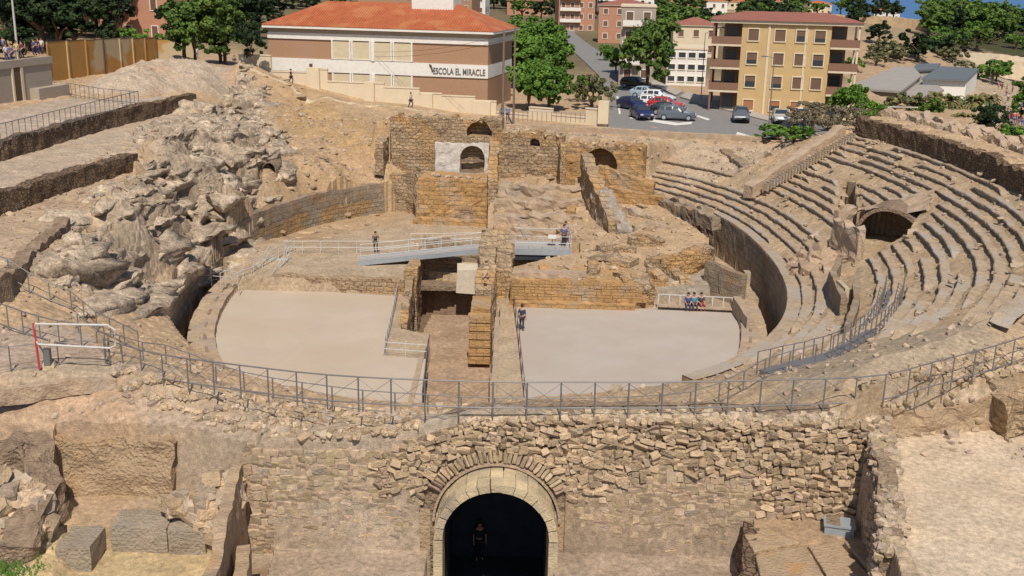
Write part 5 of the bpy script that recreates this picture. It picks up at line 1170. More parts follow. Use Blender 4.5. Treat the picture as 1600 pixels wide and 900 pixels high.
M['greyroof'] = plain('grey_sheet_roof', (.13,.15,.16), .6)
M['seagrey'] = mat('grey_flat_roof', (.33,.31,.285), (.29,.27,.25), .3, .9)
def win(par, T_, x, z, w, h, y=0., shut='brownshut', trim='trim', tw=.12, half=None):
    f = MB(T_)
    for a in ((x-tw, x, z-tw, z+h+tw), (x+w, x+w+tw, z-tw, z+h+tw), (x, x+w, z+h, z+h+tw), (x, x+w, z-tw, z)): f.box(a[0], a[1], y-.12, y-.001, a[2], a[3])
    f = f.build('window', M[trim], par)
    MB(T_).box(x, x+w, y-.03, y-.002, z, z+h).build('shutter' if 'shut' in shut else 'pane', M[shut], f)
    if half is not None: MB(T_).box(x, x+w, y-.05, y-.032, z, z+h*half).build('pane', M['glass'], f)
    return f
def hip(T_, x0, x1, y0, y1, z, h, ov, ins=None):
    m = MB(T_); x0 -= ov; x1 += ov; y0 -= ov; y1 += ov; d = (y1-y0)/2; ins = d if ins is None else ins; ym = (y0+y1)/2
    m.add([(x0,y0,z),(x1,y0,z),(x1,y1,z),(x0,y1,z),(x0+ins,ym,z+h),(x1-ins,ym,z+h)], [(0,1,5,4),(1,2,5),(2,3,4,5),(3,0,4),(0,3,2,1)]); return m
# ---- the school
A_, B_ = Vector((-28.9, 127.6, 0)), Vector((-3.2, 122.0, 0)); Ls = (B_-A_).length; rz = math.atan2(B_.y-A_.y, B_.x-A_.x); zs = 7.25
T_ = frame(A_.x, A_.y, zs, rz); sc_ = empty('school', (A_.x, A_.y, zs), 0, 'two storey brick school with a terracotta hipped roof and a white lettered band', 'school')
HS = 8.0
MB(T_).box(0, Ls, 0, 12, -1.5, 7.3).build('wall', M['brick'], sc_)
MB(T_).box(-.03, Ls+.03, -.14, 12.05, 3.1, 4.55).build('name_band', M['white'], sc_)
MB(T_).box(-.02, Ls+.02, -.16, 12.04, 6.75, 7.45).build('cornice', M['white'], sc_)
MB(T_).box(-.2, Ls+.2, -.12, 12.2, 7.45, 7.95).build('frieze', M['dkbrown'] if 0 else M['concrete'], sc_)
MB(T_).box(-.75, Ls+.75, -.75, 12.75, 7.95, 8.2).build('eave', M['white'], sc_)
r = hip(T_, 0, Ls, 0, 12, 8.21, 2.7, .78, 5.8).build('roof', M['rooftile'], sc_)
mb = MB(T_)
nrow = 14
for k in range(90):
    x = -.7+k*(Ls+1.4)/89; t = min(1, min(x+.78, Ls+.78-x)/5.8); ym = -.78+6.78*t
    mb.tube([(x, -.80, 8.25), (x, ym, 8.23+2.7*t)], .055, 4, False)
mb.build('tile_ridges', M['rooftile'], r)
MB(T_).box(16, 21, 4.5, 8, 9.4, 11.6).build('roof_box', M['white'], sc_)
for fl_z, hh in ((4.62, 2.13), (.35, 2.72)):
    for k in range(4):
        x = 8.0+k*2.42+(.12 if k > 1 else 0)
        f = MB(T_).box(x-.17, x, -.22, -.001, fl_z, fl_z+hh).box(x+2.0, x+2.17, -.22, -.001, fl_z, fl_z+hh).box(x, x+2.0, -.14, -.001, fl_z, fl_z+.06).build('window', M['white'], sc_)
        MB(T_).box(x, x+2.0, -.05, -.002, fl_z+.06, fl_z+hh-.1).build('shutter', M['shutter'], f)
        MB(T_).box(x, x+2.0, -.045, -.002, fl_z+hh-.1, fl_z+hh).build('shutter_box', M['dkbrown'], f)
MB(T_).box(12.65, 13.05, -.28, -.001, 4.56, 6.74).build('pilaster', M['white'], sc_); MB(T_).box(12.65, 13.05, -.28, -.001, .3, 3.09).build('pilaster', M['white'], sc_)
f = MB(T_).box(5.0, 5.9, -.1, -.001, 1.2, 2.9).build('window', M['white'], sc_); MB(T_).box(5.1, 5.8, -.13, -.101, 1.3, 2.8).build('pane', M['glass'], f)
MB(T_).box(5.1, 5.45, -.3, -.141, 3.7, 4.0).build('wall_lamp', M['dkbrown'], sc_)
tc = bpy.data.curves.new('lettering', 'FONT'); tc.body = 'ESCOLA EL MIRACLE'; tc.size = .98; tc.extrude = .03; tc.offset = .012; tc.space_character = 1.02
to = bpy.data.objects.new('tmp', tc); COL.objects.link(to); dg = bpy.context.evaluated_depsgraph_get(); me = bpy.data.meshes.new_from_object(to.evaluated_get(dg)); bpy.data.objects.remove(to)
xs = [v.co.x for v in me.vertices]; k = 6.05/(max(xs)-min(xs))
Tt_ = T_ @ Matrix.Translation((Ls-6.35, -.18, 3.42)) @ Matrix.Rotation(math.pi/2, 4, 'X') @ Matrix.Diagonal((k, 1, 1, 1)); me.transform(Matrix.Translation(-Vector((A_.x, A_.y, zs))) @ Tt_); me.materials.clear(); me.materials.append(plain('grey_letters', (.12,.12,.13), .6)); link('lettering', me, parent=sc_)
MB(T_).add([(Ls-6.75,-.19,4.5),(Ls-6.5,-.19,4.35),(Ls-6.3,-.19,3.7),(Ls-6.45,-.19,3.5),(Ls-6.6,-.19,4.0),(Ls-6.8,-.19,4.3)], [(0,5,4,3,2,1)]).build('emblem', M['dkbrown'], sc_)
# ---- stepped boundary wall in front of the school
def steppedwall(label, pts, mt='creamwall'):
    wy = lambda x: float(np.interp(x, [374, 775, 950], [124.2, 119.2, 112.5]))
    """pts: (px, py_top, py_base) from left to right, z of ground"""
    e = None; prev = None
    for k in range(len(pts)-1):
        (x0, t0, b0, z0), (x1, t1, b1, z1) = pts[k], pts[k+1]; p = PY(x0, b0, wy(x0)); q = PY(x1, b1, wy(x1)); z0, z1 = p.z, q.z
        if e is None: e = empty('boundary_wall', p, 0, label, 'wall')
        h = (PY(x0, t0, p.y).z); d = (q-p); L = math.hypot(d.x, d.y); TT = frame(p.x, p.y, 0, math.atan2(d.y, d.x))
        MB(TT).box(0.003, L, 0, .35, min(z0, z1)-1.2, h).build('wall_panel', M[mt], e); MB(TT).box(-.01, L+.015, -.06, .41, h+.002, h+.12).build('coping', M['trim'], e)
    return e
steppedwall('cream stepped garden wall in front of the school', [(374,86,118,8.6),(424,112,122,8.4),(480,108,132,8.1),(512,128,140,7.9),(570,130,148,7.7),(600,137,152,7.6),(655,146,160,7.4),(690,150,166,7.2),(742,158,174,7.0),(775,160,182,6.9)])
steppedwall('cream wall with square piers between the avenue trees and the street', [(775,176,190,6.7),(826,168,190,6.7),(862,180,191,6.7),(914,170,193,6.7),(948,170,196,6.6)])
for (x, t, b, z, w_, lb) in ((490,106,138,8.0,1.5,'first cream block pier rising from the garden wall at the left window'), (577,128,150,7.6,1.2,'second cream block pier on the garden wall under the middle windows'), (667,146,166,7.3,1.3,'third cream block pier on the garden wall at the brick corner'), (752,158,178,6.9,2.0,'last cream block pier of the garden wall beside the dark school corner'), (942,158,178,6.7,1.1,'pale pier closing the wall beside the street')):
    p = PY(x, b, float(np.interp(x, [374, 775, 950], [124.2, 119.2, 112.5]))); z = p.z; h = PY(x, t, p.y).z; o = MB(frame(p.x, p.y-.35, 0, rz)).box(-w_/2, w_/2, 0, 1.0, z-1, h).build('wall_pier', M['creamwall']); tag(o, lb, 'pier')
railing('dark railing panels between the piers of the cream wall', [gp(*c) for c in ((780,186,7.2),(826,186,7.2),(870,187,7.2),(914,188,7.2))], .8, .5, 'metal', rails=(1.,), brace=False)
# path edge line behind the ruin
# ---- apartment block
T_ = frame(26.0, 127.7, 6.15, math.atan2(-2.0, 9.5)); ap = empty('apartment_block', (26.0, 127.7, 6.4), 0, 'four storey ochre apartment block with white framed windows and stacked balconies', 'apartment building')
Wd, Dp, HH = 10.0, 13., 10.6; rA = math.atan2(-2.0, 9.5)
MB(T_).box(0, Wd, 0, Dp, -1, HH).build('wall', M['ochre'], ap)
MB(T_).box(-3.6, Wd+3.4, -.35, Dp+.3, HH+.002, HH+.35).build('eave', M['trim'], ap)
hip(T_, -3.6, Wd+3.4, -.35, Dp, HH+.36, .9, .2, 4).build('roof', M['oldroof'], ap)
MB(T_).box(2.95, 3.2, -.08, -.001, 0, HH).box(7.1, 7.3, -.08, -.001, 0, HH).build('downpipe', M['trim'], ap)
for fz in range(4):
    for k, x in enumerate((.75, 3.75, 6.15, 8.2)):
        z = .75+fz*2.65
        win(ap, T_, x, z, 1.15, 1.3 if fz else 1.15, shut='orangeshut' if fz == 0 else 'brownshut', half=[None,.5,.35,None][(fz+k) % 4])
for sx, x0, x1 in ((-1, -3.4, 0), (1, Wd, Wd+3.2)):
    y1 = Dp if sx < 0 else 6
    MB(T_).box(x0 if sx > 0 else x0+1.4, x1 if sx < 0 else x1-1.4, 1.2, y1, -1, HH).build('side_wall', M['balcony'], ap)
    for fz in range(4):
        z = fz*2.65
        sl_ = MB(T_).box(x0, x1-.002 if sx < 0 else x1, -.2, y1, z-.16+.2, z+.06+.2).build('balcony', M['trim'], ap)
        if fz:
            MB(T_).box(x0+.003, x1-.01 if sx < 0 else x1-.003, -.19, -.12, z+.262, z+1.15).build('parapet', M['balcony'], sl_)
            xx = x0 if sx < 0 else x1-.07; MB(T_).box(xx, xx+.07, -.11, y1-.3, z+.262, z+1.15).build('parapet', M['balcony'], sl_)
        for yy in (2.4, 5.6, 8.8):
            if yy < y1-2 and sx < 0: MB(T_).box(x0+1.33, x0+1.39, yy, yy+1.4, z+.4, z+2.3).build('door', M['glass'], ap)
        MB(T_).box((x0+1.7) if sx < 0 else x0+.3, (x0+2.9) if sx < 0 else x0+1.5, 1.14, 1.19, z+.4, z+2.3).build('door', M['glass'], ap)
    for (px_, py_) in ((x0+.1, -.1), (x0+.1, 4.5), (x0+.1, 9.), ) if sx < 0 else ((x1-.3, -.1), (x1-.3, 4.)): MB(T_).box(px_, px_+.22, py_, py_+.22, 0, HH).build('column', M['balcony'] if sx < 0 else M['trim'], ap)  # left columns wear the shade-darkened colour, right ones the plain trim
MB(T_).box(-3.2, Wd+3., -1.6, .6, -1., -.05).build('plinth', M['creamwall'], ap)
# ---- generic houses
def house(label, px, py, z, w, d, h, rot, wall, roof='flat', fl=2, nw=3, shut='brownshut', trim='trim', rh=1.4, roofm='oldroof', name='house', bal=0, cat='house'):
    p = P(px, py, z); T_ = frame(p.x, p.y, z, math.radians(rot)); e = empty(name, p, 0, label, cat)
    MB(T_).box(0, w, 0, d, -2, h).build('wall', M[wall], e)
    if roof == 'hip': MB(T_).box(-.3, w+.3, -.3, d+.3, h+.002, h+.18).build('eave', M['trim'], e); hip(T_, 0, w, 0, d, h+.181, rh, .35).build('roof', M[roofm], e)
    elif roof == 'gable':
        m = MB(T_); o = .4; m.add([(-o,-o,h),(w+o,-o,h),(w+o,d/2,h+rh),(-o,d/2,h+rh),(-o,d+o,h),(w+o,d+o,h)], [(0,1,2,3),(3,2,5,4),(0,3,4),(1,5,2)]); m.build('roof', M[roofm], e)
    else: MB(T_).box(-.12, w+.12, -.12, d+.12, h+.002, h+.25).build('roof', M[roofm if roofm != 'oldroof' else 'trim'], e)
    fh = h/fl
    for f in range(fl):
        for k in range(nw):
            x = (k+.5)*w/nw-.5; win(e, T_, x, f*fh+fh*.32, 1., fh*.42, shut=shut, trim=trim)
        if bal and f: MB(T_).box(.3, w*.6, -1.1, -.001, f*fh, f*fh+.15).build('balcony', M['trim'], e); MB(T_).box(.3, w*.6, -1.1, -1.02, f*fh+.152, f*fh+.9).build('parapet', M[trim], e)
    for k in range(max(1, int(d/4))):
        MB(T_).box(-.06, -.001, 1.5+k*4, 2.5+k*4, fh*.35, fh*.8).build('side_window', M['glass'], e); MB(T_).box(w+.001, w+.06, 1.5+k*4, 2.5+k*4, fh*.35, fh*.8).build('side_window', M['glass'], e)
    return e
H_ = house
H_('tall grey and orange apartment house with white balconies behind the pine', 966, 130, 6.6, 5.0, 12, 11.0, -6, 'concrete', fl=4, nw=2, bal=1, trim='white')
H_('white house with dark windows between the pine and the ochre block', 1040, 132, 6.5, 5.8, 9, 5.2, -8, 'white', fl=3, nw=4, shut='glass', trim='white')
H_('small white house with a tiled roof above the white house', 1050, 88, 7., 9, 8, 6, -5, 'creamwall', 'hip', fl=2, nw=3)
H_('red brick apartment building at the top of the avenue', 872, 52, 7.2, 10, 10, 12, 4, 'pink', fl=4, nw=4, bal=1, trim='white')
H_('terracotta and white building right of the avenue top', 934, 66, 7.2, 13, 12, 8.5, -4, 'pink', 'hip', fl=3, nw=4, trim='white')
H_('white apartment building far behind the terracotta building', 935, 32, 7.5, 20, 12, 12, 0, 'white', fl=3, nw=6, trim='white')
H_('salmon pink house seen through the trees, right of the dark cypress', 183, 70, 10., 9, 9, 8.2, -12, 'pink', fl=2, nw=2, trim='white')
H_('salmon house with a tiled annexe beside the brown fence panels', 228, 66, 10., 6.5, 8, 5.4, -14, 'pink', fl=2, nw=2, trim='white')
H_('salmon house behind the small white car at top left', 100, 48, 10.3, 12, 9, 7, -8, 'pink', 'gable', fl=2, nw=3, rh=1.5, trim='white')
H_('white outbuilding showing between the pines left of the school', 262, 68, 9.8, 7, 5, 2.6, -12, 'white', fl=1, nw=2, shut='glass', trim='white')
H_('long brick building with white parapets behind the school roof', 560, 30, 8.4, 36, 12, 8.2, -10, 'brick', fl=3, nw=10, trim='white', roofm='rooftile')
H_('white block rising behind the right end of the school roof', 650, 22, 8.2, 26, 10, 11.5, -8, 'white', fl=3, nw=8, trim='white')
H_('reddish apartment building behind the avenue treetops', 792, 26, 7.5, 16, 10, 6, -5, 'pink', 'gable', fl=2, nw=3)
for k, (px, py, w_, h_, wl, rf, lb) in enumerate(((1080,30,14,7,'white','hip','white villa with red roof above the ochre block, left'), (1128,24,12,6,'creamwall','hip','cream villa with red roof among the trees above the ochre block'), (1172,22,16,6,'white','hip','long white villa on the hill above the ochre block'), (1215,20,11,8,'white','flat','white cube house on the hill at the top right'), (1262,22,12,5,'creamwall','hip','small cream house on the hill beside the far wall'), (1365,30,14,5,'white','gable','lone white house among the far pines below the sea'), (1010,24,14,8,'pink','hip','salmon villa at the top beyond the tall pine'), (1040,44,11,6,'white','hip','white cottage with a red roof to the right of the tall pine'), (1192,44,14,5,'creamwall','hip','cream low house just behind the ochre block roof'), (1150,50,10,5,'white','flat','white flat roofed house hidden behind the ochre block'))):
    H_(lb, px, py, 7.5 if px < 1300 else 4, w_, 9, h_, random.uniform(-12, 4), wl, rf, fl=2, nw=4, trim='white', roofm='rooftile' if rf != 'flat' else 'oldroof')
# ---- left: concrete building with terrace and brown fence
T_ = frame(-49.5, 97.5, 9.6, math.radians(62)); mbd = empty('concrete_building', (-49.5, 97.5, 9.6), 0, 'low smooth concrete building with a dark doorway and roof terrace at the left edge', 'building')
q0 = P(-60, 172, 9.9); q1 = P(84, 148, 9.9); d = q1-q0; L = math.hypot(d.x, d.y); T_ = frame(q0.x, q0.y, 9.9, math.atan2(d.y, d.x))
hz = PY(84, 92, q1.y).z-9.9
MB(T_).box(0, L, 0, 14, -1, hz-.4).build('wall', M['concrete'], mbd); MB(T_).box(-.1, L+.1, -.12, .35, hz-.398, hz+.25).build('parapet', M['concrete'], mbd); MB(T_).box(0, L, .351, 14, hz-.398, hz-.3).build('roof', M['pave'], mbd)
q = P(30, 157, 9.9); u = (q-q0).dot(d.normalized()); f = MB(T_).box(u-.75, u-.5, -.1, -.001, -.2, 3.05).box(u+.5, u+.85, -.1, -.001, -.2, 3.05).build('door_frame', M['trim'], mbd); MB(T_).box(u-.499, u+.499, -.05, -.002, -.2, 3.0).build('door', M['dkbrown'], f)
q = P(64, 150, 9.9); u = (q-q0).dot(d.normalized()); MB(T_).box(u-2.2, u+2.6, -.9, -.001, -.4, .9).build('planter', M['concrete'], mbd)
TERR_Z = 9.9+hz-.3; MT = T_
pf = [P(78, 128, 9.9), P(190, 112, 9.8), P(247, 106, 9.6), P(303, 108, 9.4)]
pan = empty('panel_fence', pf[0], 0, 'long ochre panel fence behind the pale rock mound, top left', 'fence')
fp = resample(pf, 3.4)
for k, (a, b) in enumerate(zip(fp, fp[1:])):
    d = b-a; L = d.length; TT = frame(a.x, a.y, min(a.z, b.z)-.4, math.atan2(d.y, d.x)); hh = 4.4-.5*k/len(fp); MB(TT).box(.03, L-.03, 0, .08, 0, hh).build('panel', M['corten'], pan); MB(TT).box(-.1, .1, -.13, -.002, 0, hh+.08).build('post', M['ochre'] if k % 4 == 1 else M['dkbrown'] if k % 2 else M['corten'], pan)
    MB(TT).box(.03, L-.03, -.02, .1, hh+.002, hh+.06).build('cap', M['dkbrown'], pan)
# ---- right: long grey flat roofed building, sheds, terraces and far walls
def slabroof(label, pts, z, h, mt, name='building', cat='building', wallm='concrete'):
    pp = [P(a, b, z+h) for a, b in pts]; e = empty(name, (pp[0].x, pp[0].y, z), 0, label, cat)
    c = Vector((sum(p.x for p in pp)/len(pp), sum(p.y for p in pp)/len(pp), 0)); inn = [(c.x+(p.x-c.x)*.95, c.y+(p.y-c.y)*.95) for p in pp]
    MB().prism(inn, z-3, z+h-.4).build('wall', M[wallm], e); MB().prism([(p.x, p.y) for p in pp], z+h-.399, z+h).build('roof', M[mt], e); return e
e = slabroof('wide grey flat roofed building right of the apartments', [(1322,136),(1408,142),(1440,118),(1428,105),(1400,104)], .5, 3.5, 'seagrey')
e = slabroof('low grey terrace building in front of the park shed', [(1388,150),(1440,156),(1475,140),(1440,116),(1410,140)], .2, 2.6, 'seagrey')
e = slabroof('dark grey canopy shed above the palm trees', [(1440,122),(1512,124),(1530,107),(1470,103)], .5, 3.6, 'greyroof', wallm='white')
e = slabroof('small grey roofed kiosk beside the dark canopy shed', [(1424,110),(1462,108),(1470,99),(1432,99)], .5, 3., 'greyroof', wallm='pave')
def farwall(label, c, h, mt='creamwall', name='terrace_wall', th=.8, nb=7):
    pp = [P(*q) for q in c]; e = ruinwall(name, [(p.x, p.y) for p in pp], th, [p.z-4 for p in pp], [p.z+h for p in pp], M[mt], .12, .1, step=1.2, s=int(pp[0].x)); return tag(e, label, 'wall')
M['farstone'] = mat('far_stone_wall', (.50,.38,.24), (.40,.29,.18), .5, .9)
farwall('long sandy fortress wall on the far hill below the sea', ((1338,40,5.5),(1400,44,5.),(1452,50,4)), 4.4, 'farstone', 'fortress_wall')
farwall('upper dry stone wall left of the fortress wall', ((1296,34,7),(1340,38,6)), 3.2, 'farstone')
farwall('dark brown scrub wall across the hillside at upper right', ((1345,70,3),(1400,74,2.6),(1500,84,1.5)), 3.2, 'brownwall')
farwall('buttressed pale terrace wall above the grey buildings', ((1370,88,2.),(1420,88,2.),(1470,88,1.5)), 2.6, 'farstone')
farwall('pale wall by the beach at the far right', ((1500,98,0),(1560,100,-1),(1620,108,-2)), 3, 'creamwall')
# ---- streets
def sheet(name, c, mt, dz=0.0, z=None):
    pp = [P(*q) for q in c]; a = MB(); a.add([(p.x, p.y, p.z+dz) for p in pp], [tuple(range(len(pp)))[::-1]]); o = a.build(name, M[mt]); 
    if o.data.polygons[0].normal.z < 0: o.data.flip_normals()
    return tag(o, kind='structure')
def road(name, left, right, mt, dz): 
    L_ = [P(*q) for q in left]; R_2 = [P(*q) for q in right]; L_ = resample(L_, 3.); nl = len(L_); cu = np.linspace(0, len(R_2)-1, nl); R_2 = [R_2[int(min(c, len(R_2)-2))].lerp(R_2[int(min(c, len(R_2)-2))+1], c-int(min(c, len(R_2)-2))) for c in cu]
    rows = []
    for t in np.linspace(0, 1, 14):
        rows.append([]); 
        for p, q in zip(L_, R_2): m = p.lerp(q, t); rows[-1].append((m.x, m.y, max(G(m.x, m.y)+.03, m.z+dz) if m.y < 135 else G(m.x, m.y)+.12))
    a = MB().grid(rows); return tag(a.build(name, M[mt]), kind='structure')
road('street', [(950,203,6.55),(952,180,6.6),(950,150,6.6),(940,125,6.65),(915,100,6.75),(890,75,7.1),(872,55,7.4),(850,38,7.8)], [(1300,222,6.55),(1290,196,6.6),(1180,180,6.6),(1090,150,6.6),(1002,122,6.7),(960,98,6.8),(918,68,7.15),(888,44,7.5)], 'asphalt', .06)
p0_ = [P(1062,152,6.66), P(1130,172,6.66), P(1200,190,6.66), P(1250,196,6.66), P(1290,196,6.66), P(1290,190,6.66), P(1200,183,6.66), P(1150,166,6.66), P(1075,145,6.66)]
tag(MB().prism([(p.x, p.y) for p in p0_], 6.3, 6.79).build('pavement', M['pave']), kind='structure')
p0_ = [P(1000,124,6.7), P(1056,150,6.68), P(1066,144,6.68), P(1008,120,6.7)]; tag(MB().prism([(p.x, p.y) for p in p0_], 6.3, 6.82).build('pavement', M['pave']), kind='structure')
for c in (((985,181),(1060,192),(1082,190),(1080,194),(1055,196),(984,185)), ((1090,180),(1110,186),(1106,188),(1088,182)), ((966,150),(970,178),(967,178),(963,150)), ((1152,206),(1172,212),(1162,214),(1150,210))):
    sheet('road_marking', [(a, b, 6.665) for a, b in c], 'paint')
# ============================================================ cars
def carmesh(kind):
    suv = kind == 'suv'; L = 4.3; hb = 1.0 if suv else .92; ht = 1.62 if suv else 1.46
    st = [(-2.12,.42,.62,.62,.70,.70),(-2.0,.28,.74,.80,.84,.80),(-1.55,.24,hb-.06,hb-.05,.88,.84),(-.95,.24,hb,hb+.02,.90,.84),(-.25,.24,hb+.02,ht-.04,.90,.62),(.45,.24,hb+.03,ht,.90,.64),(1.25,.24,hb+.04,ht-.06,.90,.62),(1.75,.26,hb+.05,ht-.34 if not suv else ht-.16,.88,.64),(2.05,.30,hb,hb+.05,.84,.78),(2.14,.42,.7,.72,.74,.7)]
    rows = []
    for x, zl, zb, zt, wb, wt in st:
        rows.append([(x,-wb+.06,zl),(x,-wb,(zl+zb)/2),(x,-wb+.02,zb),(x,-wt,max(zt-.03,zb+.001)),(x,-wt*.6,zt),(x,wt*.6,zt),(x,wt,max(zt-.03,zb+.001)),(x,wb-.02,zb),(x,wb,(zl+zb)/2),(x,wb-.06,zl)])
    return rows, st, hb, ht
CARM = {}
def carparts(kind):
    rows, st, hb, ht = carmesh(kind); out = {}
    b = MB(); b.grid(rows); n = 10; b.f += [tuple(range(n))[::-1], tuple(range((len(rows)-1)*n, len(rows)*n))]; out['body'] = b
    g = MB(); o = .012
    for sg in (-1, 1):
        for a, c in ((4, 5), (5, 6), (6, 7)):
            (x0,_,zb0,zt0,wb0,wt0), (x1,_,zb1,zt1,wb1,wt1) = st[a], st[c]; ff = lambda w, wt, t: sg*(w+(wt-w)*t+o); d = .06
            g.add([(x0+d, ff(wb0-.02,wt0,.12), zb0+(zt0-zb0)*.12), (x1-d, ff(wb1-.02,wt1,.12), zb1+(zt1-zb1)*.12), (x1-d, ff(wb1-.02,wt1,.86), zb1+(zt1-zb1)*.8), (x0+d, ff(wb0-.02,wt0,.86), zb0+(zt0-zb0)*.8)], [(0,1,2,3) if sg < 0 else (3,2,1,0)])
    (x0,_,_,z0,w0,_), (x1,_,_,z1,_,w1) = st[3], st[4]; g.add([(x0+.1,-w0+.14,z0+.07),(x0+.1,w0-.14,z0+.07),(x1-.04,w1-.04,z1-.02),(x1-.04,-w1+.04,z1-.02)], [(0,3,2,1)])
    (x0,_,_,z0,_,w0), (x1,_,_,z1,w1,_) = st[7], st[8]; g.add([(x0+.05,-w0+.04,z0-.01),(x0+.05,w0-.04,z0-.01),(x1-.0,w1-.16,z1+.06),(x1-.0,-w1+.16,z1+.06)], [(0,3,2,1)])
    out['glass'] = g; return out
def mkcar(kind):
    e = empty('parked_car', (0,0,0)); pt = carparts(kind)
    b = pt['body'].build('body', M['white'], e, smooth=True); b.modifiers.new('edge', 'BEVEL').width = .03
    pt['glass'].build('windows', M['glass'], e)
    for x in (-1.32, 1.32):
        for s in (-1, 1):
            w = MB().tube([(x, s*.70, .32), (x, s*.905, .32)], .33, 16).build('wheel', M['tyre'], e); MB().tube([(x, s*.90, .32), (x, s*.92, .32)], .2, 12).build('rim', M['deck'], w)
    for s in (-1, 1):
        MB().box(-2.14, -1.98, min(s*.42, s*.74), max(s*.42, s*.74), .58, .72).build('headlight', M['lamp'], e); MB().box(2.0, 2.15, min(s*.5, s*.78), max(s*.5, s*.78), .72, .92).build('tail_light', M['red'], e)
        MB().box(-.75, -.6, min(s*.88, s*1.02), max(s*.88, s*1.02), .95, 1.1).build('mirror', M['tyre'], e)
    MB().box(-2.17, -2.12, -.5, .5, .36, .52).build('grille', M['tyre'], e); MB().box(2.13, 2.17, -.26, .26, .5, .62).build('number_plate', M['white'], e)
    return e
M['tyre'] = plain('tyre_rubber', (.02,.02,.02), .8); M['lamp'] = plain('headlight_glass', (.6,.6,.6), .15)
def paintm(n, c): m = plain(n, c, .28, .1, .6, .03); m.node_tree.nodes['Principled BSDF'].inputs['Coat Weight'].default_value = .5; return m
PN = {'white': paintm('white_paint', (.75,.75,.76)), 'navy': paintm('navy_paint', (.015,.02,.09)), 'grey': paintm('grey_paint', (.10,.12,.15)), 'silver': paintm('silver_paint', (.42,.43,.45)), 'black': paintm('black_paint', (.02,.02,.025)), 'redc': paintm('red_car_paint', (.45,.03,.03)), 'lightblue': paintm('pale_blue_paint', (.35,.45,.55))}
cars = {'suv': mkcar('suv'), 'hatch': mkcar('hatch')}; used = set()
def car(kind, px, py, z, rot, col, label):
    p = P(px, py, z); src = cars[kind]
    if kind in used: e = copy_tree(src)
    else: e = src; used.add(kind)
    e.location = (p.x, p.y, z+.07); e.rotation_euler = (0, 0, math.radians(rot)); tag(e, label, 'car', 'cars parked along the street')
    for c in kids(e):
        if c.name.startswith('body'):
            if e is not src or len(used): c.material_slots[0].link = 'OBJECT'; c.material_slots[0].material = PN[col]
    return e
Z0 = 6.62
car('suv', 1056, 188, Z0, 172, 'grey', 'dark grey estate car parked sideways nearest the ruin')
car('hatch', 1044, 180, Z0, 168, 'black', 'black car directly behind the dark grey estate car')
car('hatch', 1002, 186, Z0, 100, 'navy', 'dark navy car seen from behind, left of the grey estate')
car('hatch', 987, 171, Z0, 120, 'navy', 'second navy car at the left end of the parked cluster')
car('hatch', 1018, 168, Z0, 165, 'white', 'white car at the front of the white row in the car cluster')
car('suv', 1028, 161, Z0, 160, 'white', 'white car in the middle of the parked cluster')
car('hatch', 1010, 153, Z0, 158, 'lightblue', 'pale car with a blue tinted windscreen at the back of the cluster')
car('hatch', 1040, 171, Z0, 165, 'redc', 'red car squeezed between the white and black cars')
car('suv', 993, 138, Z0, 150, 'black', 'dark car in the shade of the tall pine')
car('suv', 1157, 190, Z0, 80, 'grey', 'dark grey car parked alone at the left corner of the ochre block')
car('hatch', 1219, 192, Z0, 82, 'silver', 'silver grey car in front of the ochre block, beside the light silver one')
car('suv', 1252, 193, Z0, 84, 'white', 'light silver van-like car at the right end in front of the ochre block')
car('suv', 1236, 213, Z0-.3, 20, 'black', 'dark car half hidden by the green hedge below the ochre block')
# ============================================================ poles and lamps
def pole(px, py, z, h, r, mt, label, arm=0, name='street_lamp', cat='street lamp'):
    p = P(px, py, z); e = empty(name, p, 0, label, cat); MB().tube([p-Vector((0,0,.3)), p+Vector((0,0,h))], [r, r*.7], 8).build('pole', M[mt], e)
    if arm: q = p+Vector((0,0,h)); MB().tube([q, q+Vector((arm*.6,0,.25)), q+Vector((arm,0,.25))], .04, 6).build('arm', M[mt], e); MB().box(q.x+arm-.3, q.x+arm+.3, q.y-.12, q.y+.12, q.z+.15, q.z+.28).build('lamp_head', M['metal'], e)
    return e
pole(785,196,6.5,9.5,.14,'wood','dark wooden utility pole left of the avenue trees',0,'utility_pole','pole')
pole(802,198,6.5,10.5,.12,'wood','second taller utility pole beside the avenue trees',0,'utility_pole','pole')
pole(1200,208,6.4,7.5,.07,'metal','thin street lamp in front of the ochre block',-1.0)
pole(1095,158,6.6,8.5,.06,'metal','grey street lamp at the left corner of the ochre block',1.2)
pole(28,88,TERR_Z-1,9,.13,'whitemetal','white mast on the terrace at the top left',0,'mast','pole')
pole(1546,128,-2,6,.08,'metal','thin lamp post by the beach',.8)
w0 = P(785,196,6.5)+Vector((0,0,9.2)); w1 = P(424,120,8.4)+Vector((0,0,6.)); 
for k, dz in enumerate((0, -.5)):
    pts = [w0.lerp(w1, t)+Vector((0, -1.2, dz-2.2*4*t*(1-t))) for t in np.linspace(0, 1, 14)]; tag(MB().tube(pts, .014, 4, False).build('overhead_cable', M['tyre']), ('upper', 'lower')[k]+' sagging cable from the utility pole across the school front', 'cable')
# red and white stair frame among bushes
e = empty('site_container', P(1400,208,4), 0, 'red panel and white frame half hidden by bushes at the right', 'container'); a = P(1396,206,4.3)
MB(frame(a.x, a.y, 4.0, -.7)).box(0, 3.4, 0, .3, .2, 1.6).build('panel', M['red'], e); MB().beam(a+Vector((-1,0,2.4)), a+Vector((3.4,0,.3)), .12).beam(a+Vector((-1.4,0,3.0)), a+Vector((2.6,0,3.0)), .1).beam(a+Vector((-1,0,0)), a+Vector((-1,0,3.)), .1).build('frame', M['whitemetal'], e)
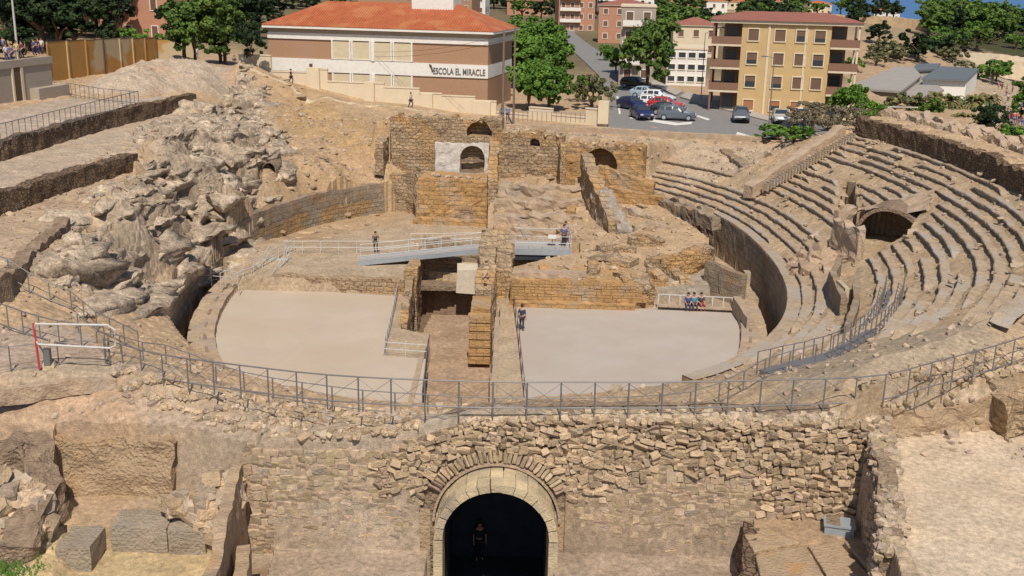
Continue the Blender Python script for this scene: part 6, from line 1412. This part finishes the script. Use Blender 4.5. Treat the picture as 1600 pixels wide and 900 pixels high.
# ============================================================ trees
def leafmat(n, c1, c2, c3): m = mat(n, c1, c2, 2.2, .7, 0, c3=c3, s3=.6, thr=(.45,.6), objrand=.12, spec=.2); return m
M['lf_pine'] = leafmat('pine_leaves', (.075,.135,.025), (.035,.07,.016), (.115,.18,.035))
M['lf_bright'] = leafmat('bright_leaves', (.085,.175,.025), (.045,.10,.016), (.12,.225,.035))
M['lf_dark'] = leafmat('dark_leaves', (.022,.042,.016), (.012,.025,.010), (.035,.06,.02))
M['lf_olive'] = leafmat('olive_leaves', (.13,.14,.06), (.08,.09,.04), (.19,.18,.09))
M['lf_palm'] = leafmat('palm_leaves', (.10,.13,.04), (.06,.08,.03), (.22,.17,.06))
M['lf_purple'] = leafmat('dry_leaves', (.17,.14,.09), (.10,.09,.06), (.20,.17,.11))
M['bark'] = mat('bark', (.16,.11,.075), (.09,.06,.045), 6, .95, .3)
def crownmesh(name, ellipsoids, nclump, per, leaf, mt, seed, flat=.6):
    r = np.random.default_rng(seed); C = []; 
    vol = np.array([e[3]*e[4]*e[5] for e in ellipsoids])**.67; vol /= vol.sum()
    cc = []
    for k in range(nclump):
        e = ellipsoids[r.choice(len(ellipsoids), p=vol)]; d = r.normal(size=3); d /= np.linalg.norm(d); d[2] = abs(d[2])*.9-.25 if r.random() < .75 else d[2]; rad = r.uniform(.72, 1.03) if r.random() < .85 else r.uniform(.3, .7)
        cc.append((*(np.array(e[:3])+d*rad*np.array(e[3:6])), r.uniform(.5, 1.15)*min(e[3:6])*.36))
    cc = np.array(cc); n = nclump*per; ci = np.repeat(np.arange(nclump), per); d = r.normal(size=(n,3)); d /= np.linalg.norm(d, axis=1)[:,None]
    rr = r.uniform(.35, 1.0, (n,1))**.5; pos = cc[ci,:3]+d*rr*cc[ci,3:4]*np.array((1,1,flat))
    nr = d+r.normal(size=(n,3))*.55+np.array((0,0,.5)); nr /= np.linalg.norm(nr, axis=1)[:,None]
    t = np.cross(nr, r.normal(size=(n,3))); t /= np.linalg.norm(t, axis=1)[:,None]; b = np.cross(nr, t); s = leaf*r.uniform(.6, 1.3, (n,1))
    V = np.stack([pos-t*s-b*s*.5, pos+t*s*.2-b*s*.8, pos+t*s+b*s*.4, pos-t*s*.3+b*s*.8], 1).reshape(-1,3); F_ = np.arange(n*4).reshape(-1,4)
    return npmesh(name, V, F_, mt)
def trunkmesh(h, r, seed, spread=1.5, n=5, mt='bark'):
    q = random.Random(seed); m = MB(); top = (q.uniform(-.3,.3), q.uniform(-.3,.3), h); m.tube([(0,0,-.5),(q.uniform(-.1,.1),0,h*.5), top], [r*1.25, r, r*.7], 8)
    for k in range(n): a = 6.28*k/n+q.uniform(-.4,.4); z = h*q.uniform(.6, 1.0); m.tube([(0,0,z), (math.cos(a)*spread*.5, math.sin(a)*spread*.5, z+spread*.5), (math.cos(a)*spread, math.sin(a)*spread, z+spread*q.uniform(.6,1.1))], [r*.55, r*.35, r*.12], 5, False)
    me = bpy.data.meshes.new('trunk'); me.from_pydata(m.v, [], m.f); me.materials.append(M[mt]); return me
def E_(h, w, n, seed, top=.6, jit=.5):
    q = random.Random(seed); o = [(0,0,h*.58,w*.85,w*.85,h*.37)]
    for k in range(n): a = 6.28*k/n+q.uniform(-.3,.3); o.append((math.cos(a)*w*jit, math.sin(a)*w*jit, h*q.uniform(.36,.80), w*q.uniform(.38,.58), w*q.uniform(.38,.58), h*q.uniform(.18,.28)))
    return o
TM = {}
def treekind(key, h, w, leafm, nclump, per, leaf, seed, th=.4, n=6, flat=.6, jit=.55):
    TM[key] = (crownmesh('crown', E_(h, w, n, seed, jit=jit), nclump, per, leaf, M[leafm], seed, flat), trunkmesh(h*th, h*.03+.05, seed, w*.5), h)
treekind('pine_a', 9, 4.2, 'lf_pine', 125, 80, .20, 1, .5); treekind('pine_b', 8, 3.6, 'lf_pine', 110, 75, .20, 2, .45, 5); treekind('dark_a', 10, 3.0, 'lf_dark', 80, 60, .20, 3, .3); treekind('dark_b', 9, 4., 'lf_dark', 80, 60, .22, 4, .3)
treekind('bright_a', 7, 3.2, 'lf_bright', 120, 80, .17, 5, .35, flat=.8); treekind('bright_b', 6.5, 3.0, 'lf_bright', 110, 80, .17, 6, .35, 5, .8); treekind('bush_g', 2.6, 2.0, 'lf_bright', 46, 55, .13, 7, .3); treekind('bush_o', 2.6, 2.2, 'lf_olive', 46, 55, .13, 8, .3); treekind('bush_p', 3.0, 3.2, 'lf_purple', 90, 110, .075, 9, .3)
treekind('far_a', 7.5, 4., 'lf_pine', 48, 30, .34, 10, .45); treekind('far_b', 6.5, 3.4, 'lf_dark', 44, 30, .34, 11, .4); treekind('far_c', 5, 3.4, 'lf_bright', 36, 30, .32, 12, .4); treekind('far_o', 4, 3.4, 'lf_olive', 36, 28, .3, 13, .4)
TM['cypress'] = (crownmesh('crown', [(0,0,2,1.0,1.0,2.2),(0,0,5,1.1,1.1,3.),(0,0,8,.8,.8,2.6),(0,0,10,.4,.4,1.6)], 80, 60, .16, M['lf_dark'], 14, 1.2), trunkmesh(2, .2, 3, .3, 3), 11)
def tree(key, px, py, z, h, label, wide=1., name='tree', cat='tree', group=None, ground=False):
    p = surf(px, py, 60.) or P(px, py, z); p = p if abs(p.z-z) < 2.5 else P(px, py, z); c, t, h0 = TM[key]; s = h/h0; e = empty(name, p, random.uniform(0, 6.28), label, cat, group); e.scale = (s*wide, s*wide, s)
    link('crown', c, parent=e); link('trunk', t, parent=e); return e
# avenue trees, bright green double row
for k, (px, py, z, h, lb) in enumerate(((826,172,6.8,6.9,'nearest left tree of the bright green avenue row'), (858,174,6.8,6.6,'nearest right tree of the bright green avenue row'), (812,140,7.,9.2,'second left tree of the bright green avenue row'), (846,138,7.,9.4,'second right tree of the bright green avenue row'), (812,118,7.1,9,'third left tree in the bright green avenue row'), (842,114,7.1,9,'third right tree in the bright green avenue row'), (845,98,7.2,8.4,'fourth tree in the bright green avenue row'), (815,98,7.2,8.4,'far left tree of the bright green avenue row'), (838,84,7.3,6.,'farthest tree of the bright green avenue row'))):
    tree('bright_a' if k % 2 else 'bright_b', px, py, z, h, lb, (1.05 if k > 1 else .85), 'avenue_tree', 'tree', 'bright green trees along the avenue')
tree('bush_o', 925, 172, 6.7, 4.6, 'loose olive green shrub at the corner of the cream wall', .8, 'shrub', 'shrub'); tree('bush_g', 905, 160, 6.7, 4.0, 'thin light green young tree behind the cream wall', .6, 'shrub', 'shrub')
tree('pine_a', 1010, 146, 6.6, 11.4, 'tall round pine in front of the balconied house', .74, 'pine_tree')
tree('bright_b', 962, 116, 6.8, 5.0, 'round green tree left of the tall pine', .9); tree('dark_b', 985, 130, 6.7, 5.5, 'dark shrubby tree at the foot of the tall pine', .7); tree('bush_g', 948, 96, 6.9, 3.6, 'small palm-like green bush beside the avenue road', .7, 'shrub', 'shrub')
tree('pine_b', 1060, 74, 7., 9.5, 'wide pine behind the small white house', 1.2, 'pine_tree'); tree('dark_b', 1085, 62, 7.2, 8.5, 'dark pine above the left balconies of the ochre block', 1.1, 'pine_tree'); tree('pine_b', 1040, 50, 7.3, 8.5, 'pine just above the tall pine crown', 1.2, 'pine_tree')
# left woodland
for k, (key, px, py, z, h, w_, lb, nm) in enumerate((('pine_a', 352,102,9.8,9.2,.9,'large light green pine left of the school','pine_tree'), ('pine_b', 305,94,9.8,8.2,1.0,'broad pine at the end of the ochre panel fence','pine_tree'), ('dark_b', 392,104,10,5.5,.8,'dark tree touching the left corner of the school','tree'), ('dark_b', 345,100,9.6,6.0,1.1,'dark understorey tree under the two pines','tree'), ('dark_b', 288,90,9.8,6.5,1.,'dark tree between the pink house and the pines','tree'), ('cypress', 170,92,10,15,1.1,'tall dark cypress left of the pink house','cypress_tree'), ('cypress', 45,80,10.4,15,1.4,'dark cypress in front of the red roof at top left','cypress_tree'), ('dark_a', 68,84,10.4,12,1.15,'dark conifer behind the white mast','tree'), ('dark_b', 95,86,10.2,9.5,1.1,'dark leafy tree above the terrace','tree'), ('dark_a', 118,88,10.2,8.5,1.2,'dark tree left of the tall cypress','tree'), ('pine_a', 110,58,10.6,9,1.25,'light green pine rising above the salmon house','pine_tree'), ('bright_b', -6,84,10.4,3.8,1.0,'green bushy tree at the upper left edge','tree'), ('pine_b', 5,52,10.6,9,1.1,'pine at the top left corner','pine_tree'), ('bush_g', 211,78,10.,3.6,.9,'small clipped green tree in front of the pink house','shrub'), ('bush_g', 252,78,9.8,2.8,.8,'small round bush beside the orange annexe','shrub'), ('dark_b', 30,96,10.2,4.5,1.2,'dark hedge-like bush behind the terrace people','shrub'), ('dark_a', 190,64,10.2,10,.9,'dark tree rising between the salmon houses','tree'), ('pine_a', 240,44,10.2,10,1.2,'pine behind the salmon annexe','pine_tree'), ('pine_b', 290,50,10,10,1.2,'pine at the top between the salmon house and the broad pine','pine_tree'), ('dark_a', 150,52,10.4,11,1.2,'dark tree at the top left of the tall cypress','tree'))):
    tree(key, px, py, z, h, lb, w_, nm)
tree('dark_a', 402, 62, 10., 9, 'dark conifer behind the left end of the school roof', 1.2); tree('dark_b', 432, 44, 10., 8, 'dark broad tree behind the school roof corner', 1.2); tree('pine_b', 372, 52, 10., 10, 'pine behind the large light green pine', 1.1, 'pine_tree'); tree('dark_b', 60, 62, 10.4, 10, 'second dark tree filling the gap behind the dark conifer', 1.3)
tree('dark_b', 62, 70, 10.4, 12, 'very dark tree left of the dark conifer', 1.0)
# bottom right group
for k, (key, px, py, z, h, w_, lb, nm) in enumerate((('bright_b', 1322,196,5.3,5.4,.85,'green tree at the right foot of the ochre block','tree'), ('bush_g', 1362,206,4.6,4.2,.95,'green bush right of the tree by the ochre block','shrub'), ('bush_p', 1290,218,5.4,4.4,.95,'dry purplish bush behind the top of the seating','shrub'), ('bush_p', 1262,214,5.8,3.0,.8,'smaller dry purplish bush near the parked silver cars','shrub'), ('bush_g', 1215,222,6.2,1.9,1.6,'low green hedge at the street corner','shrub'), ('bush_g', 1240,225,6.2,1.9,1.3,'second low green hedge beside the dry bush','shrub'), ('bush_o', 1415,196,4.,4.8,.9,'greyish olive bush left of the palms','shrub'), ('pine_b', 1450,205,3.6,4.5,1.,'dark green bush under the palms','tree'), ('dark_b', 1545,228,4.5,5,1.,'dark bush below the palms at the right','shrub'), ('bush_o', 1575,262,6.5,3.2,1.,'grey green bush at the right edge behind the ridges','shrub'), ('bush_g', 1595,250,6,3.5,1.,'green bush at the far right edge','shrub'), ('bush_o', 1368,102,1.5,3.6,1.4,'round olive bush by the grey flat roof','shrub'), ('bush_o', 1506,112,0,3.5,1.3,'pale shrub above the dark canopy shed','shrub'), ('bush_g', 1332,112,3,4,1.1,'green bush at the right balconies of the ochre block','shrub'))):
    tree(key, px, py, z, h, lb, w_, nm, 'shrub' if nm == 'shrub' else 'tree')
# palms
def palm(px, py, z, h, label, sz=2.3, seed=1):
    p = P(px, py, z); e = empty('palm_tree', p, 0, label, 'palm tree'); q = random.Random(seed); m = MB(); m.tube([p-Vector((0,0,.5)), p+Vector((.1,0,h*.5)), p+Vector((.15,0,h))], [.3,.24,.22], 8); m.build('trunk', M['bark'], e); m = MB(); t = p+Vector((.15,0,h))
    for k in range(46):
        a = q.uniform(0, 6.28); el = q.uniform(-.5, 1.35); L = sz*q.uniform(.8, 1.15); pr0 = t; 
        for s_ in range(7):
            u = (s_+1)/7; r_ = L*math.sin(min(u*1.2, 1.5))*math.cos(el*.8); z_ = L*(math.sin(el)*u-.75*u*u); c = t+Vector((math.cos(a)*r_, math.sin(a)*r_, z_)); w_ = .30*(1-u*.6)
            sd = Vector((-math.sin(a), math.cos(a), 0))
            for sg in (-1, 1):
                m.add([pr0, c, c+sd*sg*w_+Vector((0,0,-.12)), pr0.lerp(c,.3)+sd*sg*w_*1.1+Vector((0,0,-.12))], [(0,1,2,3)])
            pr0 = c
    m.build('fronds', M['lf_palm'], e); return e
for k, (px, py, z, h, lb, sz) in enumerate(((1478,200,3.5,3.6,'palm with browning fronds at the left of the palm group',2.5), (1515,205,3.2,3.9,'tall palm in the middle of the palm group',2.6), (1538,196,3.,3.6,'palm behind the middle palm towards the beach',2.4), (1500,215,3.6,2.4,'low bushy palm in front of the palm group',2.2), (1572,236,4.6,2.2,'small palm at the right below the group',2.2), (1455,182,2.6,3.,'palm at the left back of the group',2.2), (1362,196,4.6,2.2,'short palm beside the green bush',1.8), (1530,225,4.4,2.2,'short dark palm at the right foot of the group',2.1))):
    palm(px, py, z, h, lb, sz, k)
# far pines on the hill and woodland behind
fk = 0
zones = [((1452, 1600), (30, 62), 80, ('far_a','far_b','far_a','far_c')), ((1330, 1600), (16, 30), 70, ('far_b','far_a','far_b')), ((1455, 1600), (58, 84), 16, ('far_c','far_o','far_a')), ((1230, 1345), (16, 40), 12, ('far_a','far_c','far_b')), ((1060, 1260), (14, 62), 26, ('far_a','far_b','far_c')), ((780, 1060), (8, 34), 22, ('far_b','far_a')), ((400, 800), (2, 20), 20, ('far_a','far_b')), ((-20, 400), (16, 60), 26, ('far_b','far_a')), ((1330, 1500), (62, 100), 12, ('far_o','far_o','far_b')), ((1540,1640),(95,140),5,('far_o','far_c')), ((-300,-70),(20,150),12,('dark_b','pine_a')), ((1610,1780),(20,200),16,('far_a','far_c'))]
ZN = ('far wood at the upper right below the sea','ridge of trees along the sea at the top right','lower edge of the far wood above the beach','hill around the fortress wall','hill behind the ochre block','land behind the top of the avenue','land behind the school roof','woods behind the salmon houses','scrub slope above the grey buildings','beach edge at the far right','land off to the left of the terraces','land off to the right of the beach')
KN = {'far_a': 'green broad pine', 'far_b': 'dark green tree', 'far_c': 'bright green low tree', 'far_o': 'olive scrubby tree', 'dark_b': 'dark leafy tree', 'pine_a': 'tall light green pine'}
for zi, ((xa, xb), (ya, yb), n, ks) in enumerate(zones):
    for k in range(n):
        px, py = random.uniform(xa, xb), random.uniform(ya, yb); p = surf(px, py, 100.)
        if p is None or p.z < -7.5 or p.y > 560: continue
        key = random.choice(ks); c, t, h0 = TM[key]; s = random.uniform(.95, 1.45)*(1.3 if xa > 1300 and yb < 70 else 1)
        e = empty('pine_tree', (p.x, p.y, p.z-.2), random.uniform(0, 6.28), '%s in the %s' % (KN[key], ZN[zi]) if 'wood' in ZN[zi] else '%s on the %s' % (KN[key], ZN[zi]), 'tree', '%ss, %s' % (KN[key], ZN[zi])); e.scale = (s*1.15, s*1.15, s); link('crown', c, parent=e); link('trunk', t, parent=e); fk += 1
# ============================================================ people
def body(pose):
    """skeleton: joints, edges, radii for the skin surface (metres, facing -y)"""
    J = {'pel': (0,0,.95,.15), 'wai': (0,.01,1.10,.125), 'che': (0,0,1.32,.155), 'nek': (0,-.01,1.47,.06), 'hd0': (0,-.03,1.56,.085), 'hd1': (0,-.03,1.66,.095)}
    E = [('pel','wai'),('wai','che'),('che','nek'),('nek','hd0'),('hd0','hd1')]
    for s, n in ((-1,'l'),(1,'r')):
        J['sh'+n] = (s*.18,0,1.40,.065)
        if pose == 'walk': el, wr = (s*.24,.08*s,1.13,.045), (s*.23,-.12*s-.05,.92,.032); kn, an, to = (s*.10,-.16*s-.05,.50,.062), (s*.10,-.16*s+.12,.08,.045), (s*.11,-.16*s-.03,.04,.035)
        elif pose == 'sit': el, wr = (s*.24,-.05,.66+.48,.045), (s*.14,-.28,.62+.42,.032); kn, an, to = (s*.13,-.46,.95,.062), (s*.14,-.48,.53,.045), (s*.15,-.62,.48,.035)
        elif pose == 'photo': el, wr = (s*.26,-.12,1.20,.045), (s*.10,-.30,1.42,.032); kn, an, to = (s*.11,-.01,.50,.062), (s*.12,.02,.08,.045), (s*.14,-.13,.04,.035)
        else: el, wr = (s*.25,.02,1.13,.045), (s*.25,-.06,.88,.032); kn, an, to = (s*.10,-.01,.50,.062), (s*.11,.02,.08,.045), (s*.13,-.13,.04,.035)
        J['el'+n] = el; J['wr'+n] = wr; J['hp'+n] = (s*.10,0,.88,.10) if pose != 'sit' else (s*.10,-.04,.93,.10); J['kn'+n] = kn; J['an'+n] = an; J['to'+n] = to
        hd = Vector(wr[:3])+ (Vector(wr[:3])-Vector(el[:3])).normalized()*.09; J['ha'+n] = (*hd, .036)
        E += [('che','sh'+n),('sh'+n,'el'+n),('el'+n,'wr'+n),('wr'+n,'ha'+n),('pel','hp'+n),('hp'+n,'kn'+n),('kn'+n,'an'+n),('an'+n,'to'+n)]
        for f in range(4):
            q = hd+(hd-Vector(wr[:3])).normalized()*(.075+.01*(f in (1,2)))+Vector((0,(f-1.5)*.018,0)); J['f%d%s' % (f,n)] = (*q, .010); E.append(('ha'+n,'f%d%s' % (f,n)))
        q = hd+Vector((-s*.03,-.04,0)); J['th'+n] = (*q, .011); E.append(('ha'+n,'th'+n))
    return J, E
def skin(J, E, keys, grow, name, mt, sub=1):
    ks = [k for k in J if k in keys]; me = bpy.data.meshes.new(name); ed = [(ks.index(a), ks.index(b)) for a, b in E if a in ks and b in ks]
    me.from_pydata([J[k][:3] for k in ks], ed, []); o = bpy.data.objects.new('tmp', me); COL.objects.link(o); m = o.modifiers.new('s', 'SKIN'); m.use_smooth_shade = True
    if sub: sb = o.modifiers.new('u', 'SUBSURF'); sb.levels = sb.render_levels = sub
    for i, k in enumerate(ks): r = J[k][3]*grow(k); me.skin_vertices[0].data[i].radius = (r, r*.85); me.skin_vertices[0].data[i].use_root = (i == 0)
    dg = bpy.context.evaluated_depsgraph_get(); out = bpy.data.meshes.new_from_object(o.evaluated_get(dg)); out.name = name; bpy.data.objects.remove(o); out.materials.clear(); out.materials.append(mt); return out
M['skin'] = plain('skin', (.48,.27,.18), .6); PM = {}
for pose in ('stand', 'walk', 'sit', 'photo'):
    J, E = body(pose)
    bd = skin(J, E, set(J), lambda k: 1., 'body', M['skin'])
    sh = skin(J, E, {'pel','wai','che','shl','shr','ell','elr'}, lambda k: 1.14 if k[:2] != 'el' else 1.35, 'shirt', M['white'])
    tr = skin(J, E, {'pel','hpl','hpr','knl','knr','anl','anr'}, lambda k: 1.16 if k[:2] != 'an' else 1.3, 'trousers', M['white'])
    b = bmesh.new(); bmesh.ops.create_uvsphere(b, u_segments=10, v_segments=8, radius=.115); 
    for v in b.verts: v.co = Vector((v.co.x*.92, v.co.y*1.05+.02, v.co.z*.95)); 
    bmesh.ops.delete(b, geom=[v for v in b.verts if v.co.z < -.02 and v.co.y < .0], context='VERTS'); hr = bpy.data.meshes.new('hair'); b.to_mesh(hr); b.free(); hr.materials.append(M['tyre'])
    for p in hr.polygons: p.use_smooth = True
    fc = MB()   # face: nose, eyes, mouth, ears
    fc.tube([(0,-.115,1.66),(0,-.150,1.615)], [.010,.018], 5)
    PM[pose] = (bd, sh, tr, hr)
CLR = {}
def cm(c):
    if c not in CLR: CLR[c] = plain('cloth_%d' % len(CLR), c, .9)
    return CLR[c]
def person(px, py, z, rot, pose, shirt, trs, label, h=1.72, hair=(.03,.02,.015), group=None, abs_=None):
    p = abs_ or P(px, py, z); e = empty('person', p, math.radians(rot), label, 'person', group); s = h/1.76; e.scale = (s, s, s); bd, sh, tr, hr = PM[pose]; dz = -.5 if pose == 'sit' else 0
    for nm, me, mt in (('body', bd, M['skin']), ('shirt', sh, cm(shirt)), ('trousers', tr, cm(trs)), ('hair', hr, cm(hair))):
        o = link(nm, me, (0, -.025, 1.665+dz) if nm == 'hair' else (0, 0, dz), e); o.material_slots[0].link = 'OBJECT'; o.material_slots[0].material = mt
    f = MB().tube([(0,-.105,1.665+dz),(0,-.142,1.625+dz)], [.010,.017], 5).tube([(-.03,-.128,1.585+dz),(.03,-.128,1.585+dz)], .008, 5); f.M = None
    me = bpy.data.meshes.new('face'); me.from_pydata(f.v, [], f.f); me.materials.append(M['skin']); link('face', me, parent=e)
    return e
person(815,517,.06,150,'stand',(.04,.05,.10),(.05,.05,.07),'person in dark clothes standing at the left edge of the grey stage', 1.75)
person(587,396,.95,20,'photo',(.06,.06,.07),(.08,.07,.07),'person in dark clothes on the raised platform taking a photograph')
person(883,386,2.12,0,'stand',(.10,.12,.25),(.03,.03,.04),'person in a blue top standing on the steel viewing deck', abs_=Vector((3.75,77.2,2.12)))
person(886,392,2.12,0,'stand',(.30,.30,.34),(.05,.05,.08),'second person in grey leaning at the viewing deck railing', abs_=Vector((3.9,78.2,2.12)))
for k, (px, c1, c2, lb) in enumerate(((1074,(.05,.07,.20),(.05,.05,.09),'person in a navy top sitting at the left of the three on the bench'), (1083,(.06,.25,.33),(.05,.04,.05),'person in a teal top sitting in the middle of the bench'), (1094,(.05,.05,.06),(.25,.05,.06),'person in black with red trousers sitting at the right of the three on the bench'))): person(px,484,.06,-5+k*8,'sit',c1,c2,lb, abs_=P(px,483,.06)+Vector((0,-.1,-.02)))
person(455,134,8.15,80,'walk',(.03,.03,.04),(.03,.03,.04),'person in black walking on the path left of the school windows', abs_=PY(455,132,121.))
person(642,168,7.15,60,'walk',(.45,.40,.38),(.03,.03,.04),'person in black trousers on the path below the school', abs_=PY(642,169,117.5))
person(793,190,6.85,20,'stand',(.10,.22,.50),(.05,.07,.15),'person in a blue shirt beside the utility pole'); person(784,189,6.85,-30,'walk',(.20,.30,.55),(.10,.12,.20),'person in light blue walking by the first utility pole'); 
person(367,108,9.35,10,'walk',(.05,.05,.06),(.05,.05,.07),'person in dark clothes at the gap between the pines and the school wall'); person(308,92,9.6,40,'stand',(.6,.6,.62),(.2,.2,.25),'person in a white top beside the end of the ochre fence')
tz = TERR_Z
for k, (px, py, c1, c2, lb) in enumerate(((54,88,(.12,.10,.22),(.05,.04,.12),'person in dark purple standing on the terrace'), (61,86,(.05,.05,.07),(.06,.05,.12),'person in black in the middle of the terrace group'), (66,86,(.62,.60,.62),(.06,.05,.12),'person in a white top at the right of the terrace group'), (11,98,(.60,.55,.58),(.10,.08,.16),'person in a pale top near the terrace edge at left'), (19,98,(.12,.10,.25),(.08,.07,.16),'person in dark blue leaning at the terrace edge'), (27,92,(.55,.45,.20),(.30,.25,.20),'person in a yellow top behind the terrace edge'), (35,92,(.12,.04,.05),(.08,.06,.08),'person in dark red on the terrace'), (6,84,(.20,.22,.35),(.12,.12,.16),'person in a blue grey top at the far left of the terrace'))): person(px,py,tz,random.uniform(-60,60),'stand' if k % 2 else 'walk',c1,c2,lb)
# bathers on the far beach
k = 0
while k < 34:
    px = random.uniform(1548, 1600); py = random.uniform(128, 205); p = surf(px, py, 60.); k += 1
    if p is None: continue
    (c1, n1), (c2, n2) = random.choice([((.5,.1,.1),'red'),((.1,.2,.5),'blue'),((.6,.6,.6),'white'),((.05,.05,.06),'black'),((.4,.25,.17),'tan')]), random.choice([((.1,.15,.4),'blue shorts'),((.4,.25,.18),'tan shorts'),((.05,.05,.05),'black shorts')])
    ps = 'stand' if k % 2 else 'walk'; e = person(0,0,0,random.uniform(0,360), ps, c1, c2, 'bather %s on the beach in %s top and %s' % ('standing' if k % 2 else 'walking', n1, n2), abs_=p, group='bathers on the beach, %s top, %s' % (n1, n2))
# silhouette inside the passage
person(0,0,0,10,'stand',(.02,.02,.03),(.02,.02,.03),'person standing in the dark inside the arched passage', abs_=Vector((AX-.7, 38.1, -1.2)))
